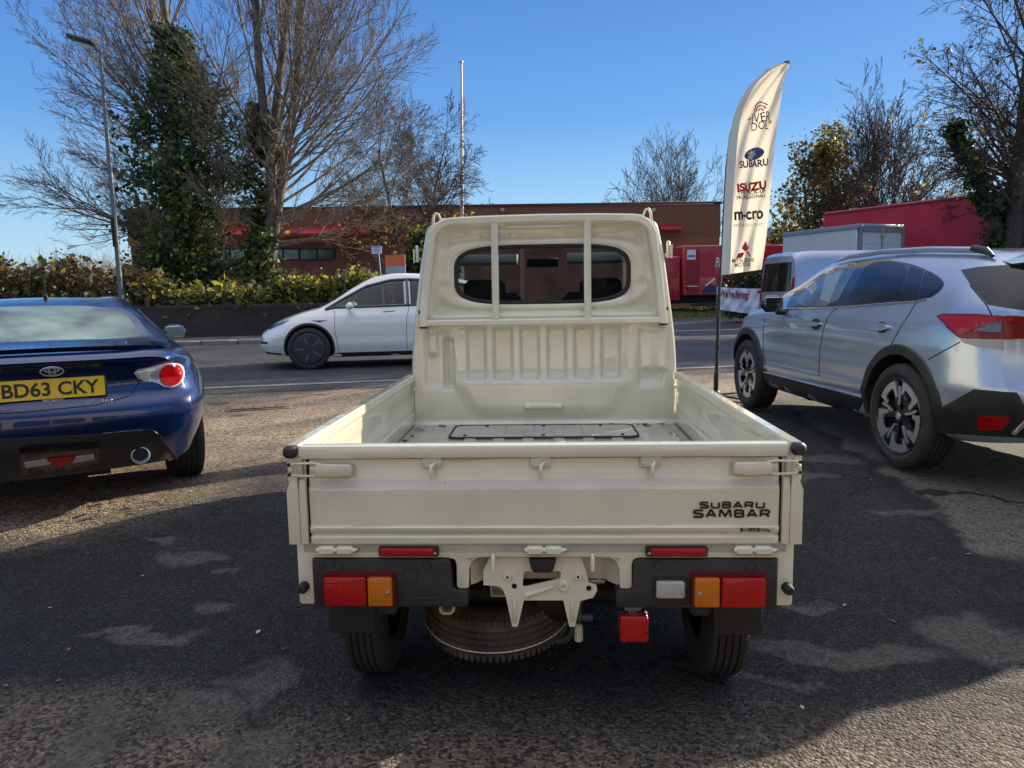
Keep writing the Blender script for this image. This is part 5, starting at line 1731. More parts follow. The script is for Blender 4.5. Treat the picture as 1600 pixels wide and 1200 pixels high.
def slat_mat(name, c, pitch=.15):
    """horizontal ribbed cladding"""
    mt, nt, b = nodes_of(name)
    tc = nt.nodes.new('ShaderNodeTexCoord')
    w = nt.nodes.new('ShaderNodeTexWave'); w.wave_type = 'BANDS'; w.bands_direction = 'Z'; w.wave_profile = 'SAW'
    w.inputs['Scale'].default_value = 1 / pitch * .159 * 2; w.inputs['Distortion'].default_value = 0
    nt.links.new(tc.outputs['Object'], w.inputs['Vector'])
    r = nt.nodes.new('ShaderNodeValToRGB')
    r.color_ramp.elements[0].position, r.color_ramp.elements[0].color = .04, tuple(q * .35 for q in c) + (1,)
    r.color_ramp.elements[1].position, r.color_ramp.elements[1].color = .25, (*c, 1)
    nt.links.new(w.outputs['Fac'], r.inputs['Fac'])
    n = nt.nodes.new('ShaderNodeTexNoise'); n.inputs['Scale'].default_value = 1.2; n.inputs['Detail'].default_value = 6
    nt.links.new(tc.outputs['Object'], n.inputs['Vector'])
    mx = nt.nodes.new('ShaderNodeMix'); mx.data_type = 'RGBA'; mx.blend_type = 'OVERLAY'; mx.inputs[0].default_value = .5
    nt.links.new(r.outputs[0], mx.inputs[6]); nt.links.new(n.outputs['Color'], mx.inputs[7]); nt.links.new(r.outputs[0], b.inputs['Base Color'])
    bp = nt.nodes.new('ShaderNodeBump'); bp.inputs['Strength'].default_value = .6; bp.inputs['Distance'].default_value = .03
    nt.links.new(w.outputs['Fac'], bp.inputs['Height']); nt.links.new(bp.outputs[0], b.inputs['Normal'])
    b.inputs['Roughness'].default_value = .7
    return mt
RA = math.atan(.279)
# low brick wall
WLn = lambda x: 24.65 + .279 * x
GW = empty('garden_wall', (-14, WLn(-14), .2), RA, 'low dark brick wall along the far pavement below the hedge', 'wall')
b = MB(); b.box((-6, 0, .44), (37, .22, .90), .008); b.build('wall', brick_mat('dark_brick', (.035, .024, .02), (.055, .036, .03), (.05, .046, .042)), GW)
b = MB()
for k in range(82):
    b.box((-24.3 + k * .45, 0, .925), (.44, .28, .07), .012)
b.build('coping', simple('coping_brick', (.055, .042, .036), .8, noise=.3, nscale=4), GW)

# brick building -----------------------------------------------------------
a0, a1 = at(205, 400, 42), at(1122, 400, 44.5)
BA = math.atan2(a1.y - a0.y, a1.x - a0.x)
BW = math.hypot(a1.x - a0.x, a1.y - a0.y)
BB = empty('brick_building', (a0.x, a0.y, .40), BA, 'long low brick building with red canopies and a strip of windows across the road', 'building')
iB = (Matrix.Translation(BB.location) @ Matrix.Rotation(BA, 4, 'Z')).inverted()
def onb(px_, py_):
    """photo pixel -> (along, up) on the building's front"""
    o = iB @ CAM_POS; d = iB.to_3x3() @ pray(px_, py_)
    p = o + d * (-o.y / d.y); return p.x, p.z
Hb = 5.95
bm1 = brick_mat('red_brown_brick', (.27, .085, .052), (.19, .062, .040), (.18, .14, .115))
b = MB(); b.box((BW / 2, 7.5, 2.0), (BW, 15, 4.0), 0); b.build('wall', bm1, BB)
b = MB(); b.box((BW / 2, 7.45, 4.0 + (Hb - 4.0) / 2), (BW + .16, 15.1, Hb - 4.0), .02); b.build('upper_cladding', slat_mat('rust_cladding', (.27, .105, .062), .11), BB)
b = MB(); b.box((BW / 2, 7.45, Hb + .06), (BW + .3, 15.3, .12), .02); b.build('roof', simple('roof_edge', (.06, .04, .035), .7, noise=.2), BB)
x0, z0_ = onb(1030, 400); x1, z1_ = onb(1121, 330)
b = MB(); b.box(((x0 + x1) / 2 - .6, -.10, 2.0), (x1 - x0 + 1.4, .20, 4.0), .01); b.build('side_cladding', slat_mat('orange_cladding', (.34, .12, .062), .11), BB)
redc = simple('red_canopy', (.34, .012, .022), .4, noise=.12, nscale=2)
def canopy(pa, pb, ztop, drop, out):
    xa, xb = onb(pa, 400)[0], onb(pb, 400)[0]
    c = MB()
    c.prism([(0, ztop), (0, ztop - .3), (-out, ztop - drop), (-out, ztop - drop + .16)], xa, xb, lambda u, v, d: (d, u - .09, v))
    bevel_mesh(c.build('canopy', redc, BB), .03)
canopy(358, 402, onb(380, 354)[1], onb(380, 354)[1] - onb(380, 372)[1], 1.2)
canopy(424, 606, onb(500, 352)[1], onb(500, 352)[1] - onb(500, 371)[1], 1.2)
canopy(1029, 1063, onb(1045, 350)[1], onb(1045, 350)[1] - onb(1045, 362)[1], .5)
wf = simple('window_frame_dark', (.03, .022, .02), .5)
wp = simple('office_glass', (.10, .12, .13), .06, noise=.5, nscale=.5, coat=1)
def window(pa, pb, py0, py1):
    xa, za = onb(pa, py1); xb, zb = onb(pb, py0)
    c = MB()
    w = .07
    for (cx, cz, sx, sz) in (((xa + xb) / 2, za, xb - xa, w), ((xa + xb) / 2, zb, xb - xa, w), (xa, (za + zb) / 2, w, zb - za - w), (xb, (za + zb) / 2, w, zb - za - w)):
        c.box((cx, -.03, cz), (sx, .12, sz), .01)
    f = c.build('window', wf, BB)
    c = MB(); c.box(((xa + xb) / 2, -.005, (za + zb) / 2), (xb - xa - w, .02, zb - za - w)); c.build('pane', wp, f)
for q in ((345, 358), (360, 386), (420, 426), (428, 442), (443, 467), (469, 495), (496, 522)):
    window(q[0], q[1], 389, 406)
x0, z0_ = onb(550, 372)
b = MB(); b.tube([(x0, -.12, 0), (x0, -.12, z0_ + .2)], .07, 8); b.build('downpipe', simple('maroon_pipe', (.13, .02, .03), .5), BB)
b = MB()
for p in (520, 1028):
    xx, zz_ = onb(785 if p == 520 else 1020, 329); b.box((xx, -.2, zz_), (.22, .22, .2), .03)
b.build('security_lamp', simple('lamp_grey', (.35, .36, .38), .5), BB)

# lamp post, flag pole ---------------------------------------------------------
p = at(190, 468, 21.0)
LP = empty('street_lamp', (p.x, p.y, .21), 0, 'tall grey street lamp with a flat dark head on the far pavement', 'street lamp')
pt = at(156, 78, 21.0) - LP.location
galv = simple('galvanised_steel', (.13, .14, .155), .55, metal=.3, noise=.2, nscale=3)
b = MB(); b.tube([(0, 0, 0), (0, 0, .02), (pt.x * .14, 0, 1.3), (pt.x * .16, 0, 1.5), (pt.x * .55, 0, pt.z * .55), (pt.x, 0, pt.z)], [.095, .095, .09, .072, .062, .045], 12); PO = b.build('pole', galv, LP)
b = MB(); b.tube([(pt.x * .3, -.06, pt.z * .33), (pt.x * .42, -.075, pt.z * .43)], .07, 8); b.build('ivy_stub', simple('dead_ivy', (.02, .018, .012), .9), PO)
b = MB(); b.tube([(pt.x, 0, pt.z - .05), (pt.x - .10, -.05, pt.z + .08), (pt.x - .16, -.1, pt.z + .14)], .04, 8); b.build('bracket', galv, LP)
b = MB(); b.box((0, 0, 0), (.74, .34, .13), .04, Matrix.Rotation(.28, 3, 'Y')); hd = b.build('lamp_head', simple('lamp_head_dark', (.03, .03, .033), .5), LP); hd.location = (pt.x - .42, -.12, pt.z + .24)
p = at(719, 336, 38.0)
FP = empty('flag_pole', (p.x, p.y, .4), 0, 'slender white flag pole rising above the roof behind the pickup cab', 'flag pole')
pt = at(720.5, 99, 38.0) - FP.location
b = MB(); b.tube([(0, 0, 0), (pt.x * .5, 0, pt.z * .5), (pt.x, 0, pt.z)], [.10, .085, .065], 10); b.build('pole', simple('white_pole', (.62, .60, .58), .5, noise=.1), FP)
b = MB(); b.lathe([(.001, .16), (.08, .12), (.10, .06), (.08, 0), (.001, -.02)], 12, c=pt); b.build('finial', M['steel'], FP)
b = MB()
z1_ = (at(720, 150, 38.0) - FP.location).z; z2_ = (at(720, 192, 38.0) - FP.location).z
b.grid(lin(0, 1, 6), lin(0, 1, 12), lambda u, v: (pt.x + .07 + .13 * u * (1 - .5 * v), .04 * math.sin(v * 9 + u * 6) * u, z1_ + (z2_ - z1_) * v))
b.build('furled_flag', simple('flag_cloth', (.55, .60, .68), .8), FP)
# road sign and site board
p = at(601, 470, 22.9)
RS = empty('road_sign', (p.x, p.y, .2), 0, 'small blue and white road sign on a leaning grey post above the hedge', 'sign')
pt = at(590, 388, 22.9) - RS.location
b = MB(); b.tube([(0.02, 0, 0), (pt.x, 0, pt.z)], .035, 8); b.build('post', galv, RS)
b = MB(); b.prism(rr(.155, .115, .02, cx=pt.x - .02, cy=pt.z - .05), -.06, -.045, XZ); sg = b.build('sign_plate', simple('sign_white', (.62, .66, .72), .5), RS)
b = MB()
for k, w in ((0, .20), (1, .22), (2, .12)):
    b.box((pt.x - .02, -.062, pt.z + .01 - .06 * k), (w, .004, .022))
b.box((pt.x - .02, -.061, pt.z + .045), (.25, .003, .012))
b.build('sign_panel', simple('sign_blue', (.05, .12, .35), .5), sg)
p = at(618, 440, 27.5)
SB = empty('site_board', (p.x, p.y, .2), -.05, 'orange topped grey site information board beyond the hedge', 'sign')
q0, q1 = at(603, 434, 27.5) - SB.location, at(633, 398, 27.5) - SB.location
b = MB(); b.box(((q0.x + q1.x) / 2, 0, (q0.z + q1.z) / 2 - .2), (q1.x - q0.x, .05, q1.z - q0.z + .4), .01); b.build('panel', simple('board_grey', (.36, .40, .46), .5, noise=.05), SB)
b = MB(); b.box(((q0.x + q1.x) / 2, -.012, q1.z - .20), (q1.x - q0.x + .006, .05, .40), .006); hd = b.build('header', simple('board_orange', (.72, .16, .05), .5), SB)
b = MB()
for s in (.08, -.08): b.tube([((q0.x + q1.x) / 2 + s * 4, .04, 0), ((q0.x + q1.x) / 2 + s * 4, .04, q1.z - .1)], .03, 8)
b.build('post', galv, SB)

# feather flag -------------------------------------------------------------------
FY = 8.6
p = at(1120, 612, FY)
FF = empty('feather_flag', (p.x, FY, gz(p.x, FY)), 0, 'tall cream feather flag on a black pole between the pickup and the silver car', 'flag')
iF = FF.location
def fpx(px_, py_):
    q = at(px_, py_, FY) - iF; return (q.x, q.z)
pole = [(1119, 609), (1122, 520), (1125, 440), (1128, 400), (1131, 330), (1135, 260), (1141, 210), (1152, 170), (1170, 137), (1198, 110), (1228, 95)]
b = MB(); b.tube([(fpx(*q)[0], .012, fpx(*q)[1]) for q in pole], [.020, .019, .017, .012, .010, .009, .008, .007, .006, .005, .004], 8); b.build('pole', M['black_plastic'], FF)
b = MB()
for k in range(4):
    a = k * PI / 2 + .5
    b.box((fpx(1119, 609)[0] + .28 * math.cos(a), .28 * math.sin(a), .03), (.56, .05, .02), .006, Matrix.Rotation(a, 3, 'Z'))
b.lathe([(.05, .0), (.05, .06), (.028, .08), (.028, .28), (.001, .28)], 12, c=(fpx(1119, 609)[0], .012, 0))
b.lathe([(.026, 0), (.026, .05), (.001, .05)], 12, c=(fpx(1121.5, 545)[0], .012, fpx(1121.5, 545)[1]))
b.build('cross_base', M['black_plastic'], FF)
left = [(1127, 430), (1130, 360), (1134, 280), (1139, 220), (1149, 175), (1167, 140), (1196, 112), (1228, 95)]
right = [(1191, 421), (1197, 360), (1206, 280), (1212, 220), (1218, 175), (1224, 140), (1230, 112), (1236, 96)]
ts = lin(0, 1, len(left))
lx, ly = [pchip(ts, [q[k] for q in left]) for k in (0, 1)]
rx_, ry = [pchip(ts, [q[k] for q in right]) for k in (0, 1)]
def cloth(u, t):
    a, c = fpx(lx(t), ly(t)), fpx(rx_(t), ry(t))
    x, z = a[0] + (c[0] - a[0]) * u, a[1] + (c[1] - a[1]) * u
    w = .030 * math.sin(u * 9 + t * 7 + 1.2 * math.sin(t * 5)) * u ** .6 + .014 * math.sin(u * 21 - t * 16) * u + .016 * math.sin((u - t) * 17 + 2) * sstep(0, .3, u)
    return x, w, z
b = MB()
b.grid(lin(0, 1, 46), lin(0, 1, 120), lambda u, t: cloth(u, t))
fab, nt_, pb_ = nodes_of('banner_fabric')
pb_.inputs['Base Color'].default_value = (.76, .70, .57, 1); pb_.inputs['Roughness'].default_value = .85
trn = nt_.nodes.new('ShaderNodeBsdfTranslucent'); trn.inputs[0].default_value = (.76, .70, .56, 1)
mxs = nt_.nodes.new('ShaderNodeMixShader'); mxs.inputs[0].default_value = .38
nt_.links.new(pb_.outputs[0], mxs.inputs[1]); nt_.links.new(trn.outputs[0], mxs.inputs[2]); nt_.links.new(mxs.outputs[0], nt_.nodes['Material Output'].inputs[0])
CL = b.build('banner_cloth', fab, FF, sharp=0)
CL.data.shade_smooth()
b = MB()
b.grid(lin(0, 1, 6), lin(0, 1, 120), lambda u, t: (lambda q: (q[0] - .002, q[1] - .004, q[2]))(cloth(u * .21 * (1 - .35 * t), t)))
b.build('pole_sleeve', simple('sleeve_fabric', (.58, .57, .50), .85), FF, sharp=0)
b = MB(); b.grid(lin(0, 1, 10), lin(.965, 1, 4), lambda u, t: (lambda q: (q[0], q[1] - .005, q[2] + .002))(cloth(u, t))); b.build('tip_patch', M['black_plastic'], FF, sharp=0)
def drape(o):
    """lays flat artwork (x, z on the flag's plane) onto the cloth's folds"""
    me = o.data
    for v in me.vertices:
        x, z = v.co.x, v.co.z
        lo, hi = 0.0, 1.0
        t = .5
        for _ in range(3):
            ts_ = lin(max(0, t - .5 * .4 ** _), min(1, t + .5 * .4 ** _), 15)
            best = min(ts_, key=lambda q: abs(cloth(.55, q)[2] - z)); t = best
        a, c = fpx(lx(t), ly(t)), fpx(rx_(t), ry(t))
        u = min(1, max(0, (x - a[0]) / (c[0] - a[0])))
        v.co.y = cloth(u, t)[1] - .007
    me.update()
def fl_text(s, px0, px1, pyc, hpx, mat, bold=.01, tilt=-.04, name='lettering', shear=0, spacing=1):
    a, c = fpx(px0, pyc), fpx(px1, pyc)
    k = FY / CAM_F
    M4 = frame_mtx(((a[0] + c[0]) / 2, -.03, a[1]), (1, 0, -tilt), (0, 0, 1))
    o = lettering(name, s, (px1 - px0) * k, hpx * k, mat, M4, FF, bold=bold, shear=shear, spacing=spacing)
    bm = bmesh.new(); bm.from_mesh(o.data)
    es = [e for e in bm.edges if e.calc_length() > .03]
    bmesh.ops.subdivide_edges(bm, edges=es, cuts=2); bm.to_mesh(o.data); bm.free()
    drape(o)
    return o
ink = simple('print_black', (.03, .03, .035), .8); navy = simple('print_navy', (.045, .06, .16), .8); redp = simple('print_red', (.45, .02, .03), .8); gry = simple('print_grey', (.30, .29, .28), .8); orange = simple('print_orange', (.6, .25, .08), .8)
fl_text('IVER', 1177, 1202, 184, 14, ink, .0)
fl_text('DOL', 1176, 1199, 197, 12, ink, .0)
fl_text('SUBARU', 1157, 1197, 256, 11, navy, .03)
fl_text('ISUZU', 1153, 1195, 292, 13, redp, .05, -.08)
fl_text('THE PICK-UP', 1153, 1194, 301, 6, ink, .02, -.06)
fl_text('PROFESSIONALS', 1152, 1194, 308, 5, ink, .02, -.06)
fl_text('m-cro', 1148, 1191, 337, 13, ink, .03)
fl_text('MICROLINO', 1147, 1190, 352, 4.5, gry, .0, spacing=1.5)
fl_text('MITSUBISHI', 1144, 1178, 407, 6, ink, .01)
fl_text('MOTORS', 1149, 1173, 414, 6, ink, .01)
def fl_shape(polys, mat, name='emblem'):
    c = MB()
    for P in polys:
        c.prism([fpx(*q) for q in P], -.03, -.032, XZ)
    o = c.build(name, mat, FF, sharp=0)
    drape(o); return o
fl_shape([[(1164.5, 377), (1170, 387), (1164, 394), (1158.5, 388)]], redp)
fl_shape([[(1163, 394.5), (1158, 403), (1149.5, 403.5), (1154, 395.5)]], redp)
fl_shape([[(1164.5, 394.5), (1169, 393), (1174, 400), (1170, 401.5)]], redp)
ov = [(1178.5 + 14.5 * math.cos(a), 240.5 - 9.5 * math.sin(a) - 3 * math.cos(a)) for a in lin(0, 2 * PI, 29)[:-1]]
fl_shape([ov], navy)
def star(cx, cy, r):
    return [(cx + (r if k % 2 == 0 else r * .28) * math.sin(k * PI / 4), cy - (r if k % 2 == 0 else r * .28) * math.cos(k * PI / 4)) for k in range(8)]
ws_ = simple('print_white', (.72, .71, .70), .8)
for cx, cy, r in ((1173, 239.5, 6.5), (1181, 233.5, 2.8), (1186, 236, 2.8), (1180, 243, 2.6), (1186, 241, 2.6), (1189, 237.5, 2)):
    o = fl_shape([star(cx, cy, r)], ws_)
    for v in o.data.vertices: v.co.y -= .004
for rad, a0_, a1_ in ((12.5, .5, 3.6), (8.5, .2, 3.3), (4.8, 0, 3.0)):
    th = lin(a0_, a1_, 16)
    P = [(1189 + rad * .85 * math.cos(a), 171 - rad * math.sin(a) + (12.5 - rad) * .3) for a in th] + [(1189 + (rad - 2.2) * .85 * math.cos(a), 171 - (rad - 1.6) * math.sin(a) + (12.5 - rad) * .3) for a in th[::-1]]
    fl_shape([P], redp)
fl_shape([[(1167, 187), (1174, 183), (1175, 185), (1169, 189)]], orange)
fl_shape([[(1200, 192), (1206, 188), (1206, 190), (1202, 194)]], orange)

# red delivery lorry --------------------------------------------------------------
LY = 36
red = simple('lorry_red', (.42, .014, .030), .38, noise=.1, nscale=1.5, coat=.5)
p = at(1093, 470, LY)
RL = empty('delivery_lorry', (p.x, LY, gz(p.x, LY)), .12, 'red delivery lorry with a white sticker parked in front of the brick building', 'lorry')
k = LY / CAM_F
zof = lambda py_: at(1093, py_, LY).z - RL.location.z
xof = lambda px_: (px_ - 1093) * k
b = MB(); b.box(((xof(1066) + xof(1235)) / 2, 1.2, (zof(383) + zof(462)) / 2), (xof(1235) - xof(1066), 2.4, zof(383) - zof(462)), .06); BX = b.build('box_body', red, RL)
b = MB(); b.box((xof(1082), -.012, (zof(389) + zof(458)) / 2), (xof(1092) - xof(1072), .03, zof(389) - zof(458)), .01); b.build('door', simple('lorry_door_red', (.26, .010, .022), .4), BX)
b = MB(); b.box((xof(1079), -.032, zof(398)), (.42, .012, .46), .004); st_ = b.build('sticker', M['white_paper'], BX)
b = MB(); b.box((xof(1079), -.040, zof(400)), (.34, .006, .10), .002); b.build('sticker_print', simple('sticker_blue', (.08, .18, .4), .6), st_)
b = MB(); b.prism([(xof(1097), zof(454)), (xof(1108), zof(446)), (xof(1235), zof(440)), (xof(1235), zof(458)), (xof(1097), zof(458))], -.016, .0, XZ); b.build('livery_stripe', simple('livery_blue', (.03, .03, .16), .5), BX)
b = MB()
b.prism([(xof(1101), zof(446)), (xof(1116), zof(434)), (xof(1117), zof(437)), (xof(1103), zof(447))], -.020, -.002, XZ)
b.build('livery_swoosh', M['white_paper'], BX)
lettering('lettering', 'PA', xof(1128) - xof(1117), .48, M['white_paper'], frame_mtx((xof(1122.5), -.006, zof(410)), (1, 0, .05), (0, 0, 1)), BX, bold=.02, shear=.3)
b = MB(); b.box((xof(1082), -.035, zof(447)), (xof(1092) - xof(1074), .01, .04)); b.build('door_print', M['white_paper'], BX)
b = MB()
b.prism([(xof(1000), zof(470)), (xof(1064), zof(470)), (xof(1064), zof(400)), (xof(1022), zof(398)), (xof(1010), zof(420)), (xof(998), zof(436))], .1, 2.3, lambda u, v, d: (u, d, v))
CBn = b.build('lorry_cab', red, RL); bevel_mesh(CBn, .08, 3)
b = MB(); b.prism([(xof(1012), zof(432)), (xof(1038), zof(432)), (xof(1038), zof(406)), (xof(1024), zof(405))], .06, .11, lambda u, v, d: (u, d, v)); b.build('side_window', M['black_gloss'], CBn)
b = MB(); b.box(((xof(1010) + xof(1230)) / 2, 1.2, zof(468)), (xof(1230) - xof(1010), 1.2, .35), .03)
b.box(((xof(1080) + xof(1150)) / 2, .1, zof(476)), (xof(1150) - xof(1080), .05, .16), .02)
b.build('chassis', simple('lorry_chassis', (.03, .03, .032), .7), RL)
for x in (1035, 1180, 1205):
    wheel(RL, (xof(x), .25, .46), .46, .3, .28, rim_steel, -1, axis='y', tread=False)
# hiring banner, clipped hedge behind it -----------------------------------------------
BY = 26.5
p = at(1122, 480, BY)
HB = empty('hiring_banner', (p.x, BY, gz(p.x, BY)), 0, "white cloth banner reading We're hiring! strung across the grass verge", 'banner')
def hpx(a, c):
    q = at(a, c, BY) - HB.location; return q.x, q.z
c00, c10, c11, c01 = hpx(1120, 483), hpx(1194, 492), hpx(1194, 451), hpx(1120, 448)
def hb(u, v, off=0):
    x = (c00[0] * (1 - u) + c10[0] * u) * (1 - v) + (c01[0] * (1 - u) + c11[0] * u) * v
    z = (c00[1] * (1 - u) + c10[1] * u) * (1 - v) + (c01[1] * (1 - u) + c11[1] * u) * v
    return (x, off + .025 * math.sin(u * 14 + v * 5) + .015 * math.sin(u * 31 - v * 9), z - .02 * math.sin(u * PI))
b = MB(); b.grid(lin(0, 1, 50), lin(0, 1, 24), lambda u, v: hb(u, v)); b.grid(lin(0, 1, 50), lin(0, 1, 24), lambda u, v: hb(u, v, .01)); b.build('cloth', simple('banner_white', (.70, .71, .76), .7), HB, sharp=0)
magenta = simple('print_crimson', (.28, .01, .05), .7)
def hb_text(s, u0, u1, v, hh, mat, bold=.02):
    w = (c10[0] - c00[0]) * (u1 - u0)
    q = hb((u0 + u1) / 2, v)
    o = lettering('lettering', s, w, hh, mat, frame_mtx((q[0], -.05, q[2]), (1, 0, -.075), (0, 0, 1)), HB, bold=bold)
    return o
hb_text("We're hiring!", .05, .68, .70, .36, magenta, .03)
hb_text('Join our team today', .46, .88, .26, .07, gry, .0)
hb_text('Apply online', .46, .74, .16, .06, gry, .0)
b = MB(); q = hb(.9, .88); b.box((q[0], -.05, q[2]), (.14, .01, .10)); b.build('logo', magenta, HB)
b = MB()
for u in (0, 1):
    q = hb(u, 0); b.tube([(q[0], .03, 0), (q[0], .03, hb(u, 1)[2] + .06)], .03, 8)
b.build('stake', simple('stake_wood', (.14, .10, .07), .8), HB)

# white box truck, silver van, red trailer ------------------------------------------------
p0, p1, p2 = at(1341, 400, 26), at(1222, 400, 29.5), at(1424, 400, 25.2)
def boxlike(name, corner, along, across, z0, z1, mat, label, cat, gname):
    """a body whose near corner stands at corner; along / across are ground vectors"""
    r = empty(name, (corner.x, corner.y, gz(corner.x, corner.y)), math.atan2(along.y, along.x), label, cat)
    return r
al = Vector((p1.x - p0.x, p1.y - p0.y, 0)); ac = Vector((p2.x - p0.x, p2.y - p0.y, 0))
rz = math.atan2(al.y, al.x)
BT = empty('box_truck', (p0.x, p0.y, gz(p0.x, p0.y)), rz, 'white box truck with grey framed rear doors parked behind the silver car roof', 'truck')
zt = at(1341, 352, 26).z - BT.location.z
La, Wa = al.length, 1.95
white = simple('truck_white', (.60, .62, .64), .45, noise=.06, nscale=1.5)
b = MB(); b.box((La / 2 + .05, -Wa / 2, (zt + .9) / 2), (La - .1, Wa, zt - .9), .03); BX = b.build('box_body', white, BT)
b = MB(); b.box((La / 2, -Wa / 2, zt + .02), (La + .02, Wa + .05, .07), .02); b.box((La / 2, .02, zt - .05), (La, .03, .10), .01); b.build('roof_rail', simple('roof_blue_grey', (.22, .27, .33), .5), BX)
b = MB()
for (yy, zz_, sy, sz) in ((-.05, (zt + .9) / 2, .10, zt - .9), (-Wa + .05, (zt + .9) / 2, .10, zt - .9), (-Wa / 2, zt - .11, Wa - .2, .22), (-Wa / 2, .98, Wa - .2, .14)):
    b.box((-.03, yy, zz_), (.08, sy, sz), .01)
FRr = b.build('door_frame', simple('frame_grey', (.17, .18, .19), .5, noise=.15), BX)
for s in (0, 1):
    yc = -.10 - (Wa - .2) * (.25 + .5 * s)
    b = MB(); b.box((-.01, yc, (zt - .22 + 1.05) / 2), (.05, (Wa - .24) / 2, zt - .22 - 1.05), .01)
    for zq in (1.7, 2.3, 2.75):
        b.box((-.038, yc, zq), (.012, (Wa - .3) / 2, .03), .004)
    dr = b.build('rear_door', simple('door_white', (.50, .52, .54), .5), BX)
b = MB(); b.tube([(-.07, -Wa / 2, 1.0), (-.07, -Wa / 2, zt - .02)], .022, 8); b.box((-.08, -Wa / 2, zt - .35), (.05, .12, .16), .02); b.build('lock_bar', M['steel'], BX)
b = MB()
b.prism([(.9, 2.05), (1.3, 2.12), (1.5, 2.28), (1.62, 2.12), (1.9, 2.22), (2.05, 2.10), (1.7, 2.02), (1.3, 1.98)], .0, .008, lambda u, v, d: (u, d + .004, v))
b.prism([(2.2, 2.02), (2.5, 2.14), (2.7, 2.3), (2.76, 2.16), (2.95, 2.10), (2.6, 2.0)], .0, .008, lambda u, v, d: (u, d + .004, v))
b.build('livery_mark', ink, BX)
b = MB(); b.box((La + .95, -Wa / 2, 1.15), (1.8, Wa - .1, 1.6), .18); b.build('truck_cab', white, BT)
b = MB(); b.box((La / 2 + .6, -Wa / 2, .72), (La + 1.6, 1.2, .28), .03); b.build('chassis', M['black_plastic'], BT)
for x in (.9, La + 1.0):
    for yy in (-.16, -Wa + .16):
        wheel(BT, (x, yy, .36), .36, .22, .2, rim_steel, 1, axis='y', tread=False)
# trailer
q0, q1 = at(1283, 400, 33), at(1545, 400, 27)
d = Vector((q1.x - q0.x, q1.y - q0.y, 0)); ex = 1.35
TR = empty('curtain_trailer', (q0.x, q0.y, .40), math.atan2(d.y, d.x), 'long red curtain sided lorry trailer behind the white box truck', 'trailer')
Lt = d.length * ex
zt = at(1283, 332, 33).z - .40
tred = simple('curtain_red', (.50, .020, .05), .5, noise=.15, nscale=.8, bump=.25, bscale=1.2)
b = MB(); b.box((Lt / 2, 1.25, (zt + 1.2) / 2), (Lt, 2.5, zt - 1.2), .10); BX = b.build('box_body', tred, TR)
b = MB(); b.box((Lt / 2, -.01, zt - .10), (Lt - .2, .03, .10), .01); b.box((Lt / 2, -.01, 1.28), (Lt - .2, .03, .14), .01); b.build('edge_rail', simple('rail_red', (.22, .01, .02), .4), BX)
b = MB(); b.box((Lt / 2, 1.25, 1.08), (Lt - .2, 1.0, .22), .02); b.build('chassis', M['black_plastic'], TR)
for x in (Lt - 3.5, Lt - 2.3, Lt - 1.1):
    for yy in (.2, 2.3): wheel(TR, (x, yy, .5), .5, .35, .3, rim_steel, -1, axis='y', tread=False)
b = MB()
for x in (2.0,): b.box((x, .6, .5), (.12, .12, 1.0), .01); b.box((x, 1.9, .5), (.12, .12, 1.0), .01)
b.build('landing_leg', M['black_plastic'], TR)
# van
vrows = [(-2.2, .30, .40, .80, .70, .90, 1.15, .88, 1.92, .74, 2.02), (-2.1, .28, .36, .86, .70, .93, 1.15, .91, 1.98, .76, 2.09), (-1.6, .26, .34, .88, .70, .94, 1.15, .92, 2.02, .78, 2.14), (0, .25, .32, .88, .70, .94, 1.15, .92, 2.02, .78, 2.14),
         (1.0, .25, .32, .88, .70, .94, 1.12, .92, 1.95, .76, 2.06), (1.6, .25, .32, .88, .70, .94, 1.08, .90, 1.50, .74, 1.58), (2.1, .26, .34, .86, .68, .92, 1.02, .86, 1.12, .74, 1.17), (2.5, .28, .36, .78, .62, .84, .86, .76, .94, .6, .97), (2.68, .32, .42, .6, .55, .68, .72, .56, .78, .42, .80)]
pv = at(1238, 440, 17.4)
VAN = Car('panel_van', (pv.x + 2.0, pv.y + 1.3, .1), math.radians(-80), vrows, [(.3, .04), (.6, 0), (1.1, .02), (2.1, .10)], .10, [(.3, .06), (.6, 0), (.9, .1)], .3, paint('van_silver', (.42, .47, .56), metal=.5, rough=.3),
          'pale silver panel van with a dark rear window on the road beyond the feather flag', 'van')
for s in (-1, 1):
    for y in (-1.25, 1.65):
        VAN.arch(s, y, .36, .40); wheel(VAN.root, (s * .82, y, .33), .33, .2, .2, rim_steel, s, tread=False)
    VAN.patch('side_window', [(1.75, 1.14), (1.0, 1.14), (1.0, 1.80), (1.20, 1.80), (1.50, 1.52)], VAN.side(s), M['black_gloss'], .004, .15)
    VAN.seam([(.9, .4), (.9, 1.95)], VAN.side(s), .006); VAN.seam([(-.3, .4), (-.3, 1.95)], VAN.side(s), .006)
    TLv = VAN.patch('tail_lamp', [(s * .72, .98), (s * .83, .98), (s * .82, 1.50), (s * .76, 1.50)], VAN.rearmap, M['red_lens'], .01, .08)
VAN.patch('rear_window', [(-.72, 1.18), (.72, 1.18), (.66, 1.86), (-.66, 1.86)], VAN.rearmap, rw, .006, .1)
VAN.patch('bumper_trim', [(-.85, .32), (.85, .32), (.85, .56), (-.85, .56)], VAN.rearmap, M['black_plastic'], .02, .15)
VAN.seam([(0, .6), (0, 1.9)], VAN.rearmap, .006)
VAN.finish()
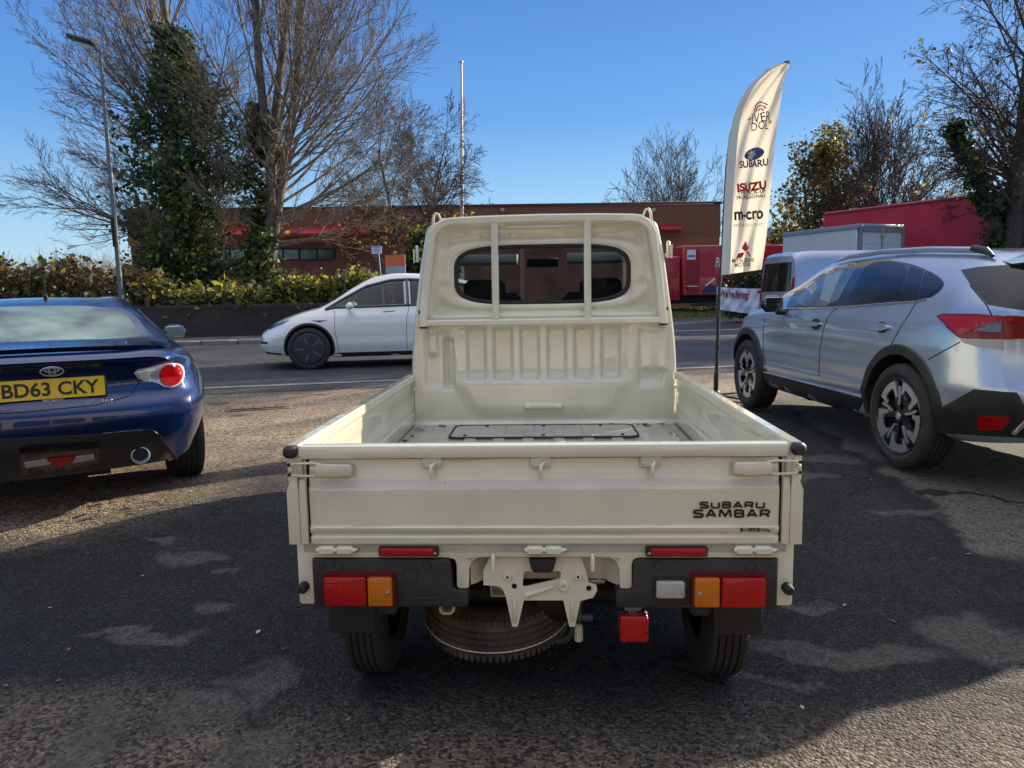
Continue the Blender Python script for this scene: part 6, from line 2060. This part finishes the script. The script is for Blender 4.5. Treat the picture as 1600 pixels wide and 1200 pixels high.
# small pale house far off
p = at(1216, 420, 90)
HO = empty('house', (p.x, p.y, .4), .2, 'small pale house far off between the feather flag and the trees', 'house')
b = MB(); b.box((0, 4, 2.6), (6.5, 8, 5.2), 0); b.build('wall', simple('render_white', (.62, .61, .58), .8, noise=.08), HO)
b = MB(); b.prism([(-3.6, 5.1), (3.6, 5.1), (0, 8.2)], -.4, 8.4, lambda u, v, d: (u, d, v)); b.build('roof', simple('slate', (.12, .11, .11), .7, noise=.2), HO)
for x in (-1.8, 1.6):
    for z in (1.4, 3.8):
        b = MB(); b.box((x, -.03, z), (1.1, .1, 1.2), .01); w_ = b.build('window', wf, HO)
        b = MB(); b.box((x, -.085, z), (.9, .02, 1.0)); b.build('pane', wp, w_)

# added unseen building: pale and sunlit to throw warm light on the tailgate
SH = empty('added_showroom', (2, -7.5, 0), 0, 'added pale building with large windows, unseen behind the photographer, bouncing warm light', 'building')
b = MB()
for x in lin(-20, 20, 9): b.box((x, 0, 1.6), (.9, .35, 3.2), .02)
b.box((0, -.02, 4.2), (40, .4, 2.0), .03); b.box((0, 0, .25), (40, .3, .5), .02)
b.box((0, -4, 2.5), (39.6, 7, 5.0), 0)
b.build('wall', simple('added_showroom_render', (.52, .48, .40), .8, noise=.06, nscale=1), SH)
xs_ = lin(-20, 20, 9)
for a_, c_ in zip(xs_, xs_[1:]):
    b = MB(); b.box(((a_ + c_) / 2, -.10, 1.85), (c_ - a_ - .9, .05, 2.7)); w_ = b.build('window', M['black_gloss'], SH)
    b = MB(); b.box(((a_ + c_) / 2, -.05, 1.85), (.08, .06, 2.7)); b.build('mullion', M['steel'], w_)
# ------------------------------------------------------------------ trees and hedges
def tubes_np(polys, sides):
    """polys: list of (points (P,3), radii (P)) with the same P -> verts, faces"""
    P = np.array([q[0] for q in polys], np.float32)
    R = np.array([q[1] for q in polys], np.float32)
    B, n, _ = P.shape
    T = np.gradient(P, axis=1)
    T /= np.linalg.norm(T, axis=2, keepdims=True) + 1e-9
    ref = np.where(np.abs(T[:, :1, 2:3]) > .85, np.array([1, 0, 0], np.float32), np.array([0, 0, 1], np.float32))
    ref = np.repeat(ref, n, 1)
    A = np.cross(T, ref); A /= np.linalg.norm(A, axis=2, keepdims=True) + 1e-9
    Bn = np.cross(T, A)
    ang = np.arange(sides) * 2 * PI / sides
    V = P[:, :, None] + (A[:, :, None] * np.cos(ang)[None, None, :, None] + Bn[:, :, None] * np.sin(ang)[None, None, :, None]) * R[:, :, None, None]
    V = V.reshape(-1, 3)
    base = (np.arange(B) * n * sides)[:, None, None] + (np.arange(n - 1) * sides)[None, :, None]
    k = np.arange(sides)[None, None, :]
    k2 = (k + 1) % sides
    F = np.stack([base + k, base + k2, base + sides + k2, base + sides + k], -1).reshape(-1, 4)
    return V, F
def bark_mat(name, c):
    return simple(name, c, .9, noise=.45, nscale=6, bump=.6, bscale=14)
def leaf_mat(name, c, tr=.35):
    mt, nt, b = nodes_of(name)
    b.inputs['Base Color'].default_value = (*c, 1); b.inputs['Roughness'].default_value = .55
    t = nt.nodes.new('ShaderNodeBsdfTranslucent'); t.inputs[0].default_value = (c[0] * 1.7, c[1] * 1.6, c[2] * .8, 1)
    mx = nt.nodes.new('ShaderNodeMixShader'); mx.inputs[0].default_value = tr
    out = nt.nodes['Material Output']
    nt.links.new(b.outputs[0], mx.inputs[1]); nt.links.new(t.outputs[0], mx.inputs[2]); nt.links.new(mx.outputs[0], out.inputs[0])
    return mt
class Grower:
    def __init__(self, seed, rmin=.005):
        self.rmin = rmin
        self.r = random.Random(seed)
        self.by = {}
        self.tips = []
    def branch(self, p, d, L, r0, r1, n, wob, trop, sides):
        """one curved limb; returns its points"""
        R = self.r
        pts = [p.copy()]
        d = d.normalized()
        s = L / (n - 1)
        for i in range(n - 1):
            d = (d + Vector((R.gauss(0, wob), R.gauss(0, wob), R.gauss(0, wob * .6) + trop))).normalized()
            pts.append(pts[-1] + d * s)
        rad = [r0 + (r1 - r0) * i / (n - 1) for i in range(n)]
        self.by.setdefault((n, sides), []).append(([tuple(q) for q in pts], rad))
        return pts
    def spray(self, pts, r0, level, spec):
        """side shoots along a limb"""
        if level >= len(spec): return
        cnt, lf, ang, trop, n, sides, wob = spec[level]
        R = self.r
        N = len(pts)
        tot = sum((pts[i + 1] - pts[i]).length for i in range(N - 1))
        for k in range(cnt):
            t = (.22 + .78 * (k + R.random() * .8) / cnt) * (N - 1)
            i = min(int(t), N - 2)
            f = t - i
            p = pts[i].lerp(pts[i + 1], f)
            d = (pts[i + 1] - pts[i]).normalized()
            ax = Vector((R.gauss(0, 1), R.gauss(0, 1), R.gauss(0, 1))).cross(d)
            if ax.length < 1e-3: continue
            ax.normalize()
            a = ang * R.uniform(.65, 1.3)
            nd = (d * math.cos(a) + ax * math.sin(a))
            L = tot * lf * R.uniform(.55, 1.25) * (1.1 - .5 * t / (N - 1))
            rr0 = max(self.rmin, r0 * (.42 if level == 0 else .45) * (1.05 - .6 * t / (N - 1)))
            q = self.branch(p, nd, L, rr0, max(self.rmin * .75, rr0 * .3), n, wob, trop, sides)
            if level == len(spec) - 1: self.tips.append(q[-1])
            self.spray(q, rr0, level + 1, spec)
    def mesh(self, name, mat, parent, keys=None):
        Vs, Fs, o = [], [], 0
        for (n, s), P in self.by.items():
            V, F = tubes_np(P, s)
            k = F.shape[1]
            Vs.append(V); Fs.append(F + o); o += len(V)
        self.by = {}
        return np_mesh(name, np.concatenate(Vs), np.concatenate(Fs), mat, parent, smooth=True)
rng = np.random.default_rng(5)
def leaves_np(pts, size, mats, parent, name, weights, outward=None, flat=.3):
    """leaf-sized folded quads at pts"""
    n = len(pts)
    pts = np.asarray(pts)
    u = rng.normal(size=(n, 3)); u[:, 2] *= .7
    u /= np.linalg.norm(u, axis=1, keepdims=True)
    w = rng.normal(size=(n, 3))
    if outward is not None:
        w = np.cross(u, outward + rng.normal(size=(n, 3)) * .6)
    else:
        w = np.cross(u, w)
    w /= np.linalg.norm(w, axis=1, keepdims=True) + 1e-9
    s = (size * np.clip(np.exp(rng.normal(-.05, .38, n)), .3, 1.6))[:, None]
    V = np.stack([pts - u * s, pts - w * s * .62, pts + u * s, pts + w * s * .62], 1).reshape(-1, 3)
    F = np.arange(n * 4).reshape(-1, 4)
    mi = rng.choice(len(mats), n, p=weights)
    return np_mesh(name, V, F, mats, parent, midx=mi)
bark = bark_mat('bark_grey_brown', (.12, .095, .072)); bark2 = bark_mat('bark_dark', (.07, .052, .04)); twigm = bark_mat('twig_brown', (.19, .15, .112)); twigd = bark_mat('twig_dark', (.075, .055, .045))
IVY = [leaf_mat('ivy_dark', (.026, .050, .016), .2), leaf_mat('ivy_mid', (.055, .098, .026), .3), leaf_mat('ivy_pale', (.12, .16, .035), .4), leaf_mat('ivy_yellow', (.26, .21, .035), .4)]  # four leaf tones, mixed at random over each plant
HED = [leaf_mat('hedge_green', (.07, .09, .022), .4), leaf_mat('hedge_yellow', (.25, .24, .05), .45), leaf_mat('hedge_brown', (.15, .085, .045), .35), leaf_mat('hedge_dark', (.035, .042, .018), .25)]

def bare_tree(name, base, label, group, seed, trunk_h, trunk_r, limbs, spec, az=None, lean=(0, 0), bk=None, tw=None, wob=.05, stems=1, cat='tree', limb_wob=.05, rmin=.006):
    T = empty(name, tuple(base), 0, label, cat, group)
    G = Grower(seed, rmin)
    R = G.r
    axes = []
    for s in range(stems):
        d = Vector((lean[0] + (R.gauss(0, .07) if stems > 1 else 0), lean[1] + (R.gauss(0, .07) if stems > 1 else 0), 1))
        n = 9
        G.branch(Vector((0, 0, -.1)), d, trunk_h, trunk_r * (1 if stems == 1 else .75), trunk_r * .35, n, wob, .02, 9)
        axes.append([Vector(q) for q in G.by[(n, 9)][-1][0]])
    tr = G.mesh('trunk', bk or bark, T)
    for (f0, f1, cnt, e0, e1, L0, L1, a0_, a1_, rf) in limbs:
        for k in range(cnt):
            f = R.uniform(f0, f1)
            A = axes[R.randrange(len(axes))]
            t = f * (len(A) - 1); i = min(int(t), len(A) - 2)
            p = A[i].lerp(A[i + 1], t - i)
            q = (f - f0) / max(1e-6, f1 - f0)
            el = math.radians(e0 + (e1 - e0) * q + R.gauss(0, 6)); azm = math.radians(R.uniform(a0_, a1_))
            d = Vector((math.cos(azm) * math.cos(el), math.sin(azm) * math.cos(el), math.sin(el)))
            L = (L0 + (L1 - L0) * q) * R.uniform(.8, 1.15)
            rl = trunk_r * rf * .72 * (1 - .45 * f)
            pts = G.branch(p, d, L, rl, .010, 9, limb_wob, .055, 6)
            G.spray(pts, rl, 0, spec)
    c = G.mesh('crown', tw or twigm, T)
    return T, axes, G

# spec rows: count, length factor, angle, uplift, points, sides, wobble
SP_BIG = [(10, .44, .62, .05, 6, 4, .06), (8, .45, .60, .03, 5, 3, .07), (6, .48, .6, .02, 3, 3, .09)]
# ivy-clad tree at the left
b0 = at(288, 470, 27.5)
T1, AX, G1 = bare_tree('ivy_clad_tree', (b0.x, b0.y, .25), 'tall bare tree whose trunk is buried in dense dark ivy, left of the forked tree', 'roadside trees across the road', 7, 12.5, .34,
    [(.25, .6, 16, 12, 36, 4.6, 5.6, 130, 235, .30), (.25, .5, 7, 20, 45, 4.5, 6.0, -60, 60, .26), (.2, .6, 9, 10, 45, 3.2, 4.2, 215, 325, .2), (.55, .95, 18, 40, 72, 6.0, 5.5, 0, 360, .28), (.85, 1.0, 8, 60, 85, 4.5, 5.0, 0, 360, .25)], SP_BIG, tw=twigm, stems=2)
def ivy_points(n, col, sx=1.0):
    """points on lumpy columns: col = rows of (z, x, y, radius)"""
    z0, z1 = col[0][0], col[-1][0]
    zs_ = [c[0] for c in col]
    fx, fy, fr_ = [np.interp for _ in range(3)]
    nc = max(30, n // 55)
    cz = rng.uniform(z0, z1, nc); ca = rng.uniform(0, 2 * PI, nc)
    rad = np.interp(cz, zs_, [c[3] for c in col]) * rng.uniform(.45, 1.05, nc)
    rad = rad * (.80 + .22 * np.sin(2 * ca + cz * 1.1) + .20 * np.sin(3 * ca - cz * 2.3 + 1) + .16 * np.sin(cz * 3.7))
    cx = np.interp(cz, zs_, [c[1] for c in col]) + np.cos(ca) * rad
    cy = np.interp(cz, zs_, [c[2] for c in col]) + np.sin(ca) * rad
    C = np.stack([cx, cy, cz], 1)
    w = rng.uniform(.5, 1.5, nc); w /= w.sum()
    i = rng.choice(nc, n, p=w)
    pr = np.interp(cz, zs_, [c[3] for c in col])
    sg = rng.uniform(.45, 1.35, nc)
    off = rng.normal(size=(n, 3)) * ((.10 + .14 * pr[i]) * sg[i])[:, None]
    pts = C[i] + off
    axx = np.stack([np.interp(pts[:, 2], zs_, [c[1] for c in col]), np.interp(pts[:, 2], zs_, [c[2] for c in col]), pts[:, 2]], 1)
    outw = pts - axx; outw[:, 2] = .3
    outw /= np.linalg.norm(outw, axis=1, keepdims=True) + 1e-9
    return pts, outw
k27 = 27.5 / CAM_F
col = [(0, .2, 0, 1.2), (1.2, .1, 0, 1.6), (3.0, -.1, 0, 1.9), (5.0, .2, 0, 1.9), (6.6, .5, 0, 1.95), (7.8, .4, 0, 1.8), (8.8, .5, 0, 1.3), (9.8, .3, 0, .9), (10.6, .4, 0, .4)]
pts, ow = ivy_points(26000, col)
leaves_np(pts, .088, IVY, T1, 'ivy', [.52, .32, .14, .02], ow)
# forked tree
b0 = at(404, 470, 27.0)
T2, AX2, G2 = bare_tree('forked_tree', (b0.x, b0.y, .25), 'large bare forked tree with fanning branches and ivy up its trunk', 'roadside trees across the road', 21, 12.5, .30,
    [(.22, .32, 4, 8, 20, 5.0, 6.4, -60, 60, .30), (.30, .6, 20, 26, 52, 6.4, 7.2, -75, 75, .34), (.35, .75, 13, 42, 72, 6.5, 6.0, 0, 360, .32), (.7, 1.0, 14, 60, 86, 5.5, 5.0, 0, 360, .30), (.2, .5, 4, 10, 35, 3.0, 4.0, 120, 240, .2)], SP_BIG, lean=(.05, 0), tw=twigm, stems=3)
col = [(0, 0, 0, .72), (1.5, .1, 0, .80), (3.0, .2, 0, .60), (4.5, .3, 0, .52), (6.2, .35, 0, .42), (7.8, .4, 0, .2)]
pts, ow = ivy_points(8500, col)
leaves_np(pts, .085, IVY, T2, 'ivy', [.30, .34, .28, .08], ow)
# birch behind, with the last orange leaves and a bushy foot
b0 = at(645, 470, 34)
T3, A3, G3 = bare_tree('birch_tree', (b0.x, b0.y, .4), 'finely twigged birch with a rounded crown in front of the brick building', 'roadside trees across the road', 33, 7.5, .16,
    [(.36, .6, 18, 16, 40, 3.2, 3.8, 0, 360, .40), (.5, 1.0, 20, 36, 78, 3.2, 2.8, 0, 360, .36)], [(10, .5, .7, .0, 6, 3, .08), (8, .5, .7, -.03, 5, 3, .09), (5, .5, .6, -.05, 4, 3, .1)], tw=twigd, stems=2, rmin=.008)
tp = np.array([tuple(t) for t in G3.tips]); tp = tp[(tp[:, 2] < 4.6)]; tp = tp[rng.choice(len(tp), min(len(tp), 900))] + rng.normal(size=(min(len(tp), 900), 3)) * .1
AUT = [leaf_mat('autumn_orange', (.26, .12, .03), .4), leaf_mat('autumn_yellow', (.30, .22, .045), .45), leaf_mat('autumn_green', (.09, .10, .025), .4), leaf_mat('autumn_dark', (.045, .045, .018), .3)]
leaves_np(tp, .09, AUT, T3, 'last_leaves', [.5, .3, .1, .1])
b0 = at(668, 470, 31)
S1 = empty('evergreen_shrub', (b0.x, b0.y, .4), 0, 'dark evergreen shrub beside the site board at the edge of the cab', 'shrub')
pts, ow = ivy_points(7000, [(0, 0, 0, .9), (1.5, 0, 0, 1.15), (2.6, -.1, 0, .9), (3.6, 0, 0, .45)])
leaves_np(pts, .085, IVY, S1, 'foliage', [.38, .36, .20, .06], ow)
b = MB(); b.tube([(0, 0, -.1), (.05, 0, 1.2), (0, 0, 2.8)], [.09, .07, .03], 8); b.build('stem', bark2, S1)

# hedges along the wall --------------------------------------------------------
def hedge(name, px0, px1, tops, label, n, weights, low, size, seed, depth=.8):
    x0, x1 = at(px0, 470, 23).x, at(px1, 470, 23).x
    cx = (x0 + x1) / 2
    HLn = lambda x: 25.6 + .279 * x
    H = empty(name, (cx, HLn(cx), .2), RA, label, 'hedge', 'hedges behind the low wall')
    L = (x1 - x0) / math.cos(RA)
    tx = np.array([t[0] for t in tops]); tz = np.array([t[1] for t in tops])
    nc = n // 26
    u = rng.uniform(-L / 2, L / 2, nc)
    top = np.interp((u + L / 2) / L, tx, tz) * (1 + .10 * np.sin(u * 3.1) + .08 * np.sin(u * 7.7 + 1))
    zc = low + (top - low) * rng.uniform(0, 1, nc) ** .75
    C = np.stack([u, rng.uniform(-depth, depth * .5, nc), zc], 1)
    i = rng.integers(0, nc, n)
    pts = C[i] + rng.normal(size=(n, 3)) * np.array([.17, .17, .15])
    leaves_np(pts, size, HED, H, 'foliage', weights)
    G = Grower(seed); R = G.r
    for k in range(int(L * 15)):
        uu = R.uniform(-L / 2, L / 2)
        hh = float(np.interp((uu + L / 2) / L, tx, tz)) * R.uniform(.6, 1.12)
        q = G.branch(Vector((uu, R.uniform(-depth, depth * .4), 0)), Vector((R.gauss(0, .25), R.gauss(0, .2), 1)), hh, .014, .004, 6, .10, .03, 3)
        G.spray(q, .012, 0, [(4, .32, .7, .02, 4, 3, .1)])
    G.mesh('stems', twigm, H)
    return H
hedge('hedge', -190, 268, [(0, 2.0), (.30, 1.95), (.42, 2.1), (.52, 2.45), (.60, 2.1), (.70, 2.25), (.78, 2.15), (.85, 2.0), (1, 1.6)], 'tall straggly dark brown green hedge behind the low wall at far left', 10000, [.22, .14, .44, .20], .75, .090, 2)
hedge('hedge', 262, 598, [(0, 1.45), (.2, 1.30), (.42, 1.15), (.6, 1.55), (.75, 1.65), (.9, 1.70), (1, 1.45)], 'lower yellow green hedge behind the low wall above the white car', 15000, [.36, .40, .10, .14], .75, .085, 4)
b0 = at(1170, 470, 29.5)
H3 = empty('clipped_hedge', (b0.x, b0.y, .3), .25, 'dark clipped hedge behind the hiring banner', 'hedge')
nn = 9000
pp = np.stack([rng.uniform(-.9, 5.2, nn), rng.uniform(-.6, .6, nn), rng.uniform(0, 1.95, nn)], 1)
leaves_np(pp, .075, HED, H3, 'foliage', [.10, .02, .13, .75])
b = MB()
for k in range(14):
    b.tube([(-.8 + k * .44, 0, -.1), (-.8 + k * .44, 0, 1.6)], .03, 6)
b.build('stems', bark2, H3)
# grass verge strip under the banner and lorry
b = MB(); b.grid(lin(1, 60, 40), lin(0, 1, 8), lambda x, t: (x, FLn(x) + 9.2 + 9 * t * 1.0 if x > 3 else FLn(x) + 9.2 + 9 * t, gz(x, FLn(x) + 9.2 + 9 * t) + .014 + .05 * math.sin(t * PI)))
struct(b.build('verge', simple('verge_soil', (.045, .055, .02), .95, noise=.4, nscale=2, bump=.5, bscale=8), sharp=0))
nn = 9000
gxr = rng.uniform(3, 26, nn); gt = rng.uniform(0, 1, nn)
gyy = 22.1 + .279 * gxr + 9.3 + 6 * gt
gzz = np.array([gz(a, c) for a, c in zip(gxr, gyy)]) + .02
o = leaves_np(np.stack([gxr, gyy, gzz + .05], 1), .085, [leaf_mat('grass_green', (.07, .10, .025), .4), leaf_mat('grass_dry', (.16, .13, .05), .4)], None, 'grass', [.6, .4])
tag(o, 'rough green grass on the verge across the road', 'grass', kind='stuff')

# right hand trees -----------------------------------------------------------------
b0 = at(1050, 470, 62)
T4, _, _ = bare_tree('bare_tree', (b0.x, b0.y, .42), 'small bare fan shaped tree beyond the right end of the brick building', 'trees beyond the parked lorries', 41, 5.0, .22,
    [(.3, 1.0, 38, 8, 80, 7.0, 7.4, 0, 360, .34)], [(9, .45, .55, .03, 5, 3, .05), (7, .45, .55, .02, 4, 3, .06), (4, .4, .5, .02, 3, 3, .06)], tw=twigd, stems=3, rmin=.012)
b0 = at(1268, 470, 47)
T5, _, G5 = bare_tree('half_leafy_tree', (b0.x, b0.y, .42), 'tree with clumps of yellow green leaves right beside the feather flag', 'trees beyond the parked lorries', 52, 7.4, .22,
    [(.18, .6, 20, 10, 40, 2.8, 3.6, 0, 360, .34), (.55, 1.0, 20, 30, 80, 3.2, 2.6, 0, 360, .34)], [(8, .42, .6, .03, 5, 3, .06), (6, .42, .6, .0, 4, 3, .07)], tw=twigd, stems=3, rmin=.010)
tp = np.array([tuple(t) for t in G5.tips])
cl = tp[rng.choice(len(tp), 240)]
pts = cl[rng.integers(0, len(cl), 8500)] + rng.normal(size=(8500, 3)) * .34
leaves_np(pts, .125, AUT, T5, 'foliage', [.04, .15, .50, .31])
b0 = at(1378, 470, 43)
T6, _, G6 = bare_tree('rounded_tree', (b0.x, b0.y, .42), 'rounded tree with upswept bare branches and few last leaves above the red trailer', 'trees beyond the parked lorries', 63, 6.0, .20,
    [(.30, 1.0, 60, 18, 84, 4.8, 5.2, 0, 360, .36)], [(10, .45, .5, .03, 5, 3, .05), (8, .45, .55, .02, 4, 3, .06), (4, .4, .5, .02, 3, 3, .06)], tw=twigd, stems=3, rmin=.012)
tp = np.array([tuple(t) for t in G6.tips])
pts = tp[rng.choice(len(tp), 900)] + rng.normal(size=(900, 3)) * .1
leaves_np(pts, .10, AUT, T6, 'last_leaves', [.15, .25, .40, .20])
b0 = at(1568, 470, 26.0)
T7, A7, G7 = bare_tree('ivy_topped_tree', (b0.x, b0.y, .4), 'big dark tree with an ivy covered trunk and side limb at the right edge', 'trees beyond the parked lorries', 74, 10.5, .44,
    [(.25, .5, 9, 12, 35, 3.0, 3.6, 90, 270, .26), (.35, 1.0, 40, 20, 82, 4.4, 4.6, 0, 360, .28), (.3, .6, 6, 10, 30, 3, 4, -60, 60, .26)], [(11, .45, .75, .01, 6, 4, .10), (8, .45, .75, .0, 5, 3, .12), (5, .45, .7, .0, 3, 3, .12)], tw=twigd, bk=bark2, stems=2, limb_wob=.09, rmin=.008)
ivy2 = IVY[:3]
pts, ow = ivy_points(5500, [(0, 0, 0, 1.0), (1.6, .1, 0, 1.0), (3.0, .1, 0, .6), (4.4, .2, 0, .42), (5.8, .3, 0, .2)])
pts2, ow2 = ivy_points(3200, [(3.2, -.5, 0, .35), (4.4, -1.05, 0, .32), (5.6, -1.65, 0, .27), (6.3, -2.0, 0, .2)])
b = MB(); b.tube([(0, 0, 2.2), (-.5, 0, 3.2), (-1.05, 0, 4.4), (-1.65, 0, 5.6), (-1.95, 0, 6.1)], [.2, .19, .17, .14, .1], 8); b.build('ivy_limb', bark2, T7)
leaves_np(np.concatenate([pts, pts2]), .08, ivy2, T7, 'ivy', [.66, .24, .10], np.concatenate([ow, ow2]))
tp = np.array([tuple(t) for t in G7.tips]); pts = tp[rng.choice(len(tp), 1600)] + rng.normal(size=(1600, 3)) * .12
leaves_np(pts, .07, AUT, T7, 'last_leaves', [.12, .06, .22, .60])
# far wood at the left horizon
G = Grower(9); R = G.r
for k in range(150):
    x = at(R.uniform(-260, 250), 470, 150).x
    y = 150 + R.uniform(-14, 14)
    h = R.uniform(8, 12.5)
    q = G.branch(Vector((x, y, .3)), Vector((0, 0, 1)), h * .6, .16, .05, 4, .05, .02, 3)
    for j in range(16):
        p = q[1].lerp(q[3], R.random())
        qq = G.branch(p, Vector((R.gauss(0, .5), R.gauss(0, .5), 1)), h * R.uniform(.25, .5), .05, .02, 4, .08, .05, 3)
        G.spray(qq, .04, 0, [(5, .5, .6, .03, 3, 3, .08)])
o = G.mesh('far_wood', bark_mat('far_twigs', (.22, .17, .14)), None)
tag(o, 'distant bare grey brown wood low on the left horizon', 'wood', kind='stuff')
